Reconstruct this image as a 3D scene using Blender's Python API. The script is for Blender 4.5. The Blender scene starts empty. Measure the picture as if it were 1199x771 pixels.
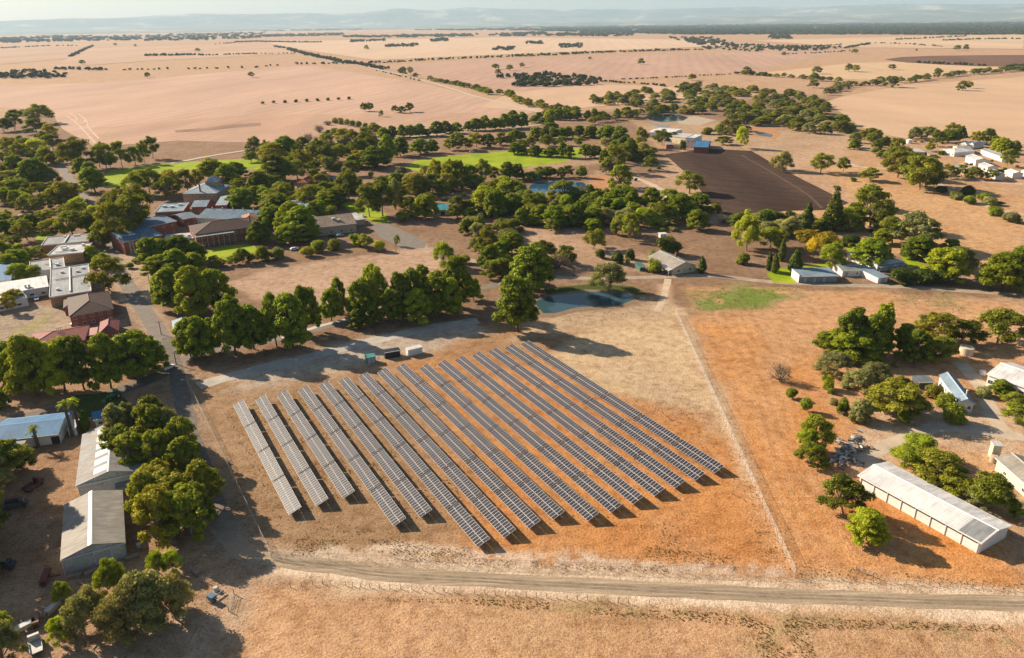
import bpy, bmesh, math, random
import numpy as np
from mathutils import Vector, Matrix

random.seed(7)
NPR = np.random.RandomState(11)
scene = bpy.context.scene
COL = scene.collection

# ------------------------------------------------------------------ camera, sky, sun, exposure
H = 110.0                      # drone height in metres
F, PITCH, ROLL = 870.0, 0.391157, -0.012639
CX, CY = 599.5, 385.5
cam_data = bpy.data.cameras.new("camera")
cam = bpy.data.objects.new("camera", cam_data)
COL.objects.link(cam)
cam_data.sensor_width = 36.0
cam_data.lens = F / 1199.0 * 36.0
cam_data.clip_start = 1.0
cam_data.clip_end = 200000.0
Rx = Matrix.Rotation(math.pi / 2 - PITCH, 4, 'X')
cam.matrix_world = Matrix.Translation((0, 0, H)) @ Rx @ Matrix.Rotation(ROLL, 4, 'Z')
scene.camera = cam

SUN_V = Vector((-1.673687, 1.006794, 1.0)).normalized()
SUN_EL = math.asin(SUN_V.z)
SUN_AZ = math.atan2(SUN_V.x, SUN_V.y)
world = bpy.data.worlds.new("World")
scene.world = world
world.use_nodes = True
wn = world.node_tree
sky = wn.nodes.new("ShaderNodeTexSky")
sky.sky_type = 'NISHITA'
sky.sun_disc = False
sky.sun_elevation = SUN_EL
sky.sun_rotation = SUN_AZ
sky.altitude = 150
sky.air_density = 1.3
sky.dust_density = 1.4
sky.ozone_density = 2.0
bg = wn.nodes["Background"]
bg.inputs[1].default_value = 0.05
wn.links.new(sky.outputs[0], bg.inputs[0])

sun_data = bpy.data.lights.new("sun", 'SUN')
sun_data.energy = 5.0
sun_data.angle = math.radians(0.5)
sun_data.color = (1.0, 0.84, 0.64)
sun = bpy.data.objects.new("sun", sun_data)
COL.objects.link(sun)
sun.location = (0, 0, 300)
sun.rotation_euler = (-SUN_V).to_track_quat('-Z', 'Y').to_euler()

scene.view_settings.view_transform = 'Standard'
scene.view_settings.look = 'None'
scene.view_settings.exposure = 1.04
scene.view_settings.gamma = 1.0
scene.view_settings.use_curve_mapping = False
scene.render.engine = 'CYCLES'
scene.cycles.use_denoising = True
scene.cycles.max_bounces = 6
scene.cycles.diffuse_bounces = 2
scene.cycles.glossy_bounces = 3
scene.cycles.transparent_max_bounces = 12
scene.cycles.volume_bounces = 1
scene.cycles.caustics_reflective = False
scene.cycles.caustics_refractive = False

# ------------------------------------------------------------------ measuring: photo pixel -> point on a level plane
_cp, _sp = math.cos(PITCH), math.sin(PITCH)
_cr, _sr = math.cos(ROLL), math.sin(ROLL)
def G(px, py, z=0.0):
    X, Y = px - CX, py - CY
    X, Y = _cr * X + _sr * Y, -_sr * X + _cr * Y
    dx, dy, dz = X, F * _cp - Y * _sp, -F * _sp - Y * _cp
    dz = min(dz, -0.9)
    t = (z - H) / dz
    return (dx * t, dy * t)
def P(x, y, z):
    zz = z - H
    d = y * _cp - zz * _sp
    u = y * _sp + zz * _cp
    X, Y = F * x / d, -F * u / d
    return (CX + _cr * X - _sr * Y, CY + _sr * X + _cr * Y, d)

# ------------------------------------------------------------------ small helpers
def tag(o, label=None, cat=None, group=None, kind=None):
    if label: o['label'] = label
    if cat: o['category'] = cat
    if group: o['group'] = group
    if kind: o['kind'] = kind
    return o
def empty(name, loc=(0, 0, 0), rz=0.0, label=None, cat=None, group=None):
    o = bpy.data.objects.new(name, None)
    o.empty_display_size = 0.5
    COL.objects.link(o)
    o.location = loc
    o.rotation_euler = (0, 0, rz)
    return tag(o, label, cat, group)
class MB:
    def __init__(s):
        s.v, s.f, s.m = [], [], []
    def add(s, verts, faces, mi=0):
        b = len(s.v)
        s.v += [tuple(v) for v in verts]
        s.f += [tuple(b + i for i in f) for f in faces]
        s.m += [mi] * len(faces)
    def box(s, x0, y0, z0, x1, y1, z1, mi=0):
        s.add([(x0,y0,z0),(x1,y0,z0),(x1,y1,z0),(x0,y1,z0),(x0,y0,z1),(x1,y0,z1),(x1,y1,z1),(x0,y1,z1)],
              [(0,3,2,1),(4,5,6,7),(0,1,5,4),(1,2,6,5),(2,3,7,6),(3,0,4,7)], mi)
    def slab(s, top, t, mi=0):
        """a plate: TOP is a polygon of points, T its thickness straight down"""
        n = len(top)
        v = [tuple(p) for p in top] + [(p[0], p[1], p[2] - t) for p in top]
        f = [tuple(range(n)), tuple(range(2 * n - 1, n - 1, -1))]
        f += [(i, i + n, (i + 1) % n + n, (i + 1) % n) for i in range(n)]
        s.add(v, f, mi)
    def cyl(s, p0, p1, r0, r1, n=8, mi=0, cap=True):
        p0, p1 = Vector(p0), Vector(p1)
        q = (p1 - p0).to_track_quat('Z', 'Y')
        v = []
        for p, r in ((p0, r0), (p1, r1)):
            for k in range(n):
                a = 2 * math.pi * k / n
                v.append(p + q @ Vector((r * math.cos(a), r * math.sin(a), 0)))
        f = [(k, (k + 1) % n, (k + 1) % n + n, k + n) for k in range(n)]
        if cap:
            f += [tuple(range(n - 1, -1, -1)), tuple(range(n, 2 * n))]
        s.add(v, f, mi)
    def build(s, name, mats, parent=None, loc=None, smooth=False):
        me = bpy.data.meshes.new(name)
        me.from_pydata(s.v, [], s.f)
        mats = mats if isinstance(mats, (list, tuple)) else [mats]
        for m in mats: me.materials.append(m)
        if len(mats) > 1:
            me.polygons.foreach_set("material_index", s.m)
        if smooth:
            me.polygons.foreach_set("use_smooth", [True] * len(s.f))
        me.update()
        o = bpy.data.objects.new(name, me)
        COL.objects.link(o)
        if parent: o.parent = parent
        if loc: o.location = loc
        return o
def child(name, me, parent, loc=(0,0,0), rz=0.0, scale=(1,1,1)):
    o = bpy.data.objects.new(name, me)
    o.parent = parent
    o.location = loc
    o.rotation_euler = (0, 0, rz)
    o.scale = scale
    COL.objects.link(o)
    return o

# ------------------------------------------------------------------ materials
def new_mat(name):
    m = bpy.data.materials.new(name)
    m.use_nodes = True
    nt = m.node_tree
    b = nt.nodes["Principled BSDF"]
    b.inputs["Specular IOR Level"].default_value = 0.25
    return m, nt, b
def node(nt, typ, **kw):
    n = nt.nodes.new(typ)
    for k, v in kw.items():
        if hasattr(n, k): setattr(n, k, v)
        else: n.inputs[k].default_value = v
    return n
def ramp(nt, fac, stops):
    r = nt.nodes.new("ShaderNodeValToRGB")
    els = r.color_ramp.elements
    while len(els) < len(stops): els.new(0.5)
    for e, (p, c) in zip(els, stops):
        e.position = p
        e.color = (*c, 1) if len(c) == 3 else c
    nt.links.new(fac, r.inputs[0])
    return r.outputs[0]
def gray(v): return (v, v, v)
def noise(nt, co, scale, detail=4.0, rough=0.6, out=0):
    n = nt.nodes.new("ShaderNodeTexNoise")
    n.inputs["Scale"].default_value = scale
    n.inputs["Detail"].default_value = detail
    n.inputs["Roughness"].default_value = rough
    if co: nt.links.new(co, n.inputs["Vector"])
    return n.outputs[out]
def mix(nt, mode, fac, a, b):
    m = nt.nodes.new("ShaderNodeMix")
    m.data_type = 'RGBA'
    m.blend_type = mode
    for s, v in ((m.inputs[0], fac), (m.inputs[6], a), (m.inputs[7], b)):
        if isinstance(v, bpy.types.NodeSocket): nt.links.new(v, s)
        elif isinstance(v, (int, float)): s.default_value = v
        else: s.default_value = (*v, 1)
    return m.outputs[2]
def coords(nt, which="Object"):
    return nt.nodes.new("ShaderNodeTexCoord").outputs[which]
def mapped(nt, co, rot=0.0, scale=(1, 1, 1), loc=(0, 0, 0)):
    m = nt.nodes.new("ShaderNodeMapping")
    m.inputs["Rotation"].default_value = (0, 0, rot)
    m.inputs["Scale"].default_value = scale
    m.inputs["Location"].default_value = loc
    nt.links.new(co, m.inputs[0])
    return m.outputs[0]
_mats = {}
def plain(key, color, rough=0.7, var=0.25, scale=1.5, metal=0.0, spec=0.3):
    """a worn painted or natural surface: base colour broken up by noise"""
    if key in _mats: return _mats[key]
    m, nt, b = new_mat(key)
    co = coords(nt)
    n = noise(nt, co, scale, 5, 0.65)
    c = mix(nt, 'MULTIPLY', 1.0, color, ramp(nt, n, [(0.3, gray(1 - var)), (0.7, gray(1 + var * 0.4))]))
    nt.links.new(c, b.inputs["Base Color"])
    b.inputs["Roughness"].default_value = rough
    b.inputs["Metallic"].default_value = metal
    b.inputs["Specular IOR Level"].default_value = spec
    _mats[key] = m
    return m
def metal_roof(key, color, axis='Y', rust=0.0, pitch=0.35, rough=0.68, sheets=True):
    """ribbed sheet metal: ribs running along AXIS, sheet-to-sheet tone changes, streaks and some rust"""
    key = key + axis
    if key in _mats: return _mats[key]
    m, nt, b = new_mat(key)
    co = coords(nt)
    along = (1, 0.06, 1) if axis == 'Y' else (0.06, 1, 1)
    streak = noise(nt, mapped(nt, co, 0, along), 1.3, 4, 0.6)
    c = mix(nt, 'MULTIPLY', 1.0, color, ramp(nt, streak, [(0.3, gray(0.72)), (0.7, gray(1.12))]))
    big = noise(nt, co, 0.22, 3, 0.5)
    c = mix(nt, 'MULTIPLY', 1.0, c, ramp(nt, big, [(0.35, gray(0.82)), (0.65, gray(1.08))]))
    if sheets:
        br = nt.nodes.new("ShaderNodeTexBrick")
        nt.links.new(mapped(nt, co, math.pi / 2 if axis == 'Y' else 0), br.inputs["Vector"])
        br.inputs["Color1"].default_value = (1, 1, 1, 1)
        br.inputs["Color2"].default_value = (0.86, 0.86, 0.87, 1)
        br.inputs["Mortar"].default_value = (0.74, 0.73, 0.72, 1)
        br.inputs["Scale"].default_value = 1.0
        br.inputs["Mortar Size"].default_value = 0.035
        br.inputs["Brick Width"].default_value = 6.2
        br.inputs["Row Height"].default_value = 0.78
        c = mix(nt, 'MULTIPLY', 0.85, c, br.outputs["Color"])
    if rust > 0:
        rn = noise(nt, mapped(nt, co, 0, along, (3.1, 9.7, 0)), 0.55, 6, 0.75)
        c = mix(nt, 'MIX', ramp(nt, rn, [(0.62 - rust * 0.25, gray(0)), (0.74, gray(0.85))]), c, (0.26, 0.13, 0.06))
    nt.links.new(c, b.inputs["Base Color"])
    w = nt.nodes.new("ShaderNodeTexWave")
    w.bands_direction = 'X' if axis == 'Y' else 'Y'
    w.inputs["Scale"].default_value = 0.314 / pitch
    nt.links.new(co, w.inputs["Vector"])
    bp = nt.nodes.new("ShaderNodeBump")
    bp.inputs["Strength"].default_value = 0.5
    bp.inputs["Distance"].default_value = 0.05
    nt.links.new(w.outputs["Fac"], bp.inputs["Height"])
    nt.links.new(bp.outputs[0], b.inputs["Normal"])
    b.inputs["Roughness"].default_value = rough
    b.inputs["Specular IOR Level"].default_value = 0.22
    _mats[key] = m
    return m
def tile_roof(key, color):
    if key in _mats: return _mats[key]
    m, nt, b = new_mat(key)
    co = coords(nt)
    br = nt.nodes.new("ShaderNodeTexBrick")
    nt.links.new(co, br.inputs["Vector"])
    br.inputs["Color1"].default_value = (*color, 1)
    br.inputs["Color2"].default_value = (*[x * 0.72 for x in color], 1)
    br.inputs["Mortar"].default_value = (*[x * 0.45 for x in color], 1)
    br.inputs["Scale"].default_value = 1.0
    br.inputs["Mortar Size"].default_value = 0.03
    br.inputs["Brick Width"].default_value = 0.4
    br.inputs["Row Height"].default_value = 0.36
    n = noise(nt, co, 0.7, 5, 0.7)
    c = mix(nt, 'MULTIPLY', 1.0, br.outputs["Color"], ramp(nt, n, [(0.3, gray(0.7)), (0.7, gray(1.25))]))
    nt.links.new(c, b.inputs["Base Color"])
    b.inputs["Roughness"].default_value = 0.75
    _mats[key] = m
    return m
def brick_wall(key, c1, c2, mortar):
    if key in _mats: return _mats[key]
    m, nt, b = new_mat(key)
    co = coords(nt)
    br = nt.nodes.new("ShaderNodeTexBrick")
    mp = nt.nodes.new("ShaderNodeMapping")
    mp.inputs["Rotation"].default_value = (math.pi / 2, 0, 0)
    nt.links.new(co, mp.inputs[0])
    nt.links.new(mp.outputs[0], br.inputs["Vector"])
    br.inputs["Color1"].default_value = (*c1, 1)
    br.inputs["Color2"].default_value = (*c2, 1)
    br.inputs["Mortar"].default_value = (*mortar, 1)
    br.inputs["Scale"].default_value = 1.0
    br.inputs["Mortar Size"].default_value = 0.012
    br.inputs["Brick Width"].default_value = 0.45
    br.inputs["Row Height"].default_value = 0.16
    n = noise(nt, co, 0.6, 5, 0.7)
    c = mix(nt, 'MULTIPLY', 1.0, br.outputs["Color"], ramp(nt, n, [(0.3, gray(0.75)), (0.7, gray(1.15))]))
    nt.links.new(c, b.inputs["Base Color"])
    b.inputs["Roughness"].default_value = 0.85
    _mats[key] = m
    return m
def glass_mat():
    if 'window glass' in _mats: return _mats['window glass']
    m, nt, b = new_mat('window glass')
    b.inputs["Base Color"].default_value = (0.03, 0.04, 0.05, 1)
    b.inputs["Roughness"].default_value = 0.08
    b.inputs["Specular IOR Level"].default_value = 0.6
    _mats['window glass'] = m
    return m
def leaf_mat(key, dark, light, warm=(0.12, 0.10, 0.03), trans=0.22, gloss=0.05):
    if key in _mats: return _mats[key]
    m, nt, b = new_mat(key)
    nt.nodes.remove(b)
    out = nt.nodes["Material Output"]
    oi = nt.nodes.new("ShaderNodeObjectInfo")
    geo = nt.nodes.new("ShaderNodeNewGeometry")
    co = coords(nt, "Object")
    # leaf-to-leaf and clump-to-clump colour of the foliage itself
    n = noise(nt, geo.outputs["Position"], 0.55, 4, 0.7)
    c = ramp(nt, n, [(0.32, dark), (0.68, light)])
    wn_ = nt.nodes.new("ShaderNodeTexWhiteNoise")
    wn_.noise_dimensions = '1D'
    nt.links.new(oi.outputs["Random"], wn_.inputs["W"])
    c = mix(nt, 'MIX', ramp(nt, wn_.outputs["Value"], [(0.5, gray(0)), (1.0, gray(0.6))]), c, warm)
    c = mix(nt, 'MULTIPLY', 1.0, c, ramp(nt, oi.outputs["Random"], [(0.0, gray(0.62)), (1.0, gray(1.38))]))
    d = nt.nodes.new("ShaderNodeBsdfDiffuse")
    t = nt.nodes.new("ShaderNodeBsdfTranslucent")
    g = nt.nodes.new("ShaderNodeBsdfGlossy")
    g.inputs["Roughness"].default_value = 0.6
    g.inputs["Color"].default_value = (0.72, 0.78, 0.26, 1)
    nt.links.new(c, d.inputs[0])
    tc = mix(nt, 'MULTIPLY', 1.0, c, (1.9, 1.7, 0.5))
    nt.links.new(tc, t.inputs[0])
    ms = nt.nodes.new("ShaderNodeMixShader")
    ms.inputs[0].default_value = trans
    nt.links.new(d.outputs[0], ms.inputs[1]); nt.links.new(t.outputs[0], ms.inputs[2])
    m2 = nt.nodes.new("ShaderNodeMixShader")
    m2.inputs[0].default_value = gloss
    nt.links.new(ms.outputs[0], m2.inputs[1]); nt.links.new(g.outputs[0], m2.inputs[2])
    nt.links.new(m2.outputs[0], out.inputs[0])
    _mats[key] = m
    return m
# ------------------------------------------------------------------ ground: one sheet to the horizon
_tab = np.random.RandomState(5).rand(256, 256)
def vnoise(x, y, size, seed=0):
    u, v = x / size + seed * 17.31, y / size + seed * 9.77
    i, j = np.floor(u).astype(int), np.floor(v).astype(int)
    fu, fv = u - i, v - j
    fu, fv = fu * fu * (3 - 2 * fu), fv * fv * (3 - 2 * fv)
    g = lambda a, b: _tab[(i + a) % 256, (j + b) % 256]
    return (g(0,0)*(1-fu)+g(1,0)*fu)*(1-fv) + (g(0,1)*(1-fu)+g(1,1)*fu)*fv
def fbm(x, y, size, seed=0, octv=4):
    s, a, t = 0, 1.0, 0
    for k in range(octv):
        s = s + a * vnoise(x, y, size / 2 ** k, seed + k); t += a; a *= 0.55
    return s / t
def px_poly(pts, z=0.0):
    return np.array([G(x, y, z) for x, y in pts])
def poly_sd(X, Y, poly):
    """signed distance to a polygon, negative inside"""
    d = np.full(X.shape, 1e9); ins = np.zeros(X.shape, bool)
    n = len(poly)
    for k in range(n):
        ax, ay = poly[k]; bx, by = poly[(k + 1) % n]
        ex, ey = bx - ax, by - ay
        t = np.clip(((X - ax) * ex + (Y - ay) * ey) / (ex * ex + ey * ey + 1e-9), 0, 1)
        d = np.minimum(d, np.hypot(X - ax - t * ex, Y - ay - t * ey))
        c = ((ay > Y) != (by > Y))
        xi = (bx - ax) * (Y - ay) / (by - ay + 1e-12) + ax
        ins ^= c & (X < xi)
    return np.where(ins, -d, d)
def line_d(X, Y, pts):
    d = np.full(X.shape, 1e9)
    for (ax, ay), (bx, by) in zip(pts[:-1], pts[1:]):
        ex, ey = bx - ax, by - ay
        t = np.clip(((X - ax) * ex + (Y - ay) * ey) / (ex * ex + ey * ey + 1e-9), 0, 1)
        d = np.minimum(d, np.hypot(X - ax - t * ex, Y - ay - t * ey))
    return d
xs = np.concatenate([-np.geomspace(60000, 331, 60), np.arange(-330, 331, 1.0), np.geomspace(331, 60000, 60)[0:]])
ys = np.concatenate([-np.geomspace(20000, 70, 30), np.arange(-60, 92, 8.0), np.arange(92, 420, 1.0), np.arange(420, 760, 2.0), np.geomspace(762, 70000, 70)])
GX, GY = np.meshgrid(xs, ys)
WX = GX + (fbm(GX, GY, 14, 1) - 0.5) * 9
WY = GY + (fbm(GX, GY, 14, 21) - 0.5) * 9
soil = np.zeros(GX.shape + (3,))
TAN = np.array((0.47, 0.300, 0.175)); PALE = np.array((0.57, 0.435, 0.30)); ORANGE = np.array((0.46, 0.205, 0.072))
LITTER = np.array((0.30, 0.185, 0.105)); GRAVEL = np.array((0.44, 0.37, 0.30)); DRYGREEN = np.array((0.25, 0.22, 0.085))
GREEN = np.array((0.10, 0.15, 0.02)); BROWN = np.array((0.36, 0.22, 0.12))
soil[:] = np.array((0.47, 0.31, 0.195))
stripe = np.zeros(GX.shape); tuft = np.zeros(GX.shape)
def sstep(d, soft): return 1 / (1 + np.exp(np.clip(d / max(soft, 1e-3) * 3, -50, 50)))
def paint(pts, color, soft=2.0, k=1.0, chan=None, patchy=None):
    poly = px_poly(pts)
    x0, y0 = poly.min(0) - soft * 4 - 8; x1, y1 = poly.max(0) + soft * 4 + 8
    ii = np.where((ys >= y0) & (ys <= y1))[0]; jj = np.where((xs >= x0) & (xs <= x1))[0]
    if len(ii) == 0 or len(jj) == 0: return
    s = np.s_[ii[0]:ii[-1] + 1, jj[0]:jj[-1] + 1]
    w = sstep(poly_sd(WX[s], WY[s], poly), soft) * k
    if patchy:
        n = fbm(GX[s], GY[s], patchy[0], patchy[2] if len(patchy) > 2 else 3)
        w = w * np.clip((n - patchy[1]) * 7 + 0.5, 0, 1)
    if chan is not None: chan[s] = chan[s] * (1 - w) + color * w
    else: soil[s] = soil[s] * (1 - w[..., None]) + np.array(color) * w[..., None]
def paint_line(pts, width, color, soft=1.0, k=1.0, warp=True):
    p = px_poly(pts)
    x0, y0 = p.min(0) - width - soft * 4 - 8; x1, y1 = p.max(0) + width + soft * 4 + 8
    ii = np.where((ys >= y0) & (ys <= y1))[0]; jj = np.where((xs >= x0) & (xs <= x1))[0]
    if len(ii) == 0 or len(jj) == 0: return
    s = np.s_[ii[0]:ii[-1] + 1, jj[0]:jj[-1] + 1]
    a, b = (GX[s] + (WX[s] - GX[s]) * 0.25, GY[s] + (WY[s] - GY[s]) * 0.25) if warp else (GX[s], GY[s])
    w = sstep(line_d(a, b, p) - width / 2, soft) * k
    soil[s] = soil[s] * (1 - w[..., None]) + np.array(color) * w[..., None]
# wooded town and creek ground, darker litter with the trees' shade painted into its tone
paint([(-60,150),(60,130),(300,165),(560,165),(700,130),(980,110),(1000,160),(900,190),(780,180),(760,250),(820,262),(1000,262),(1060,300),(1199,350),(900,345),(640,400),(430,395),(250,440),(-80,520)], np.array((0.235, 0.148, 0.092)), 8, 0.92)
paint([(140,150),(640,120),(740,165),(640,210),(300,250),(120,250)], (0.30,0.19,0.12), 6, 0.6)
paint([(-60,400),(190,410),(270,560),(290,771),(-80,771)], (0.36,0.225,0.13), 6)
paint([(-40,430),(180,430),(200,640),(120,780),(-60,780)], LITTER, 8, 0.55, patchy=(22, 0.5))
# school paddock behind the pine row
paint([(265,330),(300,318),(420,300),(500,285),(530,305),(480,345),(400,360),(300,352)], np.array((0.45, 0.31, 0.215)), 3)
paint([(120,250),(200,310),(190,350),(140,350),(110,290)], PALE * 0.9, 4, 0.7)
paint([(0,345),(140,372),(150,395),(0,420)], (0.40,0.33,0.25), 4, 0.8)
paint([(20,385),(62,366),(66,380),(30,392)], (0.35,0.31,0.14), 2, 0.8)
# right paddocks
paint([(880,250),(1040,235),(1199,215),(1199,330),(1060,300)], (0.53,0.335,0.175), 5)
paint([(960,190),(1199,235),(1199,330),(1100,300),(1000,235)], (0.53,0.325,0.165), 4)
paint([(805,335),(1000,340),(1199,360),(1199,560),(1199,700),(935,680),(860,520)], (0.525,0.305,0.155), 4)
paint([(930,430),(960,420),(1000,640),(1180,650),(1199,690),(945,665),(880,560)], (0.545,0.25,0.085), 9)
paint([(800,372),(900,380),(900,460),(940,560),(920,650),(850,500)], (0.55,0.27,0.10), 7, 0.85)
paint([(1000,545),(1160,640),(1120,660),(985,600)], (0.56,0.24,0.07), 4)
paint([(1040,470),(1199,480),(1199,545),(1090,520),(1010,560),(990,520)], (0.56,0.42,0.29), 3, 0.85)
paint([(810,338),(880,330),(945,345),(880,366),(812,364)], DRYGREEN, 4, 0.95, patchy=(9, 0.38))
paint([(812,352),(870,338),(925,340),(900,356),(830,366)], GREEN * 1.5, 3, 0.95, patchy=(6, 0.44, 8))
paint([(1030,342),(1110,340),(1140,368),(1060,360)], (0.30,0.24,0.11), 4, 0.7, patchy=(8, 0.5, 9))
paint([(900,330),(990,332),(1000,345),(905,345)], DRYGREEN, 3, 0.6, patchy=(9, 0.5, 6))
# solar field: brown and grassy on the west, orange on the east
paint([(215,450),(400,430),(560,385),(640,375),(795,365),(935,675),(330,655),(250,560)], (0.37,0.225,0.12), 4)
paint([(215,450),(420,440),(560,640),(330,655),(245,580)], (0.315,0.205,0.115), 8, 0.85)
paint([(620,430),(720,460),(880,520),(932,672),(560,655),(540,600)], (0.535,0.245,0.085), 10)
paint([(480,425),(640,410),(870,560),(760,610),(600,640)], (0.51,0.245,0.09), 8, 0.8)
paint([(640,420),(690,384),(785,362),(822,440),(852,490),(800,480),(720,462),(670,440)], (0.56,0.415,0.255), 3)
paint([(640,372),(780,352),(790,366),(690,386),(600,400)], (0.50,0.38,0.25), 3, 0.8)
paint([(690,420),(770,430),(800,470),(735,460)], PALE, 3, 0.55, patchy=(9, 0.5, 4))
paint([(800,470),(850,480),(900,580),(920,640),(860,560)], (0.52,0.36,0.22), 5, 0.55, patchy=(7, 0.5, 5))
# gravel pad and service track along the north edge
paint([(258,444),(330,421),(455,387),(555,376),(580,390),(500,412),(400,424),(320,447)], GRAVEL, 2.2, 0.95)
paint([(258,460),(330,428),(420,410),(440,425),(330,452)], (0.50,0.44,0.36), 4, 0.6)
# road reserve: pale verges either side of the made road
paint([(318,652),(420,656),(700,666),(935,684),(1260,698),(1260,726),(935,713),(700,703),(420,690),(318,676)], (0.585,0.435,0.29), 1.2)
paint([(330,640),(560,645),(800,656),(930,664),(930,674),(700,665),(330,651)], (0.62,0.50,0.385), 1.8, 0.9, patchy=(3.2, 0.42, 12))
paint([(-60,700),(150,655),(250,620),(330,655),(330,690),(260,720),(240,790),(-60,790)], (0.42,0.28,0.175), 5, 0.8)
paint([(150,735),(260,690),(330,655),(340,680),(250,790),(100,790)], (0.47,0.335,0.225), 4, 0.8)
paint_line([(330,664),(393,671),(443,680),(586,689),(743,699),(886,706.5),(1044,715),(1199,722),(1300,727)], 4.2, (0.70,0.56,0.42), 1.0, 0.95)
paint_line([(330,652),(393,656),(443,662),(586,671),(743,680),(886,687),(1044,693),(1199,698),(1300,702)], 4.6, (0.62,0.49,0.36), 1.2, 0.9)
# front paddock
paint([(300,690),(420,695),(700,708),(940,718),(1290,732),(1290,900),(230,900)], (0.52,0.315,0.175), 3)
paint([(600,712),(1199,730),(1199,800),(560,800)], (0.50,0.33,0.18), 14, 0.6, patchy=(28, 0.5, 2))
paint([(560,703),(800,712),(1199,732),(1199,742),(800,726),(560,710)], (0.30,0.235,0.11), 2, 0.75, patchy=(3.5, 0.5, 7))
paint([(860,715),(940,725),(950,790),(900,790)], (0.33,0.25,0.12), 7, 0.7, patchy=(7, 0.5, 2))
for k in range(5):
    paint_line([(430 + 40 * k, 720 - 2 * k), (520 + 60 * k, 800)], 0.7, (0.44,0.25,0.115), 0.5, 0.5)
paint_line([(197,395),(204,425),(213,465),(224,510),(240,560),(258,606),(276,636),(300,655)], 9, (0.30,0.225,0.165), 2.5, 0.8)
paint_line([(205,428),(185,440),(140,458),(60,482),(-20,500)], 10, (0.30,0.22,0.16), 2.5, 0.7)
paint_line([(60,180),(78,205),(98,232),(112,262),(128,296),(147,330),(163,355),(183,385),(198,412)], 12, (0.42,0.31,0.225), 2.5, 0.7)
# wheel tracks in the east paddock
for k in range(9):
    o = k * 6
    paint_line([(838 + o, 366), (868 + o, 430), (893 + o, 500), (918 + o * 1.3, 590), (940 + o * 1.5, 640)], 0.9, (0.44,0.22,0.09) if k % 2 else (0.57,0.36,0.19), 0.5, 0.45)
paint_line([(796,362),(812,410),(842,470),(880,560)], 5, (0.56,0.42,0.28), 2, 0.7)
paint_line([(815,362),(842,420),(852,450),(900,445),(1010,400)], 1.5, (0.45,0.24,0.11), 0.8, 0.5)
paint_line([(600,360),(690,345),(775,352),(780,335)], 6, (0.55,0.38,0.235), 2, 0.8)
for k in range(7):
    paint_line([(0 + 9*k, 705 + 3*k), (30 + 9*k, 690 + 2*k), (70 + 6*k, 705 + 5*k)], 0.8, (0.48,0.31,0.185), 0.5, 0.5)
# bare beds beside the ponds and in the garden reserve
paint([(700,200),(790,205),(800,240),(740,262),(650,300),(600,262),(650,250)], (0.43,0.285,0.195), 4, 0.8)
paint([(560,262),(700,285),(790,305),(760,320),(640,318),(560,300)], (0.44,0.30,0.20), 4, 0.75)
paint([(690,205),(714,208),(728,228),(700,226)], ORANGE, 2)
paint([(480,205),(600,205),(590,240),(500,245)], (0.27,0.17,0.105), 4)
paint([(600,170),(720,170),(720,190),(620,200)], (0.44,0.30,0.195), 4, 0.7)
paint([(740,140),(990,150),(1020,190),(900,200),(770,175)], (0.48,0.335,0.215), 6, 0.8)
paint([(985,175),(1199,190),(1199,240),(1040,215)], (0.49,0.30,0.16), 5, 0.8)
tuft0 = fbm(GX, GY, 9, 31)
paint([(215,450),(640,400),(860,560),(560,650),(250,600)], 0.75, 6, chan=tuft)
paint([(330,640),(930,662),(930,676),(330,655)], 0.8, 3, chan=tuft)
paint([(540,700),(1199,728),(1199,750),(860,735),(560,712)], 0.85, 3, chan=tuft)
stripe[:] = 0.25
paint([(640,420),(690,384),(785,362),(822,440),(852,490),(720,462)], 1.0, 3, chan=stripe)
paint([(300,690),(1290,732),(1290,900),(230,900)], 0.45, 3, chan=stripe)

def grid_mesh(name, X, Y, Z):
    ny, nx = X.shape
    me = bpy.data.meshes.new(name)
    idx = np.arange(ny * nx).reshape(ny, nx)
    q = np.stack([idx[:-1,:-1], idx[:-1,1:], idx[1:,1:], idx[1:,:-1]], -1).reshape(-1)
    n = len(q) // 4
    me.vertices.add(ny * nx); me.loops.add(len(q)); me.polygons.add(n)
    me.vertices.foreach_set("co", np.stack([X, Y, Z], -1).reshape(-1).astype(np.float32))
    me.loops.foreach_set("vertex_index", q.astype(np.int32))
    me.polygons.foreach_set("loop_start", (np.arange(n) * 4).astype(np.int32))
    me.polygons.foreach_set("use_smooth", np.ones(n, bool))
    me.update(); me.validate()
    return me
soil[..., 0] *= 0.95; soil[..., 1] *= 0.93; soil[..., 2] *= 0.92
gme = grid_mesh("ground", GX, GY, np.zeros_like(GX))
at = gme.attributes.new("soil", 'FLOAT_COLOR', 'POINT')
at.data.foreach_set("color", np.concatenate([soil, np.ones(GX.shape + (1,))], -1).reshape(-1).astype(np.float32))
for nm, ar in (("stripe", stripe), ("tuft", tuft)):
    a_ = gme.attributes.new(nm, 'FLOAT', 'POINT')
    a_.data.foreach_set("value", ar.reshape(-1).astype(np.float32))

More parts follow.
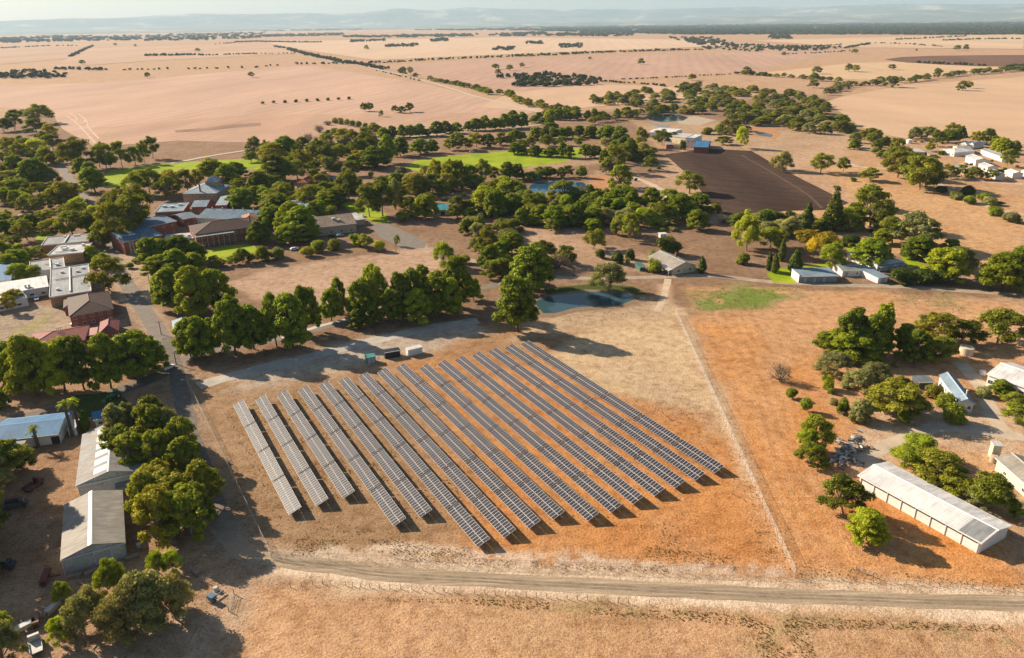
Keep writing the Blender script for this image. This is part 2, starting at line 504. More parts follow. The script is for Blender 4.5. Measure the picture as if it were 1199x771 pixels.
def ground_mat():
    m, nt, b = new_mat("soil")
    co = coords(nt)
    A = nt.nodes.new("ShaderNodeAttribute"); A.attribute_name = "soil"
    S = nt.nodes.new("ShaderNodeAttribute"); S.attribute_name = "stripe"
    T = nt.nodes.new("ShaderNodeAttribute"); T.attribute_name = "tuft"
    c = A.outputs["Color"]
    big = noise(nt, co, 0.035, 4, 0.6)
    c = mix(nt, 'MULTIPLY', 1.0, c, ramp(nt, big, [(0.3, (0.86, 0.84, 0.82)), (0.7, (1.10, 1.11, 1.12))]))
    patch = noise(nt, mapped(nt, co, 0.4, (1, 0.6, 1), (11, 3, 0)), 0.06, 5, 0.65)
    c = mix(nt, 'MIX', ramp(nt, patch, [(0.46, gray(0)), (0.68, gray(0.25))]), c, (0.40, 0.275, 0.19))
    patch2 = noise(nt, mapped(nt, co, 0.0, (1, 1, 1), (31, 53, 0)), 0.11, 5, 0.7)
    c = mix(nt, 'MULTIPLY', ramp(nt, patch2, [(0.50, gray(0)), (0.66, gray(0.55))]), c, (0.70, 0.60, 0.52))
    mid = noise(nt, co, 0.33, 5, 0.68)
    c = mix(nt, 'MULTIPLY', 1.0, c, ramp(nt, mid, [(0.30, (0.66, 0.61, 0.56)), (0.5, (1, 1, 1)), (0.70, (1.18, 1.21, 1.24))]))
    fine = noise(nt, co, 1.7, 4, 0.75)
    c = mix(nt, 'MULTIPLY', 1.0, c, ramp(nt, fine, [(0.32, (0.58, 0.52, 0.46)), (0.47, (0.98, 0.98, 0.98)), (0.70, (1.30, 1.33, 1.36))]))
    # stubble rows and straw
    w = nt.nodes.new("ShaderNodeTexWave")
    w.inputs["Scale"].default_value = 0.45
    w.inputs["Distortion"].default_value = 3.0
    w.inputs["Detail"].default_value = 3.0
    w.inputs["Detail Scale"].default_value = 1.5
    nt.links.new(mapped(nt, co, -0.55), w.inputs["Vector"])
    sf = nt.nodes.new("ShaderNodeMath"); sf.operation = 'MULTIPLY'
    nt.links.new(S.outputs["Fac"], sf.inputs[0]); sf.inputs[1].default_value = 0.4
    c = mix(nt, 'MULTIPLY', sf.outputs[0], c, ramp(nt, w.outputs["Fac"], [(0.2, (0.80, 0.78, 0.74)), (0.7, (1.08, 1.08, 1.07))]))
    # scattered dry grass and dark litter spots
    v = nt.nodes.new("ShaderNodeTexVoronoi")
    v.inputs["Scale"].default_value = 0.62
    nt.links.new(co, v.inputs["Vector"])
    spot = ramp(nt, v.outputs["Distance"], [(0.10, gray(1)), (0.28, gray(0))])
    gate = ramp(nt, noise(nt, mapped(nt, co, 0, (1, 1, 1), (40, 7, 0)), 0.09, 3, 0.6), [(0.42, gray(0)), (0.6, gray(1))])
    k = mix(nt, 'MULTIPLY', 1.0, spot, gate)
    k2 = nt.nodes.new("ShaderNodeMath"); k2.operation = 'MULTIPLY_ADD'
    nt.links.new(T.outputs["Fac"], k2.inputs[0]); k2.inputs[1].default_value = 0.6; k2.inputs[2].default_value = 0.22
    k3 = nt.nodes.new("ShaderNodeMath"); k3.operation = 'MULTIPLY'
    nt.links.new(k, k3.inputs[0]); nt.links.new(k2.outputs[0], k3.inputs[1])
    c = mix(nt, 'MIX', k3.outputs[0], c, (0.17, 0.125, 0.055))
    nt.links.new(c, b.inputs["Base Color"])
    b.inputs["Roughness"].default_value = 0.95
    b.inputs["Specular IOR Level"].default_value = 0.08
    bp = nt.nodes.new("ShaderNodeBump")
    bp.inputs["Strength"].default_value = 0.8
    bp.inputs["Distance"].default_value = 0.35
    hsum = nt.nodes.new("ShaderNodeMath"); hsum.operation = 'ADD'
    nt.links.new(fine, hsum.inputs[0]); nt.links.new(mid, hsum.inputs[1])
    nt.links.new(hsum.outputs[0], bp.inputs["Height"])
    nt.links.new(bp.outputs[0], b.inputs["Normal"])
    return m
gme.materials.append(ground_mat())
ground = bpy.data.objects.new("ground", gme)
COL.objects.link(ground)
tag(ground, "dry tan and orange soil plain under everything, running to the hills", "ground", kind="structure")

# ------------------------------------------------------------------ flat sheets lying on the ground
def sheet(name, pts, mat, z, label=None, cat=None, step=4.0, jit=0.8, world=False):
    p = np.array(pts, float) if world else px_poly(pts)
    out = []
    n = len(p)
    for k in range(n):
        a, b_ = p[k], p[(k + 1) % n]
        L = np.hypot(*(b_ - a)); st = max(step, L / 40)
        m_ = max(1, int(L / st))
        nn = np.array((-(b_ - a)[1], (b_ - a)[0])) / (L + 1e-9)
        for q in range(m_):
            t = q / m_
            w = a + (b_ - a) * t
            off = (float(fbm(np.array([w[0]]), np.array([w[1]]), st * 3, 3)[0]) - 0.5) * 2 * jit if q else 0
            out.append(w + nn * off)
    bm = bmesh.new()
    f = bm.faces.new([bm.verts.new((x, y, z)) for x, y in out])
    if f.normal.z < 0 or f.calc_area() and (f.normal_update() or f.normal.z < 0): f.normal_flip()
    bmesh.ops.triangulate(bm, faces=bm.faces[:])
    me = bpy.data.meshes.new(name); bm.to_mesh(me); bm.free()
    me.materials.append(mat)
    o = bpy.data.objects.new(name, me); COL.objects.link(o)
    return tag(o, label, cat, kind="structure")
def smooth_line(pts, step):
    p = np.array(pts, float)
    p = np.vstack([2 * p[0] - p[1], p, 2 * p[-1] - p[-2]])
    out = []
    for i in range(1, len(p) - 2):
        n = max(2, int(np.hypot(*(p[i + 1] - p[i])) / step))
        for k in range(n):
            t = k / n
            out.append(0.5 * ((2 * p[i]) + (-p[i-1] + p[i+1]) * t + (2*p[i-1] - 5*p[i] + 4*p[i+1] - p[i+2]) * t*t + (-p[i-1] + 3*p[i] - 3*p[i+1] + p[i+2]) * t**3))
    out.append(p[-2])
    return np.array(out)
def strip(name, pts, width, mat, z, label=None, cat=None, step=3.0, jit=0.25, kind="structure"):
    c = smooth_line(px_poly(pts), step)
    t = np.gradient(c, axis=0); t /= np.hypot(t[:,0], t[:,1])[:,None] + 1e-9
    nrm = np.stack([-t[:,1], t[:,0]], 1)
    wl = width / 2 + (fbm(c[:,0], c[:,1], 6, 2) - 0.5) * 2 * jit
    wr = width / 2 + (fbm(c[:,0], c[:,1], 6, 8) - 0.5) * 2 * jit
    L = c + nrm * wl[:,None]; R = c - nrm * wr[:,None]
    mb = MB()
    v = [(x, y, z) for x, y in R] + [(x, y, z) for x, y in L]
    n = len(c)
    mb.add(v, [(i, i + 1, n + i + 1, n + i) for i in range(n - 1)])
    o = mb.build(name, mat)
    return tag(o, label, cat, kind=kind)

def field_mat(key, color, ang=0.0, pitch=18.0, contrast=0.12, blot=0.18, blotsize=120.0, color2=None):
    m, nt, b = new_mat(key)
    co = coords(nt)
    n1 = noise(nt, mapped(nt, co, ang, (1, 0.25, 1)), 1.0 / blotsize, 5, 0.62)
    c = mix(nt, 'MIX', ramp(nt, n1, [(0.35, gray(0)), (0.68, gray(1))]), [x * (1 - blot) for x in color], color2 or [min(1, x * (1 + blot * 0.6)) for x in color])
    w = nt.nodes.new("ShaderNodeTexWave")
    w.inputs["Scale"].default_value = 0.314 / pitch
    w.inputs["Distortion"].default_value = 3.5
    w.inputs["Detail"].default_value = 2
    nt.links.new(mapped(nt, co, ang), w.inputs["Vector"])
    c = mix(nt, 'MULTIPLY', 1.0, c, ramp(nt, w.outputs["Fac"], [(0.15, gray(1 - contrast * .55)), (0.6, gray(1 + contrast * 0.2))]))
    w2 = nt.nodes.new("ShaderNodeTexWave")
    w2.inputs["Scale"].default_value = 0.314 / (pitch * 5.3)
    w2.inputs["Distortion"].default_value = 9
    nt.links.new(mapped(nt, co, ang), w2.inputs["Vector"])
    c = mix(nt, 'MULTIPLY', 0.8, c, ramp(nt, w2.outputs["Fac"], [(0.1, gray(1 - contrast * .6)), (0.5, gray(1))]))
    n3 = noise(nt, co, 0.4, 4, 0.7)
    c = mix(nt, 'MULTIPLY', 1.0, c, ramp(nt, n3, [(0.3, gray(0.86)), (0.7, gray(1.1))]))
    nt.links.new(c, b.inputs["Base Color"])
    b.inputs["Roughness"].default_value = 0.95
    b.inputs["Specular IOR Level"].default_value = 0.05
    return m
STUB_ = 0
STUB = (0.50, 0.33, 0.245)
sheet("field", [(-40,100),(0,100),(120,97),(343,77.5),(370,78),(500,99),(628,131),(560,148),(500,152),(400,152),(330,168),(210,165),(110,172),(72,150),(62,135),(40,128),(-40,124)], field_mat("stubble a", STUB, 0.25, 22, 0.10, 0.12, 160), 0.05, "wide pale stubble paddock with faint header rows behind the town trees", "field", 30, 3)
sheet("field", [(110,150),(290,135),(600,132),(570,148),(400,152),(330,168),(210,165),(110,172)], field_mat("stubble b", (0.46,0.295,0.21), 0.4, 14, 0.10, 0.14, 70), 0.12, "darker strip of the stubble paddock along the town trees", "field", 20, 5)
sheet("field", [(430,80),(560,70),(760,65),(900,60),(985,61),(880,84),(740,92),(700,96),(600,108),(545,97)], field_mat("stubble c", (0.45,0.29,0.215), 0.2, 30, 0.10, 0.10, 200), 0.18, "pinkish brown fallow paddock beyond the tree lined road", "field", 30, 4)
sheet("field", [(560,126),(600,108),(690,99),(780,101),(840,112),(700,125),(640,132)], field_mat("stubble d", (0.53,0.36,0.245), 0.9, 16, 0.08, 0.1, 80), 0.22, "small pale paddock between two lines of trees", "field", 20, 3)
sheet("field", [(985,114),(1060,100),(1199,90),(1300,84),(1300,190),(1199,170),(1120,160),(1060,163),(1020,155),(965,120)], field_mat("stubble e", (0.53,0.36,0.235), 2.2, 20, 0.07, 0.10, 120), 0.25, "large golden stubble paddock beyond the farm sheds", "field", 30, 3)
sheet("field", [(870,88),(1000,74),(1199,70),(1199,82),(1050,95),(960,92)], field_mat("stubble f", (0.55,0.38,0.235), 0.1, 26, 0.07, 0.10, 140), 0.28, "pale paddock in front of the round ploughed field", "field", 30, 3)
sheet("field", [(0,53),(110,52),(80,69),(0,76)], field_mat("stubble g", (0.46,0.305,0.21), 0.5, 40, 0.10, 0.10, 300), 0.6, "brown paddock on the far plain near the horizon", "field", 40, 4)
sheet("field", [(100,57),(330,50),(345,63),(170,72),(60,80)], field_mat("stubble h", (0.49,0.325,0.225), 0.9, 40, 0.12, 0.10, 300), 0.7, "striped paddock on the far plain with a tree line across it", "field", 40, 4)
sheet("field", [(310,49),(600,44),(830,47),(860,54),(620,63),(440,71),(350,58)], field_mat("stubble i", (0.56,0.40,0.275), 0.1, 60, 0.06, 0.08, 400), 0.8, "very pale far paddock holding blocks of windbreak trees", "field", 60, 5)
sheet("field", [(880,48),(1100,42),(1199,41),(1199,58),(1000,56)], field_mat("stubble j", (0.55,0.385,0.25), 0.1, 60, 0.06, 0.08, 400), 0.85, "pale far paddock below the wooded plain", "field", 60, 5)
sheet("field", [(204,153),(238,150.5),(262,146.8),(305,144.2),(306,147.6),(264,151),(240,153.8),(206,155.5)], field_mat("burnt strip", (0.30,0.19,0.135), 0.4, 6, 0.2, 0.2, 30), 0.2, "small dark brown cultivated strip in the stubble behind the west oval", "field", 8, 0.6)
for k_, q_ in enumerate(([(78,136),(88,143),(97,152),(112,168)], [(92,134),(101,141),(104,150),(116,163)], [(70,148),(96,146),(100,140)], [(82,133),(90,139),(88,145)])):
    strip("track", q_, 1.9, plain("pale field track", (0.55,0.385,0.29), 0.95, 0.2, 0.1), 0.26 + .01 * k_, ["pale wheel track curving down the stubble toward the town", "second pale wheel track curving down the stubble", "pale cross track in the corner of the stubble paddock", "short pale track near the west gate trees"][k_], "track", step=6, jit=0.6)
sheet("ploughed_field", [(1036,70),(1055,67.5),(1090,66),(1140,65.3),(1199,65),(1290,65),(1290,79),(1150,78),(1100,76),(1060,73.5)], field_mat("plough red", (0.17,0.095,0.065), 0.3, 24, 0.10, 0.12, 200), 1.0, "round dark red ploughed field far off", "ploughed field", 30, 2)
sheet("ploughed_field", [(778,181),(800,178),(835,174.5),(880,177),(902,190),(935,208),(994,238),(975,246),(930,247),(890,249),(850,253),(830,238),(815,215),(800,200)], field_mat("plough brown", (0.062,0.038,0.029), -0.95, 2.6, 0.3, 0.25, 60, (0.098,0.06,0.044)), 0.06, "dark brown ploughed plot beside the white winery", "ploughed field", 10, 0.8)
strip("furrow_track", [(868,182),(905,203),(945,228),(962,244)], 1.6, plain("track in plough", (0.105,0.068,0.05), 0.95, 0.3, 0.3), 0.1, "worn wheel track across the dark ploughed plot", "track", jit=0.4)

grass_m, nt_, b_ = new_mat("mown grass")
co_ = coords(nt_)
nn_ = noise(nt_, co_, 0.05, 5, 0.65)
c_ = ramp(nt_, nn_, [(0.32, (0.17, 0.24, 0.008)), (0.5, (0.25, 0.32, 0.010)), (0.7, (0.33, 0.36, 0.022))])
c_ = mix(nt_, 'MULTIPLY', 1.0, c_, ramp(nt_, noise(nt_, co_, 0.8, 4, 0.7), [(0.3, gray(0.75)), (0.7, gray(1.2))]))
nt_.links.new(c_, b_.inputs["Base Color"]); b_.inputs["Roughness"].default_value = 0.9; b_.inputs["Specular IOR Level"].default_value = 0.1
rough_or_shaded_grass = plain("rough grass", (0.075, 0.095, 0.022), 0.95, 0.5, 0.5, 0, 0.05)  # darker green; on the tractor verge it paints the shade into the grass
for pts, lab in (
    ([(474,197),(484,189),(520,183),(560,180),(620,175),(680,174),(694,179),(660,190),(600,198),(540,201),(500,203)], "bright green oval of mown grass behind the gardens"),
    ([(118,212),(128,200),(170,194),(215,190),(290,186),(318,188),(312,199),(262,198),(205,203),(150,217),(128,220)], "bright green sports ground behind the stone college hall"),
    ([(216,262),(240,259),(257,259.5),(246,266),(228,271)], "green courtyard lawn between the brick college wings"),
    ([(236,296),(262,288),(292,287),(306,292),(280,303),(250,306),(240,303)], "green lawn in front of the two storey brick wing"),
    ([(396,238),(420,236),(452,250),(456,262),(438,261),(420,252)], "small green lawn beside the tan roofed hall"),
    ([(898,320),(912,314),(940,312),(975,308),(970,316),(935,320),(930,332),(905,331)], "green lawn under the cypresses at the homestead"),
    ([(1055,300),(1075,298),(1082,312),(1062,315)], "green garden lawn behind the homestead roof"),
    ([(988,286),(1000,285),(1003,293),(992,296)], "small patch of green lawn among homestead trees"),
    ([(86,463),(130,459),(150,470),(148,478),(100,490),(84,480)], "green verge where the tractor is parked"),
    ([(106,243),(120,238),(124,248),(114,256)], "green patch beside the avenue"),
    ([(40,275),(60,270),(62,281),(44,285)], "green patch behind the flat roofed buildings"),
    ([(638,338),(700,332),(742,336),(758,344),(735,347),(690,341),(640,345)], "rough green bank above the pond"),
    ([(540,236),(556,235),(558,246),(545,248)], "green patch beside the teal roofed pump house")):
    sheet("lawn", pts, rough_or_shaded_grass if ("pond" in lab or "dam" in lab or "tractor" in lab or "avenue" in lab) else grass_m, 0.03, lab, "lawn", 3, 0.9)

def water_mat(key, col):
    m, nt, b = new_mat(key)
    b.inputs["Base Color"].default_value = (*col, 1)
    b.inputs["Roughness"].default_value = 0.09
    b.inputs["Specular IOR Level"].default_value = 0.3
    b.inputs["IOR"].default_value = 1.33
    bp = nt.nodes.new("ShaderNodeBump"); bp.inputs["Strength"].default_value = 0.04; bp.inputs["Distance"].default_value = 0.1
    nt.links.new(noise(nt, coords(nt), 1.2, 3, 0.6), bp.inputs["Height"]); nt.links.new(bp.outputs[0], b.inputs["Normal"])
    return m
wat = water_mat("pond water", (0.035, 0.075, 0.09)); wat2 = water_mat("dam water", (0.015, 0.035, 0.05)); wat3 = water_mat("settling water", (0.10, 0.15, 0.18))
sheet("pond_bank", [(622,353),(640,345),(690,339),(736,341),(750,349),(728,361),(680,364),(648,372),(634,372)], plain("mud bank", (0.22,0.145,0.09), 0.9, 0.3, 0.4), 0.034, "muddy brown rim of the near pond", "bank", 3, 0.6)
wat_d = water_mat("garden dam water", (0.02, 0.07, 0.13))
wat2.node_tree.nodes["Principled BSDF"].inputs["Specular IOR Level"].default_value = 0.18
sheet("pond", [(626,354),(642,347),(690,342),(733,343.5),(745,350),(724,358),(676,360),(649,367),(636,367)], wat, 0.05, "still blue pond under the pines near the cottage", "pond", 3, 0.5)
sheet("pond", [(619,221),(622,216.5),(631,214),(640,214.5),(650,212),(664,211.5),(676,213),(684,214.5),(687,218),(683,223),(674,224.5),(668,228.5),(655,229.5),(645,227),(634,228.5),(624,226)], wat_d, 0.06, "dark garden dam half hidden behind pines", "pond", 4, 0.8)
sheet("pond", [(754,137.5),(762,134),(792,134),(806,138),(800,141.5),(776,143.5),(762,141)], wat2, 0.08, "dark rectangular dam above the winery", "pond", 4, 0.6)
sheet("pond", [(760,144.6),(774,146.2),(785,146.8),(783,148.8),(770,148.4)], wat3, 0.09, "pale settling pond beside the dark dam", "pond", 4, 0.4)
sheet("pond", [(880,154),(895,155.5),(905,158),(903,161),(888,159)], wat2, 0.09, "small blue dam at the edge of the bush", "pond", 4, 0.4)
sheet("bank", [(690,205),(712,207),(728,225),(716,229),(700,222)], plain("orange bank", (0.43,0.205,0.09), 0.95, 0.3, 0.2), 0.045, "bare orange earth bank beside the garden dam", "bank", 3, 0.8)
sheet("bank", [(790,138),(815,136),(838,141),(820,147),(795,146)], plain("dam bank", (0.42,0.33,0.24), 0.95, 0.3, 0.2), 0.07, "pale earth bank of the winery dam", "bank", 3, 0.8)
sheet("bank", [(878,150),(906,150),(914,157),(906,164),(880,160)], plain("orange bank", (0.43,0.205,0.09)), 0.07, "orange bank round the small blue dam", "bank", 3, 0.8)
sheet("court", [(381,209),(402,206.5),(405,214),(384,216)], plain("court", (0.13,0.20,0.17), 0.8, 0.2, 0.5), 0.05, "worn green sports court among the trees", "court", 8, 0.1)

asph = plain("asphalt", (0.15, 0.125, 0.105), 0.9, 0.3, 0.35)
asph2 = plain("old asphalt", (0.19, 0.16, 0.135), 0.9, 0.25, 0.35)
dirt = plain("graded gravel", (0.36, 0.285, 0.205), 0.95, 0.3, 0.25)
track = plain("pale track", (0.52, 0.39, 0.275), 0.95, 0.25, 0.2)
def road_mat():
    m, nt, b = new_mat("worn gravel road")
    co = coords(nt)
    n = noise(nt, mapped(nt, co, -0.02, (0.05, 1, 1)), 1.1, 5, 0.65)
    c = ramp(nt, n, [(0.3, (0.23, 0.175, 0.115)), (0.5, (0.33, 0.255, 0.175)), (0.68, (0.47, 0.365, 0.255))])
    c = mix(nt, 'MULTIPLY', 1.0, c, ramp(nt, noise(nt, co, 1.5, 4, 0.7), [(0.3, gray(0.8)), (0.7, gray(1.15))]))
    nt.links.new(c, b.inputs["Base Color"]); b.inputs["Roughness"].default_value = 0.95; b.inputs["Specular IOR Level"].default_value = 0.05
    return m
strip("road", [(250,606),(270,632),(300,650),(345,659),(393,664),(443,671.8),(586,680.4),(743,689),(886,696),(1044,702.5),(1199,708),(1300,712)], 4.4, road_mat(), 0.020, "worn grey gravel road between pale verges in front of the solar field", "road", jit=0.5)
def avenue_mat():
    m, nt, b = new_mat("crumbling asphalt")
    co = coords(nt)
    sep = nt.nodes.new("ShaderNodeSeparateXYZ"); nt.links.new(co, sep.inputs[0])
    n = noise(nt, co, 0.35, 5, 0.7)
    ad = nt.nodes.new("ShaderNodeMath"); ad.operation = 'MULTIPLY_ADD'
    nt.links.new(n, ad.inputs[0]); ad.inputs[1].default_value = 22.0; nt.links.new(sep.outputs[1], ad.inputs[2])
    mr = nt.nodes.new("ShaderNodeMapRange"); mr.inputs[1].default_value = 148; mr.inputs[2].default_value = 168
    nt.links.new(ad.outputs[0], mr.inputs[0])
    base = mix(nt, 'MIX', ramp(nt, noise(nt, co, 0.5, 5, 0.7), [(0.35, gray(0)), (0.65, gray(1))]), (0.12, 0.105, 0.092), (0.20, 0.165, 0.135))
    c = mix(nt, 'MIX', mr.outputs[0], (0.36, 0.26, 0.175), base)
    c = mix(nt, 'MULTIPLY', 1.0, c, ramp(nt, noise(nt, co, 2.2, 4, 0.7), [(0.3, gray(0.75)), (0.7, gray(1.2))]))
    nt.links.new(c, b.inputs["Base Color"]); b.inputs["Roughness"].default_value = 0.9; b.inputs["Specular IOR Level"].default_value = 0.1
    return m
strip("road", [(197,395),(204,425),(213,465),(224,510),(240,560),(258,606),(276,636),(292,650)], 4.8, avenue_mat(), 0.024, "dark sealed road running down beside the sheds", "road", jit=0.7)
for o_, l_ in ((-1.6, "far wheel rut worn along the gravel road"), (2.2, "near wheel rut worn along the gravel road")):
    strip("wheel_rut", [(x_, y_ + o_) for x_, y_ in [(320,654),(345,659),(393,664),(443,671.8),(586,680.4),(743,689),(886,696),(1044,702.5),(1199,708),(1300,712)]], 0.55, plain("rut", (0.27,0.205,0.145), 0.95, 0.4, 0.4), 0.036, l_, "wheel rut", jit=0.16)
strip("road", [(60,180),(78,205),(98,232),(112,262),(128,296),(147,330),(163,355),(183,385),(198,412)], 6.5, asph2, 0.016, "grey avenue running up through the town trees", "road")
strip("road", [(205,428),(185,440),(140,458),(60,482),(-20,500)], 6.5, asph, 0.028, "shaded sealed road past the green tractor", "road")
strip("road", [(205,424),(240,413),(300,402),(380,383),(430,368),(490,352),(560,338),(600,330)], 5.0, asph2, 0.022, "sealed lane running behind the row of pines", "road")
strip("track", [(232,452),(300,433),(345,423),(400,408),(455,395),(510,383),(560,376)], 6.5, plain("compacted gravel", (0.43,0.385,0.33), 0.95, 0.25, 0.2), 0.026, "light grey gravel strip along the pine side of the solar rows", "track", jit=1.1)
strip("footpath", [(330,396),(378,381),(408,374)], 2.2, plain("concrete path", (0.50,0.46,0.40), 0.9, 0.15, 0.5), 0.034, "pale concrete path showing between the pines", "path")
strip("road", [(396,268),(432,262),(462,272),(490,288),(530,299),(570,310),(620,322),(680,326),(760,325),(830,323),(900,330),(980,334),(1060,336),(1130,341),(1220,347)], 4.5, dirt, 0.018, "narrow lane from the tan hall past the cottage to the homestead", "road")
sheet("car_park", [(432,262),(455,262),(482,275),(500,284),(497,291),(470,290),(444,278)], asph2, 0.030, "shaded car park beside the tan roofed hall", "car park", 4, 0.6)
strip("road", [(345,58),(380,70),(430,79),(497,95),(560,114),(640,134)], 7.0, plain("far road", (0.50,0.42,0.34)), 0.35, "straight road across the plain lined with trees", "road", step=20)
strip("road", [(200,192),(260,181),(330,172),(450,163),(560,154),(640,146)], 6.0, plain("far lane", (0.46,0.37,0.29)), 0.30, "grey lane along the back of the green ovals", "road", step=10)
strip("track", [(1199,216),(1165,214),(1120,209),(1090,205),(1050,198),(1010,196),(985,189)], 4.5, track, 0.024, "pale track below the cluster of farm sheds", "track", jit=0.6)
strip("track", [(1090,206),(1108,222),(1140,236),(1165,245),(1199,252)], 5.0, track, 0.028, "pale track forking down past clipped bushes", "track", jit=0.6)
strip("track", [(1199,512),(1150,505),(1100,500),(1070,510),(1030,525),(1008,545)], 5.0, plain("yard track", (0.50,0.40,0.30), 0.95, 0.25, 0.2), 0.020, "pale dusty yard track behind the long white shed", "track", jit=0.9)
strip("track", [(1125,425),(1150,455),(1165,490),(1180,512)], 4.5, plain("yard track", (0.50,0.40,0.30)), 0.026, "dusty driveway between the blue roofed house and white shed", "track", jit=0.7)
strip("track", [(770,365),(778,345),(782,327)], 3.0, track, 0.030, "short pale track climbing from the fence to the lane", "track", jit=0.5)
strip("track", [(730,205),(760,215),(795,236)], 6.0, track, 0.03, "pale yard beside the ploughed plot", "track", jit=0.9)
# ------------------------------------------------------------------ hills on the horizon
def hills():
    sky_x = [-300, 0, 100, 170, 230, 270, 300, 350, 400, 440, 470, 500, 540, 570, 600, 640, 665, 680, 700, 760, 830, 870, 900, 1000, 1060, 1100, 1160, 1199, 1500]
    sky_y = [27, 23, 19.5, 18, 15, 13.5, 15, 13.5, 15, 11.5, 8.5, 10, 8, 7.5, 9, 8.5, 12.5, 10, 10.5, 9.5, 7.5, 7, 7.5, 6, 4.5, 3, 1.5, 0.5, -1]
    ph = np.radians(np.linspace(-56, 56, 420))
    d = np.concatenate([np.linspace(15000, 27000, 26), np.linspace(27600, 36000, 22)])
    PH, D = np.meshgrid(ph, d)
    px = CX + F * np.tan(PH) / _cp
    yh = 27.0 + (px - 600) * ROLL
    ztop = 110 + (yh - np.interp(px, sky_x, sky_y)) * D / (F * 1.0) * np.cos(PH) * 0.9
    X, Y = D * np.sin(PH), D * np.cos(PH)
    n = fbm(X, Y, 5200, 3, 5); n2 = fbm(X, Y, 2600, 9, 5)
    main = np.exp(-((D - 32500) / 2600.0) ** 2)
    rightness = np.clip((px - 560) / 420, 0, 1)
    foot = np.clip((D - 16500) / 9000, 0, 1) * (0.30 + 0.45 * rightness) * np.clip(n * 1.9 - 0.45, 0, 1)
    Z = ztop * np.maximum(main * (0.86 + 0.28 * (n2 - 0.5)), foot * 0.85) - 3
    Z[0] = -20; Z[-1] = -20
    me = grid_mesh("hills", X, Y, Z)
    m, nt, b = new_mat("hill scrub")
    co = coords(nt)
    n_ = noise(nt, co, 0.0007, 6, 0.68)
    c = ramp(nt, n_, [(0.42, (0.09, 0.105, 0.075)), (0.55, (0.15, 0.15, 0.10)), (0.64, (0.42, 0.33, 0.24))])
    c = mix(nt, 'MULTIPLY', 1.0, c, ramp(nt, noise(nt, co, 0.006, 4, 0.6), [(0.3, gray(0.7)), (0.7, gray(1.15))]))
    nt.links.new(c, b.inputs["Base Color"]); b.inputs["Roughness"].default_value = 0.95
    me.materials.append(m)
    o = bpy.data.objects.new("hills", me); COL.objects.link(o)
    tag(o, "low scrubby hills fading blue along the horizon", "hills", kind="structure")
hills()

# ------------------------------------------------------------------ air
def haze():
    mb = MB()
    mb.box(-46000, -6000, -30, 46000, 39000, 1150)
    m = bpy.data.materials.new("haze air"); m.use_nodes = True
    nt = m.node_tree
    nt.nodes.remove(nt.nodes["Principled BSDF"])
    v = nt.nodes.new("ShaderNodeVolumePrincipled")
    v.inputs["Color"].default_value = (0.55, 0.78, 1.0, 1)
    v.inputs["Density"].default_value = HAZE_DENSITY
    v.inputs["Anisotropy"].default_value = 0.1
    nt.links.new(v.outputs[0], nt.nodes["Material Output"].inputs["Volume"])
    try: m.cycles.homogeneous_volume = True
    except Exception: pass
    o = mb.build("haze", m)
    tag(o, "thin pale blue air over the far plain", "haze", kind="stuff")
HAZE_DENSITY = 2.9e-5
haze()

# ------------------------------------------------------------------ solar field
TH = -1.045353
A_DIR = np.array((math.cos(TH), math.sin(TH)))          # along a row, towards the camera
B_DIR = np.array((-math.sin(TH), math.cos(TH)))         # across the rows
U0, PITCH_ROW, WID = 0.249898 * H, 0.060603 * H, 0.029407 * H
H0, H1 = 0.00999 * H, 0.020529 * H
V_LOW = [-155.4,-155.4,-155.1,-138.2,-138.0,-121.3,-121.1,-121.0,-120.9,-116.2,-116.0,-115.9,-115.8,-115.7,-115.6,-115.5]
N_TAB = [4,4,4,5,5,6,6,6,6,6,6,6,6,6,6,6]
SEG = 16.42
TILT = math.atan2(H1 - H0, WID)
SLANT = math.hypot(WID, H1 - H0)
def panel_mesh():
    L, W, t, fr = 0.982, SLANT / 2 - 0.035, 0.045, 0.038
    mb = MB()
    mb.box(-L/2, 0, -t, L/2, W, 0, 0)
    # glass with cells, set just above the frame's inner lip
    mb.add([(-L/2+fr, fr, 0.003), (L/2-fr, fr, 0.003), (L/2-fr, W-fr, 0.003), (-L/2+fr, W-fr, 0.003)], [(0,1,2,3)], 1)
    me = bpy.data.meshes.new("solar_panel")
    me.from_pydata(mb.v, [], mb.f)
    al = plain("anodised frame", (0.74, 0.73, 0.71), 0.6, 0.12, 3, 0.0, 0.4)
    m, nt, b = new_mat("solar glass")
    co = coords(nt)
    br = nt.nodes.new("ShaderNodeTexBrick")
    br.offset = 0.0
    nt.links.new(co, br.inputs["Vector"])
    br.inputs["Scale"].default_value = 1.0
    br.inputs["Brick Width"].default_value = 0.158; br.inputs["Row Height"].default_value = 0.158
    br.inputs["Mortar Size"].default_value = 0.006
    br.inputs["Color1"].default_value = (0.014, 0.014, 0.024, 1); br.inputs["Color2"].default_value = (0.018, 0.018, 0.029, 1)
    br.inputs["Mortar"].default_value = (0.07, 0.07, 0.08, 1)
    oi = nt.nodes.new("ShaderNodeObjectInfo")
    c = mix(nt, 'MULTIPLY', 1.0, br.outputs["Color"], ramp(nt, oi.outputs["Random"], [(0, gray(0.8)), (1, gray(1.25))]))
    # thin dust film
    c = mix(nt, 'MIX', ramp(nt, noise(nt, co, 1.3, 4, 0.6), [(0.3, gray(0.0)), (0.8, gray(0.05))]), c, (0.42, 0.30, 0.2))
    nt.links.new(c, b.inputs["Base Color"])
    b.inputs["Roughness"].default_value = 0.31
    b.inputs["Specular IOR Level"].default_value = 0.32
    me.materials.append(al); me.materials.append(m)
    me.polygons.foreach_set("material_index", mb.m)
    me.update()
    return me
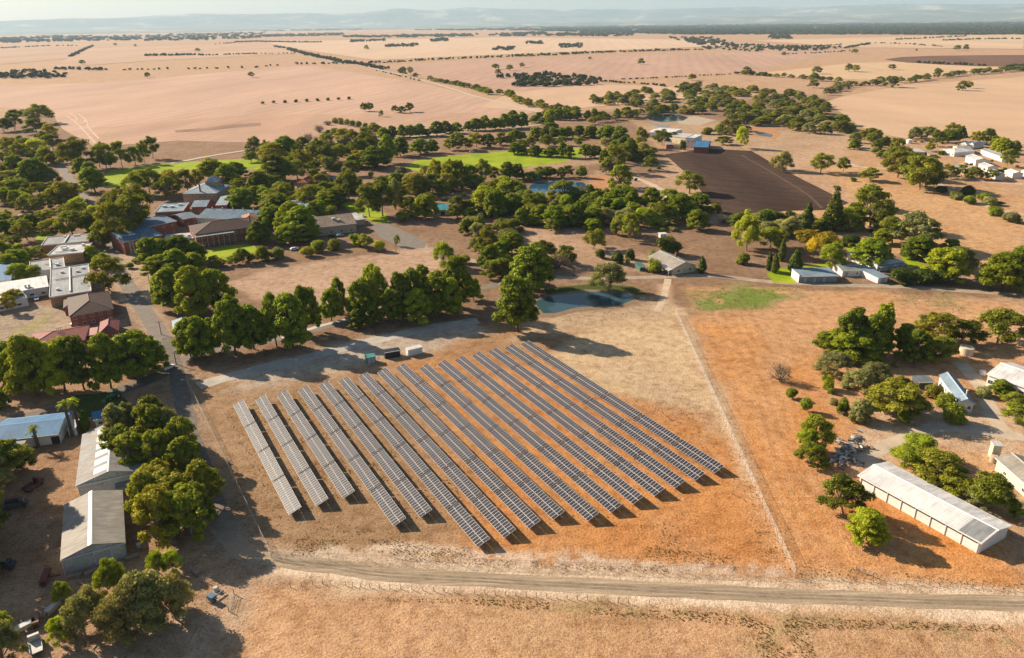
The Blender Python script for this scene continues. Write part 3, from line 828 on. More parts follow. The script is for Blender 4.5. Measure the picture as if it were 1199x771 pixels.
ORD = "zeroth first second third fourth fifth sixth seventh eighth ninth tenth eleventh twelfth thirteenth fourteenth fifteenth sixteenth seventeenth eighteenth nineteenth twentieth".split()
ORD += ["twenty-" + w for w in ORD[1:10]] + ["thirtieth"] + ["thirty-" + w for w in ORD[1:10]] + ["fortieth"]
def make_table():
    root = empty("solar_table")
    pm = panel_mesh()
    rot = Matrix.Rotation(TILT, 4, 'X')
    n = 16; step = (SEG - 0.52) / n
    for r in range(2):
        for k in range(n):
            o = child("solar_panel", pm, root)
            o.matrix_basis = Matrix.Translation((-(SEG - 0.52) / 2 + step * (k + 0.5), 0, H0)) @ rot @ Matrix.Translation((0, r * (SLANT / 2 + 0.035), 0))
    st = plain("galvanised steel", (0.42, 0.42, 0.42), 0.5, 0.2, 2, 0.6)
    mb = MB()
    c_, s_ = math.cos(TILT), math.sin(TILT)
    for f in (0.12, 0.38, 0.62, 0.88):
        y, z = WID * f, H0 + (H1 - H0) * f
        mb.box(-SEG/2 + 0.2, y - 0.035, z - 0.15, SEG/2 - 0.2, y + 0.035, z - 0.065)
    for k in range(5):
        x = -SEG/2 + 0.9 + k * (SEG - 1.8) / 4
        mb.add([(x-.04,.1,H0+.03-.27),(x+.04,.1,H0+.03-.27),(x+.04,WID-.1,H1-.03-.27),(x-.04,WID-.1,H1-.03-.27),(x-.04,.1,H0+.03-.155),(x+.04,.1,H0+.03-.155),(x+.04,WID-.1,H1-.03-.155),(x-.04,WID-.1,H1-.03-.155)],
               [(0,3,2,1),(4,5,6,7),(0,1,5,4),(1,2,6,5),(2,3,7,6),(3,0,4,7)])
    mb.build("support_frame", st, root)
    for y in (0.22, 0.80):
        p = MB()
        p.box(-0.05, -0.05, -0.3, 0.05, 0.05, H0 + (H1 - H0) * y - 0.26)
        me = None
        for k in range(5):
            x = -SEG/2 + 0.9 + k * (SEG - 1.8) / 4
            if me is None:
                o = p.build("post", st, root, (x, WID * y, 0)); me = o.data
            else:
                child("post", me, root, (x, WID * y, 0))
    return root
def copy_tree(o, parent=None):
    c = o.copy(); COL.objects.link(c)
    if parent: c.parent = parent
    for ch in list(o.children): copy_tree(ch, c)
    return c
table0 = make_table()
first = True
for i in range(16):
    for k in range(N_TAB[i]):
        r = table0 if first else copy_tree(table0)
        first = False
        v = V_LOW[i] - SEG * (N_TAB[i] - 1 - k) - SEG / 2
        c = B_DIR * (U0 + PITCH_ROW * i) + A_DIR * v
        r.location = (c[0], c[1], 0)
        r.rotation_euler = (0, 0, TH)
        where = "road end table" if k == N_TAB[i] - 1 else ("pine end table" if k == 0 else ORD[k + 1] + " table from the pine end")
        tag(r, f"tilted solar {where}, {ORD[i + 1]} row from the sheds", "solar table", "solar tables in rows on the orange paddock")
# ------------------------------------------------------------------ buildings
BR = brick_wall("red brick", (0.30, 0.085, 0.052), (0.235, 0.065, 0.042), (0.33, 0.24, 0.19))
OCH = brick_wall("ochre brick", (0.42, 0.235, 0.10), (0.36, 0.20, 0.085), (0.42, 0.32, 0.2))
STONE = brick_wall("sandstone", (0.40, 0.30, 0.19), (0.33, 0.245, 0.155), (0.36, 0.29, 0.21))
WHITE = plain("white wall", (0.74, 0.72, 0.68), 0.7, 0.18)
CREAM = plain("cream wall", (0.62, 0.52, 0.38), 0.7, 0.2)
TANW = plain("tan wall", (0.46, 0.36, 0.25), 0.8, 0.2)
TINW = metal_roof("tin wall", (0.50, 0.51, 0.50), 'Y', 0.1, 0.3, 0.5, False)
GREENW = plain("pale green wall", (0.50, 0.55, 0.47), 0.7, 0.2)
TRIM = plain("white trim", (0.72, 0.71, 0.68), 0.55, 0.12)
DARKOPEN = plain("dark doorway", (0.035, 0.032, 0.03), 0.8, 0.3)
DOORM = plain("grey door", (0.42, 0.44, 0.45), 0.6, 0.2)
TERRA = plain("terracotta", (0.40, 0.14, 0.07), 0.8, 0.25)
GLASS = glass_mat()
RC = {'paleblue': (0.33, 0.41, 0.47), 'slateblue': (0.10, 0.175, 0.25), 'bluegrey': (0.22, 0.30, 0.37), 'blue': (0.05, 0.19, 0.38), 'pale': (0.52, 0.51, 0.50), 'grey': (0.27, 0.28, 0.285), 'beige': (0.33, 0.30, 0.255),
      'tan': (0.36, 0.27, 0.20), 'white': (0.70, 0.69, 0.675), 'teal': (0.03, 0.26, 0.33), 'dark': (0.16, 0.185, 0.19), 'olive': (0.27, 0.30, 0.27), 'tar': (0.30, 0.31, 0.325)}
_wm = {}
def window_mesh(w, h):
    k = (round(w, 2), round(h, 2))
    if k not in _wm:
        a = MB(); a.add([(-w/2+.06, 0, .06), (w/2-.06, 0, .06), (w/2-.06, 0, h-.06), (-w/2+.06, 0, h-.06)], [(0,1,2,3)])
        f = MB(); t = 0.09
        f.box(-w/2, -.03, 0, -w/2+t, .05, h); f.box(w/2-t, -.03, 0, w/2, .05, h)
        f.box(-w/2+t, -.03, 0, w/2-t, .05, t); f.box(-w/2+t, -.03, h-t, w/2-t, .05, h)
        f.box(-.03, -.025, t, .03, .045, h-t)
        def me(mb, nm, mt):
            m = bpy.data.meshes.new(nm); m.from_pydata(mb.v, [], mb.f); m.materials.append(mt); m.update(); return m
        _wm[k] = (me(a, "window", GLASS), me(f, "frame", TRIM))
    return _wm[k]
class Bld: pass
def building(name, label, A, B, C, eave, rise=1.5, roof='gable', wall=None, rmat=None, cat="building", group=None, over=0.4,
             win=(0, 0, 0), storeys=1, side=0, door=None, chim=(), ridge_cap=True, parapet=False, minw=None, rust=0.0, rc='pale', fascia=True, door_w=1.1, door_h=2.1, extras=None):
    """a building measured from three eave corners: A front left, B front right, C on the back edge"""
    a, b, c = (Vector(G(*p, eave)) for p in (A, B, C))
    ex = (b - a); L = ex.length; ex.normalize()
    ey = Vector((-ex.y, ex.x))
    Wd = (c - b).dot(ey)
    if minw: Wd = max(Wd, minw)
    Wd = max(Wd, 2.0)
    root = empty(name, (a.x, a.y, 0), math.atan2(ex.y, ex.x), label, cat, group)
    wall = wall or WHITE
    # walls, with gable ends where the roof has them
    o = over; wx0, wx1, wy0, wy1 = o, L - o, o, Wd - o
    if parapet or L < 3 or Wd < 3: wx0 = wy0 = 0.12; wx1 = L - 0.12; wy1 = Wd - 0.12
    mb = MB(); E_ = eave - 0.08
    if roof == 'gable':
        mb.box(wx0, wy0, -0.3, wx1, wy1, E_)
        k = rise / (Wd / 2); zz = E_ + k * (Wd / 2 - 0) - 0.12
        for x in (wx0, wx1):
            mb.add([(x - .1 if x > L / 2 else x, wy0, E_), (x - .1 if x > L / 2 else x, wy1, E_), (x - .1 if x > L / 2 else x, Wd / 2, zz), (x + (0 if x > L/2 else .1), wy0, E_), (x + (0 if x > L/2 else .1), wy1, E_), (x + (0 if x > L/2 else .1), Wd / 2, zz)],
                   [(0,2,1),(3,4,5),(0,3,5,2),(1,2,5,4),(0,1,4,3)])
    elif roof == 'gabley':
        mb.box(wx0, wy0, -0.3, wx1, wy1, E_)
        k = rise / (L / 2); zz = E_ + k * (L / 2) - 0.12
        for y0, y1 in ((wy0, wy0 + .1), (wy1 - .1, wy1)):
            mb.add([(wx0, y0, E_), (wx1, y0, E_), (L / 2, y0, zz), (wx0, y1, E_), (wx1, y1, E_), (L / 2, y1, zz)],
                   [(0,1,2),(3,5,4),(0,2,5,3),(1,4,5,2),(0,3,4,1)])
    elif roof == 'skillion':
        mb.add([(wx0,wy0,-.3),(wx1,wy0,-.3),(wx1,wy1,-.3),(wx0,wy1,-.3),(wx0,wy0,E_-.05),(wx1,wy0,E_-.05),(wx1,wy1,E_+rise-.1),(wx0,wy1,E_+rise-.1)],
               [(0,3,2,1),(4,5,6,7),(0,1,5,4),(1,2,6,5),(2,3,7,6),(3,0,4,7)])
    else:
        mb.box(wx0, wy0, -0.3, wx1, wy1, E_)
    mb.build("wall", wall, root)
    axis = 'Y' if roof in ('gable', 'hip', 'flat', 'skillion') else 'X'
    rm = rmat or metal_roof("roof " + rc + str(rust), RC[rc], axis, rust)
    t = 0.12; mb = MB(); cap = MB()
    if roof == 'gable':
        mb.slab([(0,0,eave),(L,0,eave),(L,Wd/2,eave+rise),(0,Wd/2,eave+rise)], t); mb.slab([(0,Wd/2,eave+rise),(L,Wd/2,eave+rise),(L,Wd,eave),(0,Wd,eave)], t)
        cap.slab([(-.02,Wd/2-.3,eave+rise-.02-.3*rise/(Wd/2)+.04),(L+.02,Wd/2-.3,eave+rise-.02-.3*rise/(Wd/2)+.04),(L+.02,Wd/2,eave+rise+.05),(-.02,Wd/2,eave+rise+.05)], .03)
        cap.slab([(-.02,Wd/2,eave+rise+.05),(L+.02,Wd/2,eave+rise+.05),(L+.02,Wd/2+.3,eave+rise-.02-.3*rise/(Wd/2)+.04),(-.02,Wd/2+.3,eave+rise-.02-.3*rise/(Wd/2)+.04)], .03)
    elif roof == 'gabley':
        mb.slab([(0,0,eave),(L/2,0,eave+rise),(L/2,Wd,eave+rise),(0,Wd,eave)], t); mb.slab([(L/2,0,eave+rise),(L,0,eave),(L,Wd,eave),(L/2,Wd,eave+rise)], t)
        dz = .3 * rise / (L/2)
        cap.slab([(L/2-.3,-.02,eave+rise-dz+.03),(L/2,-.02,eave+rise+.05),(L/2,Wd+.02,eave+rise+.05),(L/2-.3,Wd+.02,eave+rise-dz+.03)], .03)
        cap.slab([(L/2,-.02,eave+rise+.05),(L/2+.3,-.02,eave+rise-dz+.03),(L/2+.3,Wd+.02,eave+rise-dz+.03),(L/2,Wd+.02,eave+rise+.05)], .03)
    elif roof == 'hip':
        if L >= Wd:
            r0, r1 = (Wd/2, Wd/2), (L - Wd/2, Wd/2)
        else:
            r0, r1 = (L/2, L/2), (L/2, Wd - L/2)
        za = eave + rise
        v = [(0,0,eave),(L,0,eave),(L,Wd,eave),(0,Wd,eave),(*r0,za),(*r1,za)]
        if L >= Wd: f = [(0,1,5,4),(1,2,5),(2,3,4,5),(3,0,4),(0,3,2,1)]
        else: f = [(0,1,4),(1,2,5,4),(2,3,5),(3,0,4,5),(0,3,2,1)]
        mb.add(v, f)
        vv = [Vector(q) for q in v]
        cap.cyl(vv[4] + Vector((0,0,.03)), vv[5] + Vector((0,0,.031)), .13, .13, 6)
        pairs = ((0,4),(3,4),(1,5),(2,5)) if L >= Wd else ((0,4),(1,4),(2,5),(3,5))
        for i_, j_ in pairs: cap.cyl(vv[i_] + Vector((0,0,.02)), vv[j_] + Vector((0,0,.03)), .1, .1, 6)
    elif roof == 'skillion':
        mb.slab([(0,0,eave),(L,0,eave),(L,Wd,eave+rise),(0,Wd,eave+rise)], t)
    else:
        mb.slab([(0,0,eave),(L,0,eave),(L,Wd,eave+0.12),(0,Wd,eave+0.12)], t)
    ro = mb.build("roof", rm, root)
    if cap.v and ridge_cap: cap.build("ridge_cap", plain("cap " + rc, tuple(min(1, x * 1.25 + .04) for x in RC[rc]), 0.5, .1) if not rmat else plain("tile cap", (0.30,0.17,0.12), .7, .2), ro)
    if parapet:
        p = MB()
        p.box(-.1,-.1,eave-.25,L+.1,.1,eave+.38); p.box(-.1,Wd-.1,eave-.1,L+.1,Wd+.1,eave+.46)
        p.box(-.1,.1,eave-.25,.1,Wd-.1,eave+.42); p.box(L-.1,.1,eave-.25,L+.1,Wd-.1,eave+.42)
        p.build("parapet", TRIM, root)
    elif fascia and roof != 'hip':
        p = MB()
        p.box(0,-.14,eave-.22,L,-.02,eave-.02); p.box(0,Wd+.02,eave-.22,L,Wd+.14,eave-.02) if roof != 'gabley' else None
        p.build("gutter", TRIM, root)
    # windows on the front and, if asked, on the ends
    n, w, h = win
    for s in range(storeys):
        z = 0.9 + s * (eave / storeys)
        if n:
            wm, fm = window_mesh(w, h)
            for k in range(n):
                x = wx0 + (wx1 - wx0) * (k + 0.5) / n
                q = child("window", wm, root, (x, wy0 - 0.012, z)); child("frame", fm, q)
        if side:
            wm, fm = window_mesh(w or 1.1, h or 1.2)
            for k in range(side):
                y = wy0 + (wy1 - wy0) * (k + 0.5) / side
                q = child("window", wm, root, (wx1 + 0.012, y, z), math.pi / 2); child("frame", fm, q)
                q = child("window", wm, root, (wx0 - 0.012, y, z), -math.pi / 2); child("frame", fm, q)
    for dx in (door or ()):
        d = MB(); d.box(-door_w/2, -.06, 0, door_w/2, 0.02, door_h)
        q = d.build("door", DOORM, root, (wx0 + (wx1 - wx0) * dx, wy0 - .01, 0.02))
        hd = MB(); hd.box(door_w/2 - .22, -.10, door_h*.45, door_w/2 - .12, -.06, door_h*.45 + .12); hd.build("handle", DARKOPEN, q)
    for fx, fy, zt in chim:
        cm = MB(); cm.box(-.4,-.4,eave - .1,.4,.4,zt); cm.box(-.5,-.5,zt,.5,.5,zt+.22); 
        q = cm.build("chimney", BR, root, (L*fx, Wd*fy, 0))
        pm = MB(); pm.cyl((0,0,zt+.2),(0,0,zt+.75),.17,.14,8); pm.build("chimney_pot", TERRA, q)
    r = Bld(); r.root, r.L, r.W, r.eave, r.roof, r.rise = root, L, Wd, eave, ro, rise
    return r
def roof_unit(b, fx, fy, w, d, h, z=None, mat=None, name="air_conditioner"):
    """a plant box on a flat roof"""
    m = MB(); z = b.eave + 0.1 if z is None else z
    m.box(-w/2,-d/2,0,w/2,d/2,h*.85); m.box(-w/2-.05,-d/2-.05,h*.85,w/2+.05,d/2+.05,h)
    return m.build(name, mat or TRIM, b.root, (b.L*fx, b.W*fy, z))
def duct(b, p0, p1, r=0.22, z=None):
    m = MB(); z = (b.eave + .45) if z is None else z
    m.cyl((b.L*p0[0], b.W*p0[1], z), (b.L*p1[0], b.W*p1[1], z), r, r, 8)
    return m.build("duct", TRIM, b.root)
def verandah(b, depth=2.0, z=2.5, x0=0.0, x1=1.0, rc='pale', n=4, back=None):
    """a lean-to roof on posts along the front"""
    m = MB(); y1 = 0.35
    m.slab([(b.L*x0, -depth, z-.35),(b.L*x1, -depth, z-.35),(b.L*x1, y1, z),(b.L*x0, y1, z)], .08)
    q = m.build("verandah", metal_roof("roof " + rc + "0.0", RC[rc], 'Y'), b.root)
    for k in range(n):
        p = MB(); x = b.L * (x0 + (x1 - x0) * (k + .05) / (n - .9))
        p.box(-.06,-.06,-.1,.06,.06,z-.4); p.build("post", TRIM, q, (x, -depth + .15, 0))
def rollers(b, xs_, w, h, mat=DARKOPEN, name="roller_door"):
    for fx in xs_:
        m = MB(); m.box(-w/2,-.05,0,w/2,.05,h)
        q = m.build(name, mat, b.root, (b.L*fx, 0.36, 0.01))
        f = MB(); f.box(-w/2-.12,-.08,0,-w/2,.06,h+.12); f.box(w/2,-.08,0,w/2+.12,.06,h+.12); f.box(-w/2,-.08,h,w/2,.06,h+.12)
        f.build("frame", TRIM, q)

# --- sheds by the dark road
b = building("farm_shed", "big grey gable shed with a white ridge strip near the scrap yard", (70.2,656.6),(147,635.4),(136.1,575.8), 4.0, 1.9, 'gabley', TINW, rc='beige', cat="shed")
m_ = MB(); w_ = .75; dz_ = w_ * b.rise / (b.L / 2)
m_.slab([(b.L/2-w_,-.03,b.eave+b.rise-dz_+.07),(b.L/2,-.03,b.eave+b.rise+.09),(b.L/2,b.W+.03,b.eave+b.rise+.09),(b.L/2-w_,b.W+.03,b.eave+b.rise-dz_+.07)], .03)
m_.build("skylight", plain("ridge sheet", (0.78,0.76,0.72), .5, .1), b.roof)
rollers(b, (0.62,), 3.2, 3.2, DOORM)
m_ = MB(); m_.cyl((.2,.15,0),(.2,.15,3.6),.06,.06,6); m_.build("downpipe", TRIM, b.root)
b = building("farm_shed", "rust streaked iron gable shed with clear skylight sheets next to the pruned gums", (88,570),(168.5,552),(160,496), 4.6, 2.2, 'gabley', TINW, rc='grey', cat="shed", rust=0.55)
for fx, nm in ((0.30, 3),):
    for k in range(6):
        m_ = MB(); x0, x1 = b.L*.27, b.L*.47; f = lambda x: b.eave + b.rise * x / (b.L/2) + .03
        y0 = b.W * (.06 + k * .155)
        m_.slab([(x0,y0,f(x0)),(x1,y0,f(x1)),(x1,y0+b.W*.10,f(x1)),(x0,y0+b.W*.10,f(x0))], .02)
        m_.build("skylight", plain("clear sheet", (0.46,0.44,0.40), .35, .12), b.roof)
m_ = MB(); m_.slab([(b.L*.55,.4,2.9),(b.L*.99,.4,2.9),(b.L*.99,-2.2,2.5),(b.L*.55,-2.2,2.5)][::-1], .08)
q_ = m_.build("lean_to", metal_roof("roof grey0.55", RC['grey'], 'X', .55), b.root)
for x in (.57, .97):
    p_ = MB(); p_.box(-.07,-.07,-.1,.07,.07,2.5); p_.build("post", TINW, q_, (b.L*x, -2.05, 0))
b = building("packing_shed", "long blue roofed shed with a lean-to cut by the photo edge below the road", (-15,518.3),(68.5,508.5),(66.2,484.4), 3.2, 1.5, 'gable', WHITE, rc='blue', cat="shed")
verandah(b, 3.4, 2.9, 0, .55, 'grey', 5)
rollers(b, (.93,), 2.2, 2.4)
b = building("packing_shed", "low blue roofed white shed between the dark cypress and pruned gums", (109.1,492.7),(146,483.6),(145.2,475.7), 2.8, .5, 'skillion', WHITE, rc='blue', cat="shed", win=(3,1.2,.9), door=(.4,))
b = building("plant_room", "small white flat roofed hut at the foot of the two tall palms", (78.3,502.5),(88.8,501),(84.3,492), 2.6, .2, 'flat', WHITE, rc='pale', cat="hut", door=(.5,))
# --- houses west of the avenue
MAR = tile_roof("maroon tile", (0.30, 0.085, 0.075)); DKT = tile_roof("dark tile", (0.085, 0.045, 0.036)); REDT = tile_roof("red tile", (0.34, 0.085, 0.06))
b = building("brick_house", "long brick house with a maroon hip roof and steel flues behind the pines", (29.4,408.3),(99.3,398.5),(96.3,381.9), 3.2, 2.2, 'hip', BR, MAR, cat="house", win=(6,1.3,1.2), side=2)
for k in range(3):
    m_ = MB(); m_.cyl((0,0,0),(0,0,2.6),.12,.12,8); m_.cyl((0,0,2.6),(0,0,2.75),.22,.22,8); m_.build("flue", TRIM, b.root, (b.L*(.50+.035*k), b.W*.45, b.eave+1.2))
b = building("brick_house", "small brick cottage with a maroon hip roof beside the avenue", (115.1,391.7),(139.2,388),(135.5,374.4), 3.2, 2.0, 'hip', BR, MAR, cat="house", win=(2,1.2,1.2), side=2, door=(.85,))
building("breezeway", "low pink roofed link joining the two maroon roofed brick houses", (98.8,393.5),(113,391.5),(112,384.5), 2.6, .4, 'skillion', BR, plain("pink sheet", (.50,.24,.20), .6, .2), cat="walkway roof")
b = building("brick_house", "two storey red brick house with a dark brown hip roof", (80.5,371.4),(133.2,362.4),(126.4,341.3), 5.2, 2.8, 'hip', BR, DKT, cat="house", win=(5,1.2,1.3), storeys=2, side=2, door=(.92,))
building("brick_wing", "low brick wing with a dark brown hip roof joined to the two storey house", (73.8,361.5),(109,356),(112,345.5), 3.4, 1.8, 'hip', BR, DKT, cat="house", win=(3,1.1,1.1))
# --- flat roofed grey complex
b = building("flat_roof_hall", "ochre brick block with a large grey flat roof and pipework", (58,348.8),(106.9,341.3),(99.3,310.5), 4.6, 0, 'flat', OCH, rc='tar', parapet=True, win=(4,1.6,.9), door=(.7,))
duct(b, (.12,.55), (.95,.60)); duct(b, (.5,.08), (.5,.95), .35); duct(b, (.75,.3), (.92,.3)); 
for x, y in ((.2,.2),(.3,.8),(.7,.75),(.85,.85)): roof_unit(b, x, y, 1.3, 1.0, .9)
b = building("flat_roof_hall", "ochre brick block with a pale flat roof cluttered with plant", (55.7,299.2),(97.1,296.2),(94.1,286.4), 4.6, 0, 'flat', OCH, rc='pale', parapet=True, win=(3,1.5,.9))
for x, y, w in ((.25,.7,2.6),(.35,.45,2.0),(.6,.35,2.2),(.8,.8,1.2)): roof_unit(b, x, y, w, 1.4, 1.1)
duct(b, (.15,.2), (.6,.25))
b = building("flat_roof_hall", "brown walled block with a split grey flat roof, farthest of the flat roofed blocks", (48.2,288),(103.9,282.7),(101.6,274.4), 5.0, 0, 'flat', OCH, rc='grey', parapet=True, win=(4,1.4,.9))
m_ = MB(); m_.box(b.L*.47,.2,b.eave,b.L*.49,b.W-.2,b.eave+.7); m_.build("roof_upstand", TRIM, b.root)
for x in (.4,.62,.7): roof_unit(b, x, .85, 1.2, .9, .7)
b = building("flat_roof_hall", "grey flat roofed block with raised white ducts beside the yellow green bush", (35,319.5),(76,313.5),(73.8,302), 4.4, 0, 'flat', WHITE, rc='tar', parapet=True)
duct(b, (.45,.5), (.9,.45)); duct(b, (.6,.1), (.6,.95), .3); roof_unit(b, .8, .3, 1.6, 1.2, 1.0)
b = building("flat_roof_hall", "long white roofed block running off the photo edge among flat roofs", (-14,347),(57,335.5),(54.5,324), 4.0, .5, 'skillion', WHITE, rc='white', win=(5,1.6,1.0))
for x in (.62,.68): roof_unit(b, x, .2, .9, 1.1, 1.3, b.eave+.2)
building("blue_roof_hall", "block with a deep blue metal roof at the photo edge beside the yellow green bush", (-7.5,329.3),(13.5,326.3),(13.5,309), 4.2, 1.0, 'skillion', WHITE, rc='blue')
building("flat_roof_hall", "white flat roofed porch block in front of the flat roofed complex", (-10,358),(32,349.5),(30,340), 3.4, 0, 'flat', WHITE, rc='white', parapet=True, win=(2,1.6,1.0))
# --- brick college
b = building("college_block", "red brick block with white pilasters and blue grey roof facing the avenue", (143.5,284),(191,275),(184.9,265), 7.0, 1.0, 'skillion', BR, rc='slateblue', win=(3,1.0,1.4), storeys=2)
for fx in (.16,.24,.62):
    m_ = MB(); m_.box(-.35,-.12,0,.35,.0,6.6); m_.build("pilaster", plain("render strip", (.50,.42,.36), .8, .2), b.root, (b.L*fx, .4, 0))
b = building("college_block", "tall red brick block with a blue grey roof behind the pilastered block", (164,267.5),(207.5,258.8),(202.2,251), 7.4, 1.0, 'skillion', BR, rc='slateblue', win=(4,1.0,1.4), storeys=2)
building("college_block", "small brick block with a white gable by the courtyard lawn", (214,257.2),(232,253.5),(234,245.7), 5.0, 1.6, 'gable', BR, rc='bluegrey', win=(2,1.0,1.3))
b = building("dormitory", "long white walled wing under a deep blue gable roof", (229.3,255.2),(294,257.6),(300.5,246.2), 5.0, 2.8, 'gable', WHITE, rc='slateblue', win=(12,1.1,1.5), cat="building")
for k in range(5):
    m_ = MB(); m_.cyl((0,0,0),(0,0,1.1),.28,.28,8); m_.cyl((0,0,1.1),(0,0,1.3),.4,.1,8); m_.build("roof_vent", TRIM, b.root, (b.L*(.12+.19*k), b.W*.5, b.eave+b.rise-.1))
b = building("dormitory", "two storey red brick wing with a long dark brown hip roof", (227.8,275.3),(307.6,264.5),(304.6,253.8), 7.2, 3.4, 'hip', BR, DKT, cat="building", win=(14,1.2,1.4), storeys=2, side=3, chim=((.86,.35,11.6),))
verandah(b, 2.2, 6.7, 0, .56, 'pale', 8)
building("annex", "small terracotta tiled brick annex at the end of the long blue roof", (284,258.8),(303,257),(302,250.5), 6.2, 1.8, 'hip', BR, tile_roof("orange tile", (.40,.19,.11)), cat="building")
b = building("car_port", "flat pale roof cluttered with plant in front of the courtyard", (191,281.8),(227.8,278.8),(223.3,272.8), 3.2, 0, 'flat', WHITE, rc='pale')
for x, y in ((.3,.3),(.55,.6),(.8,.4)): roof_unit(b, x, y, 1.4, 1.0, .8)
b = building("stone_hall", "two storey sandstone hall with a blue grey hip roof", (212.8,227.3),(253.4,226.6),(274,216.5), 8.2, 4.0, 'hip', STONE, rc='paleblue', cat="hall", win=(7,1.1,1.9), storeys=2, side=4, chim=((.08,.75,15),(.5,.1,14),(.93,.7,15),(.62,.9,15)))
b = building("hall_tower", "square sandstone tower with a pyramid roof rising behind the hall roof", (239.2,214.0),(255,213.4),(255.6,210), 13.2, 3.3, 'hip', STONE, rc='paleblue', cat="tower", win=(2,.9,1.8), storeys=3, minw=7)
building("hall_annex", "brick annex with a blue grey gable roof stepping down from the stone hall", (252,240.5),(266,240),(274,228.5), 5.2, 2.2, 'gable', BR, rc='paleblue', win=(2,1.0,1.5))
building("hall_annex", "brick annex with a steep blue gable in front of the stone hall", (223.3,242.4),(241.8,241.9),(249,235), 4.8, 2.2, 'gable', BR, rc='bluegrey', win=(3,1.0,1.4))
b = building("hall_annex", "low brick block with pale flat roofs left of the gabled annex", (181.2,249.2),(214.3,247.2),(215.8,238.2), 4.0, 0, 'flat', BR, rc='bluegrey', parapet=True, win=(4,1.0,1.3))
for x, y in ((.2,.6),(.5,.5),(.75,.7)): roof_unit(b, x, y, 2.4, 1.5, 1.2)
# --- houses and halls in the trees
building("stone_house", "two storey stone house with a red roof deep among the trees", (346.4,214.4),(359.6,214.4),(367,209), 6.4, 2.0, 'hip', STONE, REDT, cat="house", win=(2,1.0,1.5), storeys=2, side=2)
building("low_house", "long low house with a pale blue grey roof beside the stone house", (333,238),(371,245.5),(375,240.5), 3.4, 1.2, 'gable', WHITE, rc='bluegrey', cat="house", win=(5,1.2,1.0))
b = building("assembly_hall", "wide tan roofed assembly hall beside the shaded car park", (368.9,267.2),(417.7,261.6),(421.5,250.5), 5.0, 3.6, 'gable', TANW, rc='tan', cat="hall", win=(4,1.4,1.2), side=2, door=(.5,.8))
roof_unit(b, .5, .3, 1.6, 1.2, .8, b.eave+2.3); roof_unit(b, .62, .22, 1.2, 1.0, .7, b.eave+1.7)
building("hall_porch", "pale roofed porch on the sunny end of the tan assembly hall", (417,258),(428,256.4),(424,249.5), 3.4, .8, 'skillion', TANW, rc='pale', cat="porch")
b = building("pump_house", "small white pump house with a bright teal roof in the garden trees", (512.4,246.4),(529.2,244.6),(529.2,239), 3.4, .6, 'skillion', WHITE, rc='teal', cat="hut", win=(1,1.0,.9))
rollers(b, (.35,), 2.6, 2.3)
building("hut", "low white annex beside the teal roofed pump house", (529.6,246),(545,245.2),(544,241), 2.8, .3, 'flat', WHITE, rc='pale', cat="hut", door=(.3,))
building("corner_house", "brick house with a blue grey hip roof behind the pines at the crossroads", (202.8,389.1),(228,385),(226.1,371.8), 3.2, 2.0, 'hip', BR, rc='bluegrey', cat="house", win=(3,1.2,1.2), side=2)
b = building("cottage", "cream cottage with a pale gable roof and red chimney beside the lane", (788,315),(815.9,310.7),(801,294.5), 3.2, 2.4, 'gabley', CREAM, rc='beige', cat="cottage", win=(2,1.2,1.3), side=3, door=(.5,), chim=((.66,.5,6.6),))
m_ = MB(); m_.slab([(-2.4,0,2.55),(.35,0,3.1),(.35,b.W*.75,3.1),(-2.4,b.W*.75,2.55)], .08)
q_ = m_.build("verandah", metal_roof("roof pale0.0", RC['pale'], 'X'), b.root)
for k in range(4):
    p_ = MB(); p_.box(-.07,-.07,-.1,.07,.07,2.5); p_.build("post", TRIM, q_, (-2.2, .3 + k*b.W*.23, 0))
building("garden_shed", "tiny dark green garden shed left of the cream cottage", (749,313),(757,312.2),(756,307), 2.3, .4, 'skillion', plain("dark green tin", (.07,.15,.12), .6, .2), rmat=plain("dark green tin", (.07,.15,.12)), cat="shed")
# --- homestead
b = building("machinery_shed", "long low shed with a pale skillion roof and white end wall at the homestead", (936.3,324.2),(982.6,323.2),(975.1,314.6), 3.0, .7, 'skillion', plain("slate wall", (.24,.28,.31), .7, .2), rc='bluegrey', cat="shed", door=(.15,.4,.65))
m_ = MB(); m_.box(-.25,0,-.1,.02,b.W*.8,3.7); m_.build("end_wall", WHITE, b.root, (0.1,.3,0))
building("machinery_shed", "square white shed with an olive roof beside the long homestead shed", (986.4,317.4),(1011.4,316.7),(1005.2,308.6), 2.9, .9, 'gable', WHITE, rc='olive', cat="shed", win=(2,1.0,.9), door=(.2,))
b = building("homestead", "white homestead with a pale hip roof and three red chimneys", (1027.7,310.6),(1060.3,306.9),(1050.3,289.6), 3.4, 2.2, 'hip', WHITE, rc='pale', cat="house", win=(5,1.0,1.5), side=3, door=(.5,), chim=((.35,.8,7.2),(.82,.62,7.2),(.88,.4,7.0)))
verandah(b, 1.8, 3.0, 0, 1, 'bluegrey', 6)
b = building("garage", "small white garage with a blue skillion roof in front of the homestead", (1028.5,325.5),(1041.5,324),(1027.5,309.5), 2.8, .6, 'skillion', WHITE, rc='bluegrey', cat="garage")
rollers(b, (.5,), 2.4, 2.2, DOORM)
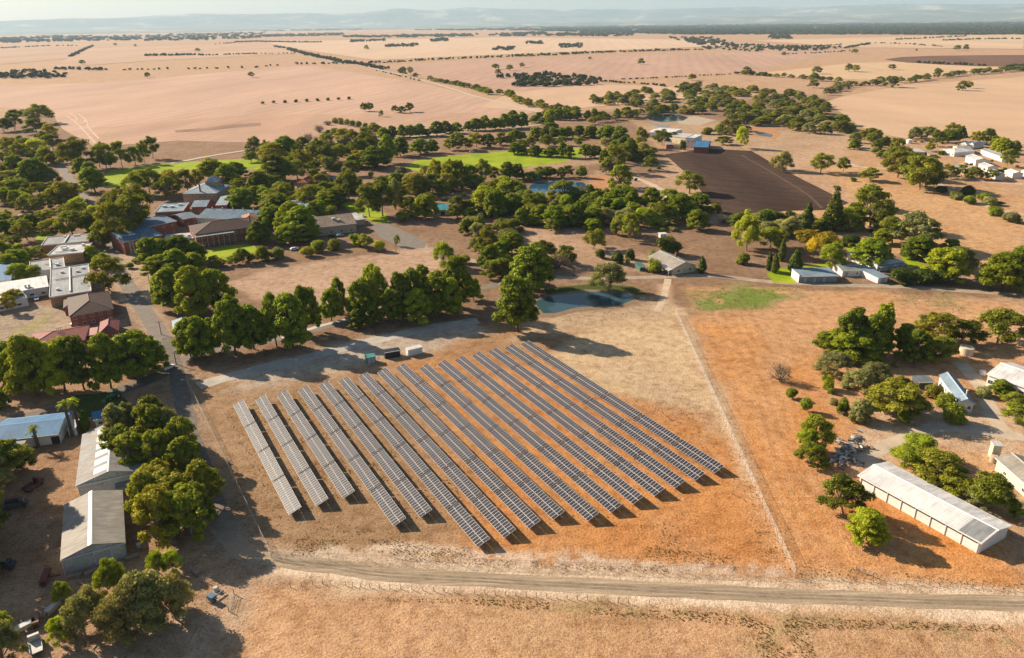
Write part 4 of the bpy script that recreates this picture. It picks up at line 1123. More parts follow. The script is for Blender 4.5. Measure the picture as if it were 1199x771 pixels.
# --- winery
b = building("winery", "white cube of the winery standing tallest at the edge of the ploughed plot", (803.6,161.6),(813.4,162.2),(813.4,157.6), 9.5, 0, 'flat', WHITE, rc='white', cat="winery", parapet=True, win=(2,1.0,1.2), storeys=2)
building("winery_cellar", "long white roofed cellar behind the trees beside the white winery cube", (758.7,155),(787,156.6),(789,150.8), 5.5, .8, 'gable', WHITE, rc='white', cat="winery", win=(5,1.2,1.2))
building("winery_cellar", "pale roofed cellar set between the winery cube and long cellar", (783,159),(802,161.5),(803,156), 6.0, .8, 'gable', CREAM, rc='pale', cat="winery", win=(3,1.2,1.2))
building("brick_store", "small red brick store under the trees at the winery", (779.8,169.4),(788.8,169.4),(788,165.6), 4.2, .4, 'skillion', BR, rc='beige', cat="store", win=(2,1.0,1.0))
building("winery_barn", "steep blue sided barn leaning on the winery cube", (812,172),(829.5,172.6),(832,165), 5.4, 2.4, 'gable', plain("barn red", (.26,.085,.07), .7, .2), rc='blue', cat="barn")
building("caravan", "tiny white site caravan under the gums near the cottage", (773,274.6),(781.6,274),(781,272), 2.5, .2, 'flat', WHITE, rc='white', cat="caravan", win=(2,.8,.6))
building("pump_hut", "flat pale hut in the yard beside the ploughed plot", (788,229.2),(798.6,228.4),(796.3,223.4), 2.9, .2, 'flat', WHITE, rc='pale', cat="hut", door=(.4,))
building("tank_shed", "teal painted tin shed on the far bank of the garden dam", (623,205.6),(632.5,205.4),(632.5,201.4), 3.2, .4, 'skillion', plain("teal tin", (.10,.27,.26), .6, .2), rc='teal', cat="shed")
# --- farm cluster at upper right; tile B1 of the photo
def bt(x, y): return (1020 + x / 6.7, 130 + y / 6.7)
cluster = [
 ("farm_shed", "low flat roofed pale shed standing apart at the west of the far farm", (335,322),(430,323),(424,298), 3.2, .3, 'flat', CREAM, 'pale', (3,1.2,1.0)),
 ("farm_house", "pale roofed farm house with its broad front facing the yard in the far farm", (530,306),(655,328),(640,284), 3.4, 2.0, 'hip', WHITE, 'white', (5,1.1,1.3)),
 ("farm_shed", "cream gable shed on a patch of lawn in the far farm", (688,300),(800,303),(790,276), 4.2, 1.2, 'gable', CREAM, 'beige', (2,1.2,1.0)),
 ("farm_shed", "very long narrow shed stepping down the east side of the far farm", (858,303),(1030,362),(1040,343), 4.0, 1.2, 'gable', WHITE, 'grey', (8,1.2,1.0)),
 ("farm_shed", "biggest pale roofed shed in the middle of the far farm yard", (740,352),(822,388),(905,378), 4.6, 1.6, 'gable', WHITE, 'pale', (2,1.2,1.0)),
 ("farm_shed", "shed with one pale and one shaded roof slope nearest the track in the far farm", (632,428),(735,458),(795,438), 4.2, 1.7, 'gable', CREAM, 'beige', (2,1.2,1.0)),
 ("farm_shed", "small pale shed wedged below the biggest shed of the far farm", (840,415),(915,442),(968,430), 3.6, 1.2, 'gable', WHITE, 'pale', (2,1.1,1.0)),
 ("farm_shed", "small blue grey roofed shed above the track in the far farm", (915,468),(978,497),(1040,490), 3.8, 1.3, 'gable', WHITE, 'bluegrey', (2,1.1,1.0)),
 ("farm_shed", "easternmost white shed beside the track in the far farm", (1045,468),(1112,492),(1165,480), 3.8, 1.3, 'gable', WHITE, 'white', (2,1.1,1.0)),
 ("farm_house", "white hip roofed house at the back of the far farm behind the cream shed", (680,262),(752,270),(745,240), 3.6, 1.8, 'hip', WHITE, 'white', (3,1.1,1.2)),
 ("farm_house", "small white roofed house under the back trees of the far farm", (752,265),(806,271),(803,243), 3.4, 1.6, 'hip', WHITE, 'white', (2,1.1,1.2)),
 ("farm_hut", "tiny rusty hut between the low shed and farm house in the far farm", (460,342),(505,343),(500,312), 2.8, .4, 'skillion', plain("rusty tin", (.34,.19,.11), .8, .3), 'beige', (0,0,0)),
 ("farm_shed", "white sliver of a shed cut by the photo edge past the far farm", (1172,470),(1215,482),(1225,466), 3.4, 1.0, 'gable', WHITE, 'white', (1,1.1,1.0)),
]
for nm, lab, A_, B_, C_, ev, rs, rf, wl, rc_, wn_ in cluster:
    building(nm, lab, bt(*A_), bt(*B_), bt(*C_), ev, rs, rf, wl, rc=rc_, cat="house" if "house" in nm else "shed", win=wn_)
# --- east yard
b = building("gable_house", "long white gable house with a red tipped flue among round bushes", (1122.3,471),(1142.8,472.6),(1110.5,440), 3.3, 1.3, 'gabley', WHITE, rc='bluegrey', cat="house", side=4, win=(2,1.0,1.2))
m_ = MB(); m_.cyl((0,0,0),(0,0,1.5),.2,.2,8); m_.cyl((0,0,1.5),(0,0,1.75),.3,.3,8); m_.build("flue", TRIM, b.root, (b.L*.6, b.W*.16, b.eave+b.rise*.8))
b = building("open_carport", "dark flat roofed carport against the long white gable house", (1076,448),(1095.4,447.2),(1088.4,439.6), 2.7, .2, 'flat', plain("shade wall", (.10,.095,.09), .8, .2), rc='dark', cat="carport")
building("white_shed", "large white gable shed cut by the photo edge beyond the driveway", (1155,438),(1203,455),(1224,438), 4.0, 2.0, 'gable', WHITE, rc='white', cat="shed", win=(5,1.6,1.4))
building("green_shed", "pale green walled gable shed at the photo edge beside the cream water tank stand", (1165.5,536),(1212,577),(1232,561), 3.6, 1.5, 'gable', GREENW, rc='beige', cat="shed", win=(2,1.2,1.0))
b = building("poultry_shed", "very long white roofed shed with a half open sunny side", (1004,556.5),(1150.3,636.8),(1187.1,616.9), 3.3, 1.2, 'gable', WHITE, rc='white', cat="shed", over=.5)
for k in range(3):
    for j in range(7):
        m_ = MB(); x0 = b.L*(.07 + .255*k); x1 = x0 + b.L*.235; y0 = b.W*(.06 + .058*j); f = lambda y: b.eave + b.rise*y/(b.W/2) + .025
        m_.slab([(x0,y0,f(y0)),(x1,y0,f(y0)),(x1,y0+b.W*.026,f(y0+b.W*.026)),(x0,y0+b.W*.026,f(y0+b.W*.026))], .02)
        m_.build("skylight", plain("frosted sheet", (0.60,0.61,0.61), .4, .1), b.roof)
m_ = MB(); f = lambda y: b.eave + b.rise*y/(b.W/2) + .04
m_.slab([(b.L*.83,.1,f(.1)),(b.L*.985,.1,f(.1)),(b.L*.985,b.W*.48,f(b.W*.48)),(b.L*.83,b.W*.48,f(b.W*.48))], .03)
m_.build("grey_sheeting", metal_roof("roof grey0.0", RC['grey'], 'Y'), b.roof)
m_ = MB(); m_.box(.9,-.0,2.35,b.L-.9,.04,2.95); m_.build("vent_opening", DARKOPEN, b.root, (0,.44,0))
for k in range(9):
    m_ = MB(); m_.box(-.08,-.05,0,.08,.08,3.1); m_.build("pillar", TRIM, b.root, (.9 + (b.L-1.8)*k/8, .38, 0))

# ------------------------------------------------------------------ tanks, cabins, kiosks
def tank(name, label, px, r, h, mat, cone=.4, cat="water tank"):
    x, y = G(*px)
    root = empty(name, (x, y, 0), 0, label, cat)
    m = MB(); m.cyl((0,0,-.1),(0,0,h),r,r,24); m.build("shell", mat, root)
    m = MB(); m.cyl((0,0,h),(0,0,h+cone),r*1.03,.25,24); q = m.build("lid", mat, root)
    m = MB(); m.cyl((r*.5,0,h+cone*.35),(r*.5,0,h+cone*.75),.3,.3,10); m.build("hatch", TRIM, q)
tank("water_tank", "round cream water tank under the leaning gum", (1131,414.5), 2.3, 2.6, CREAM)
tank("water_tank", "small white tank behind the far farm trees", (1064.5,168), 2.6, 3.4, WHITE)
tank("water_tank", "slim white tank at the end of the long blue roofed shed", (67,517.5), 1.0, 3.2, WHITE, .25)
tank("water_tank", "squat rainwater tank against the pale green shed wall", (1163,541), 1.0, 1.7, TANW, .2)
tank("water_tank", "little white drum tank beside the driveway opposite the white shed", (1150,438.5), 1.0, 1.3, WHITE, .2)
b = building("tank_stand", "boxy cream tank stand in the middle of the dusty yard", (1163.8,521.5),(1175,522.5),(1177.2,517.8), 4.2, .2, 'flat', CREAM, rc='pale', cat="tank stand", door=(.5,))
b = building("inverter_kiosk", "teal electrical kiosk at the shaded north edge of the solar rows", (428.3,418.9),(440,417),(438.9,413.6), 2.6, .15, 'flat', plain("teal steel", (.05,.25,.25), .5, .15), rmat=plain("teal steel", (.05,.25,.25)), cat="kiosk", door=(.3,.7))
b = building("storage_container", "dark container with a pale crate edge between the kiosk and white container", (450.1,413.2),(468.8,410.2),(467.5,406.8), 2.5, .1, 'flat', plain("dark steel", (.03,.035,.045), .5, .2), rmat=plain("dark steel", (.03,.035,.045)), cat="container")
b = building("storage_container", "white ribbed container standing at the head of the solar rows", (477.4,410.3),(494.8,406.2),(493.4,403.2), 2.6, .1, 'flat', WHITE, rc='white', cat="container")
for k in range(7):
    m_ = MB(); m_.box(-.1,-.1,.1,.1,.02,2.45); m_.build("rib", TRIM, b.root, (b.L*(.08+.14*k), .1, 0))
# ------------------------------------------------------------------ trees: crowns of many small leaf sprays round limbs
M_PINE = leaf_mat("pine needles", (0.042, 0.076, 0.005), (0.265, 0.326, 0.014), (0.326, 0.340, 0.011), 0.38)
M_GUM = leaf_mat("gum leaves", (0.047, 0.067, 0.007), (0.279, 0.306, 0.022), (0.340, 0.272, 0.024), 0.38)
M_GREY = leaf_mat("grey leaves", (0.084, 0.099, 0.038), (0.388, 0.381, 0.150), (0.354, 0.286, 0.122), 0.34)
M_BRIGHT = leaf_mat("bright leaves", (0.089, 0.142, 0.008), (0.422, 0.490, 0.033), (0.408, 0.408, 0.027), 0.42)
M_DARK = leaf_mat("cypress leaves", (0.015, 0.034, 0.005), (0.075, 0.110, 0.010), (0.09, 0.095, 0.01), 0.18)
M_YEL = leaf_mat("wattle leaves", (0.20, 0.15, 0.008), (0.46, 0.36, 0.015), (0.42, 0.30, 0.012), 0.35)
M_DRY = leaf_mat("dry twigs", (0.10, 0.075, 0.05), (0.21, 0.15, 0.10), (0.17, 0.12, 0.08), 0.05)
BARK = plain("pale gum bark", (0.30, 0.24, 0.18), 0.9, 0.35, 2.0)
BARKP = plain("pine bark", (0.13, 0.09, 0.06), 0.95, 0.35, 2.0)
_ico = {}
def ico(sub):
    if sub not in _ico:
        bm = bmesh.new(); bmesh.ops.create_icosphere(bm, subdivisions=sub, radius=1.0)
        bm.verts.ensure_lookup_table()
        _ico[sub] = (np.array([v.co[:] for v in bm.verts]), [[v.index for v in f.verts] for f in bm.faces]); bm.free()
    return _ico[sub]
def leaf_cloud(rs, puffs, n, size, core=0.72, shell=(0.72, 1.12), droop=0.0, flat=0.35, sub=1):
    """puffs: (x, y, z, rx, ry, rz). Returns verts, faces: small quads scattered over each puff plus a lumpy dark inside of the same leaves"""
    V, Fc = [], []
    base = 0
    iv, if_ = ico(sub)
    vol = np.array([(p[3] * p[4] + p[4] * p[5] + p[3] * p[5]) for p in puffs]); cnt = np.maximum(4, (n * vol / vol.sum()).astype(int))
    for p, c in zip(puffs, cnt):
        p = np.array(p, float)
        if core > 0:
            jv = iv * (core * (0.82 + 0.36 * rs.rand(len(iv), 1))) * p[3:6] + p[:3]
            V.append(jv); Fc += [[base + i for i in f] for f in if_]; base += len(jv)
        d = rs.normal(size=(c, 3)); d /= np.linalg.norm(d, axis=1)[:, None]
        d[:, 2] = np.where(rs.rand(c) < 0.30, np.abs(d[:, 2]), d[:, 2])
        r = rs.uniform(shell[0], shell[1], (c, 1)) 
        pos = p[:3] + d * p[3:6] * r
        nrm = d * (1 - flat) + rs.normal(size=(c, 3)) * 0.30 + np.array((0, 0, flat))
        nrm /= np.linalg.norm(nrm, axis=1)[:, None]
        t = np.cross(nrm, rs.normal(size=(c, 3))); t /= np.linalg.norm(t, axis=1)[:, None] + 1e-9
        b = np.cross(nrm, t)
        s = size * rs.uniform(0.55, 1.45, (c, 1))
        s2 = s * rs.uniform(0.45, 0.95, (c, 1))
        q = np.stack([pos - t * s - b * s2 * .4, pos + t * s * .2 - b * s2, pos + t * s + b * s2 * .4, pos - t * s * .3 + b * s2], 1)
        q[:, 2, 2] -= droop * s[:, 0]
        V.append(q.reshape(-1, 3)); Fc += (base + np.arange(c * 4).reshape(c, 4)).tolist(); base += c * 4
    return np.vstack(V), Fc
def mesh_of(name, V, Fc, mat):
    me = bpy.data.meshes.new(name)
    me.from_pydata(V.tolist() if hasattr(V, 'tolist') else V, [], Fc)
    me.materials.append(mat); me.update(); return me
def trunk_mesh(rs, puffs, base_r, split, mat, n=7, limbs=True, lean=0.04):
    mb = MB()
    top = (rs.normal() * lean, rs.normal() * lean, split)
    mid = (top[0] * .4 + rs.normal() * .01, top[1] * .4, split * .5)
    mb.cyl((0, 0, -0.02), mid, base_r, base_r * .8, n, cap=False)
    mb.cyl(mid, top, base_r * .8, base_r * .62, n, cap=False)
    if limbs:
        for p in puffs:
            e = (p[0] * .9, p[1] * .9, p[2] - p[5] * .2)
            m_ = (top[0] * .5 + e[0] * .5, top[1] * .5 + e[1] * .5, top[2] * .45 + e[2] * .5)
            r1 = base_r * .42
            mb.cyl(top, m_, r1, r1 * .7, 5, cap=False); mb.cyl(m_, e, r1 * .7, r1 * .25, 5, cap=False)
    return mesh_of("trunk", mb.v, mb.f, mat)
TPL = {}
def add_tpl(kind, puffs, n, size, leaf, bark, base_r, split, rs, **kw):
    limbs = kw.pop('limbs', True)
    V, Fc = leaf_cloud(rs, puffs, n, size, **kw)
    TPL.setdefault(kind, []).append((mesh_of("crown", V, Fc, leaf), trunk_mesh(rs, puffs, base_r, split, bark, limbs=limbs) if base_r else None, puffs))
def dome(rs, n, rmax, zlo, zhi, r, flat, jitter=.05):
    """N separate foliage pads arranged over a dome, the biggest on top, gaps between them"""
    out = []
    for k in range(n):
        t = (k + .4) / n
        a = 2.39996 * k + rs.rand() * .5
        rad = rmax * t ** .58
        z = zhi - (zhi - zlo) * t ** 1.7 + rs.uniform(-1, 1) * jitter
        q = r * rs.uniform(.7, 1.3)
        out.append((rad * math.cos(a), rad * math.sin(a), z, q * rs.uniform(.85, 1.2), q * rs.uniform(.85, 1.2), q * flat * rs.uniform(.8, 1.2)))
    return out
for s in range(8):      # stone and Aleppo pines: dense pads in a dome on bare stems
    rs = np.random.RandomState(100 + s)
    pf = dome(rs, 40, .43, .20, .91, .112, .66, .07)
    for k in range(7):
        a = .9 * k + rs.rand(); rad = rs.uniform(.08, .30)
        pf.append((rad * math.cos(a), rad * math.sin(a), rs.uniform(.22, .46), .15, .15, .10))
    add_tpl('P', pf, 9000, 0.0235, M_PINE, BARKP, .028, .40, rs, core=.78, shell=(.70, 1.14), flat=.5)
for s in range(8):      # gums: open, separate clumps with limbs between
    rs = np.random.RandomState(200 + s)
    pf = dome(rs, 26, .43, .38, .86, .112, .62, .14)
    for k in range(5):
        a = rs.rand() * 6.28; rad = rs.uniform(.15, .33); pf.append((rad * math.cos(a), rad * math.sin(a), rs.uniform(.26, .44), .10, .11, .08))
    add_tpl('E', pf, 7000, 0.0215, M_GUM, BARK, .024, .34, rs, core=.54, shell=(.45, 1.28), droop=.5, flat=.4)
for s in range(4):      # low dense mallee of the creek bush
    rs = np.random.RandomState(250 + s)
    pf = dome(rs, 34, .43, .22, .86, .115, .72, .09)
    add_tpl('M', pf, 6500, 0.0235, M_GREY if s == 3 else M_GUM, BARK, .03, .25, rs, core=.72, shell=(.6, 1.15), flat=.4)
for s in range(3):      # grey-green spreading trees, leafy to the ground
    rs = np.random.RandomState(300 + s)
    pf = dome(rs, 26, .41, .22, .86, .125, .9, .09)
    add_tpl('G', pf, 7500, 0.0185, M_GREY, BARK, .026, .25, rs, core=.68, shell=(.6, 1.18), droop=.8)
for s in range(3):      # light green broad trees
    rs = np.random.RandomState(400 + s)
    pf = dome(rs, 24, .40, .26, .88, .13, .85, .08)
    add_tpl('W', pf, 7000, 0.020, M_BRIGHT, BARK, .024, .28, rs, core=.68, shell=(.6, 1.15), droop=.8)
for s in range(2):      # wattles in flower
    rs = np.random.RandomState(450 + s)
    pf = [(0, 0, .70, .27, .27, .22)]
    for k in range(10):
        a = 2.39996 * k; rad = rs.uniform(.18, .34); r = rs.uniform(.13, .19)
        pf.append((rad * math.cos(a), rad * math.sin(a), rs.uniform(.35, .82), r, r, r * .8))
    add_tpl('Y', pf, 3400, 0.027, M_YEL, BARK, .024, .3, rs, core=.62, shell=(.6, 1.15))
for s in range(2):      # cypress columns
    rs = np.random.RandomState(500 + s)
    pf = []
    for k in range(11):
        z = .07 + .085 * k; r = .42 * math.sin(min(1, (k + 1.6) / 5) * 1.57) * (1 - (k / 11.5) ** 2.2)
        pf.append((rs.normal() * .04, rs.normal() * .04, z, r, r, .10))
    add_tpl('C', pf, 3000, 0.040, M_DARK, BARKP, .05, .15, rs, core=.86, shell=(.8, 1.1), limbs=False)
rs = np.random.RandomState(550)   # tall tiered conifer
pf = []
for k in range(9):
    z = .14 + .085 * k; R_ = .40 * (1 - k / 9.6) + .05
    for j in range(6 if k < 6 else 4):
        a = j * 2 * math.pi / (6 if k < 6 else 4) + k * .5
        pf.append((R_ * .62 * math.cos(a), R_ * .62 * math.sin(a), z - .01, R_ * .42, R_ * .42, .055))
pf += [(.03, 0, .90, .10, .10, .04), (-.05, 0, .955, .13, .12, .04)]
add_tpl('N', pf, 3600, 0.026, M_DARK, BARKP, .03, .93, rs, core=.6, shell=(.5, 1.15), limbs=False)
for s in range(4):      # clipped and self-sown round bushes
    rs = np.random.RandomState(600 + s)
    pf = [(0, 0, .52, .36, .36, .40)]
    for k in range(9):
        a = 2.39996 * k; rad = rs.uniform(.2, .34); r = rs.uniform(.13, .2)
        pf.append((rad * math.cos(a), rad * math.sin(a), rs.uniform(.18, .72), r, r, r * 1.1))
    V, Fc = leaf_cloud(rs, pf, 2600, 0.034, core=.8, shell=(.75, 1.12))
    for key, mt in (('B', M_PINE), ('b', M_DARK), ('g', M_GREY), ('w', M_BRIGHT), ('u', M_GUM)):
        TPL.setdefault(key, []).append((mesh_of("bush", V, Fc, mt), None, pf))
for s in range(2):      # bare grey shrubs: twigs
    rs = np.random.RandomState(700 + s)
    mb = MB()
    for k in range(46):
        a, el = rs.rand() * 6.28, rs.uniform(.35, 1.45)
        d = np.array((math.cos(a) * math.cos(el), math.sin(a) * math.cos(el), math.sin(el)))
        m_ = d * rs.uniform(.25, .45); e = m_ + (d + rs.normal(size=3) * .35) * rs.uniform(.15, .38)
        sc = np.array((1, 1, 1.25))
        mb.cyl((0, 0, 0), m_ * sc, .012, .008, 4, cap=False); mb.cyl(m_ * sc, e * sc, .008, .003, 4, cap=False)
        for _ in range(3):
            e2 = m_ + (d + rs.normal(size=3) * .7) * rs.uniform(.1, .25); mb.cyl(m_ * sc, e2 * sc, .006, .002, 3, cap=False)
    pf = [(.22 * math.cos(k), .22 * math.sin(k), .5 + .2 * math.sin(k * 3), .2, .2, .2) for k in range(6)]
    V, Fc = leaf_cloud(rs, pf, 700, .02, core=0, shell=(.3, 1.2))
    tw = mesh_of("trunk", mb.v, mb.f, plain("grey twig", (.22, .17, .13), .95, .3, 3))
    TPL.setdefault('S', []).append((mesh_of("crown", V, Fc, M_DRY), tw, pf))

# kind: (object name, category, look)
KIND = {'P': ("pine_tree", "pine tree", "dark green pine"), 'E': ("gum_tree", "gum tree", "olive gum"), 'G': ("grey_leaved_tree", "tree", "grey green tree"),
        'M': ("mallee_gum_tree", "mallee tree", "low mallee"), 'W': ("broadleaf_tree", "broadleaf tree", "light green tree"), 'Y': ("wattle_tree", "wattle tree", "golden yellow wattle"), 'C': ("cypress_tree", "cypress", "dark column cypress"),
        'N': ("conifer_tree", "conifer", "tall tiered conifer"), 'B': ("round_bush", "bush", "round green bush"), 'b': ("round_bush", "bush", "round very dark bush"), 'g': ("round_bush", "bush", "grey green bush"),
        'w': ("round_bush", "bush", "light green bush"), 'u': ("round_bush", "bush", "olive green bush"), 'S': ("bare_shrub", "shrub", "bare twiggy grey shrub")}
PLANTED = []
RATIO = {'P': (.66, 1.6), 'E': (.66, 1.6), 'M': (.62, 1.4), 'G': (.55, 1.1), 'W': (.6, 1.2), 'Y': (.6, 1.2), 'C': (1.6, 5), 'N': (1.6, 3.4), 'S': (.5, 1.3)}
def plant(kind, px, ytop, ybase, w, hmin=1.0, hmax=24.0, tries=0):
    x, y = G(px, ybase)
    d = P(x, y, 0)[2]
    Wm = max(0.5, w * d / F) * ({'E': 1.26, 'P': 1.24, 'G': 1.2, 'W': 1.15}.get(kind, 1.05) if ybase < 290 else {'E': 1.24, 'P': 1.16, 'G': 1.3, 'W': 1.15, 'M': 1.24}.get(kind, 1.04))
    vd = math.hypot(x, y); ux, uy = x / vd, y / vd
    lo, hi = 0.2, 60.0
    for _ in range(30):
        h = (lo + hi) / 2
        if P(x + ux * Wm * .18, y + uy * Wm * .18, h * .95)[1] > ytop: lo = h
        else: hi = h
    a, b = RATIO.get(kind, (.55, 1.5))
    if h > Wm * b * 1.04 and tries < 5:      # the foot was hidden: it stands a little farther back
        return plant(kind, px, ytop, ybase - (ybase - ytop) * .08, w, hmin, hmax, tries + 1)
    h = min(max(h * (1.10 if (kind in 'PEM' and ybase < 290) or kind in 'GM' else 1.0), Wm * a, hmin), Wm * b, hmax)
    PLANTED.append([kind, x, y, h, Wm, px, ybase, (ytop + ybase) / 2])
def T(ox, oy, s, items):
    for k, x, yt, yb, w in items:
        plant(k, ox + x / s, oy + yt / s, oy + yb / s, w / s)
Z = 6.644
T(0, 120, Z, [('b',118,55,105,90),('b',185,52,105,90),('E',305,40,165,180),('E',35,125,230,110),('E',115,112,220,100),('E',290,168,245,120),('E',410,175,290,100),('E',430,265,370,130),('E',330,230,320,130),('W',300,300,400,150),('E',180,290,370,130),('E',70,310,400,140),('E',150,350,440,130),('E',30,390,470,120),('P',360,360,480,130),('P',150,450,590,150),('P',300,450,640,200),('G',400,540,640,150),('G',80,560,650,180),('B',150,255,300,60),('W',195,600,670,90),('E',440,605,720,140),('E',120,660,750,180),('W',40,670,790,160),('E',545,655,770,130),('E',300,640,730,120),('E',20,500,600,90),('E',255,390,450,90),
 ('E',510,350,470,110),('E',610,330,520,190),('E',775,370,510,110),('E',830,300,520,120),('E',870,420,510,80),('E',960,350,505,120),('E',1050,350,490,110),('E',1120,345,470,90),('E',1185,270,440,90),
 ('P',640,455,580,110),('P',690,490,630,130),('P',760,525,700,150)])
T(0, 230, Z, [('E',330,40,110,150),('E',520,0,60,200),('E',590,60,200,150),('E',690,100,250,130),('E',740,130,280,150),('E',560,130,320,180),('E',420,190,320,150),('E',210,40,110,110),('P',30,190,290,120),('E',210,250,340,170),('P',170,215,290,130),('E',60,160,230,120),('w',60,360,440,90),('w',150,360,420,90),('G',270,420,500,130),('E',300,375,450,100),('E',770,250,400,150),('W',720,380,490,110),('W',800,440,560,150),('E',850,510,740,230),('w',175,450,520,140),('w',190,490,560,130),('W',150,530,660,190),('W',270,540,650,170),('E',920,60,380,240),('E',1060,20,330,200),('E',860,0,160,180),('B',1010,510,560,80),('B',1090,480,520,40),('B',1055,495,525,35),('E',30,310,370,100),('E',110,330,380,100)])
T(0, 330, Z, [('E',120,50,180,150),('E',67,108,270,85)])
T(130, 190, Z, [('E',60,230,540,170),('E',150,200,560,200),('E',250,190,470,180),('E',170,120,260,160),('E',310,60,260,150),('E',460,50,240,170),('E',440,140,290,190),('E',590,80,230,130),('E',680,90,200,100),('P',800,20,140,180),('P',900,10,200,180),('P',960,0,130,160),('E',1000,120,240,110),('P',1140,110,260,130),('P',1140,205,310,120),('G',1105,80,130,70),('P',1010,260,360,180),('u',500,370,410,80),('P',1150,465,640,180),
 ('P',300,600,800,210),('P',400,605,800,220),('P',520,600,790,210),('P',640,605,790,190),('P',660,690,840,190),('P',380,700,900,230),('P',500,690,880,220)])
T(190, 280, Z, [('P',60,190,330,170),('P',110,220,540,270),('P',310,200,590,290),('P',450,260,560,210),('P',30,260,480,140),('P',200,640,930,200),('P',330,560,930,210),('P',400,600,900,160),('P',560,480,920,240),('P',720,490,880,210),('P',880,470,870,210),('P',1010,420,850,240),('P',1140,385,840,200),('E',400,140,220,90),('E',450,150,220,80),('E',550,140,200,90),('E',640,85,190,120),('E',770,45,170,90),('E',830,100,160,80),('G',890,70,150,110),('E',700,110,180,60)])
T(380, 280, Z, [('P',130,300,620,150),('P',30,380,640,150),('P',260,310,700,190),('P',250,560,700,140),('P',420,260,650,210),('P',380,480,680,130),('P',590,260,650,200),('P',530,400,660,180),('P',700,250,640,190),('P',740,380,640,200),('P',870,240,590,230),('P',830,380,600,200),('P',1040,160,540,240),('P',960,290,600,190),('P',1150,290,480,130),('W',930,10,210,200),('P',745,200,420,150),('g',1090,110,190,100),('B',430,0,95,100)])
T(300, 180, 3.993, [('E',510,370,440,70),('u',470,370,430,60),('u',290,400,460,80),('u',365,395,450,70),('u',240,430,480,80),('B',105,440,490,60),('u',30,430,500,70),('P',150,340,420,130),('P',80,250,340,130),('P',150,240,380,120),('P',220,250,390,140),('P',235,330,410,110),('E',90,210,260,120),('E',110,180,230,80),('P',345,185,260,110),('E',270,165,240,120),('B',350,240,290,60),('B',315,270,310,60),('E',655,375,455,30)])
T(290, 140, Z, [('P',90,440,580,160),('P',70,535,640,130),('P',130,555,650,120),('P',240,680,770,200),('E',230,610,730,180),('E',250,560,620,150),('P',410,670,780,160),('P',560,660,770,130),('P',650,580,690,180),('g',510,590,660,110),('C',350,490,560,50),('g',265,510,560,90),('E',210,290,470,150),('E',290,330,470,150),('E',240,350,480,170),('E',390,320,470,140),('E',430,270,430,130),('P',290,145,300,150),('E',180,230,340,160),('E',150,190,290,80),('E',40,125,300,120),('E',20,250,330,110),
 ('E',540,180,330,150),('E',600,210,340,140),('E',640,130,240,110),('E',700,190,320,120),('E',760,130,250,130),('E',730,80,190,110),('E',820,95,200,110),('E',860,170,300,130),('P',800,190,290,110),('P',880,190,300,110),('E',950,140,260,130),('E',900,80,160,90),('E',860,260,360,140),('E',790,330,440,130),('P',1000,205,380,190),('P',1090,160,340,120),('E',920,130,220,100),('E',620,290,380,90),('E',690,330,400,80),('E',510,345,460,110),('E',570,420,540,110),('E',520,400,520,100),
 ('E',780,430,620,130),('E',870,480,630,110),('G',700,490,580,100),('P',690,540,640,130),('u',960,400,450,50),('b',1050,430,530,130),('E',1040,510,760,200),('E',950,540,760,150),('E',1160,500,720,100),('P',1160,430,540,90),('S',470,90,180,100),('S',560,30,100,80),('S',625,0,45,80),('g',590,110,190,70)])
T(300, 0, 3.993, [('g',370,548,578,34),('g',398,550,582,34),('g',425,553,588,34),('g',452,560,594,34),('g',480,562,600,34),('g',510,572,606,34),('g',540,582,610,30),('g',565,588,610,26)])
T(430, 140, Z, [('E',60,40,130,90),('P',130,65,150,100),('P',200,60,150,80),('P',270,60,140,70),('P',330,50,140,90),('P',405,55,135,80),('P',460,70,130,50),('P',535,30,130,110),('P',625,30,110,90),('P',700,30,110,110),('P',790,25,90,80),('P',855,5,90,90),('P',930,-10,85,90),('P',1000,-10,80,80),('P',1070,-20,75,90),('P',1140,-25,70,90),('P',1190,-30,65,80),
 ('P',260,150,290,150),('P',410,150,270,130),('P',500,165,260,80),('E',630,160,240,90),('E',700,100,240,90),('E',770,155,240,130),('E',870,110,220,100),('E',935,130,220,110),('E',1010,150,200,60),('E',1060,115,200,90),('P',1120,110,200,70),
 ('G',440,355,450,60),('E',550,360,530,100),('E',600,370,560,110),('E',650,360,540,110),('E',715,345,520,110),('P',800,365,520,120),('E',910,335,500,130),('E',980,365,480,100),('P',1085,345,470,110),('P',1160,345,470,110),('E',370,430,590,150),('P',240,430,560,120),('E',250,500,640,140),('E',500,430,590,140),('E',420,480,600,110),('E',300,590,700,140),('E',340,630,720,130),
 ('P',460,620,760,150),('E',710,610,760,120),('E',700,680,770,130),('P',900,545,720,200),('P',1010,590,740,150),('E',980,470,600,150),('E',1090,490,640,170),('E',1140,620,700,120),('u',280,700,790,120),('P',1180,540,660,120)])
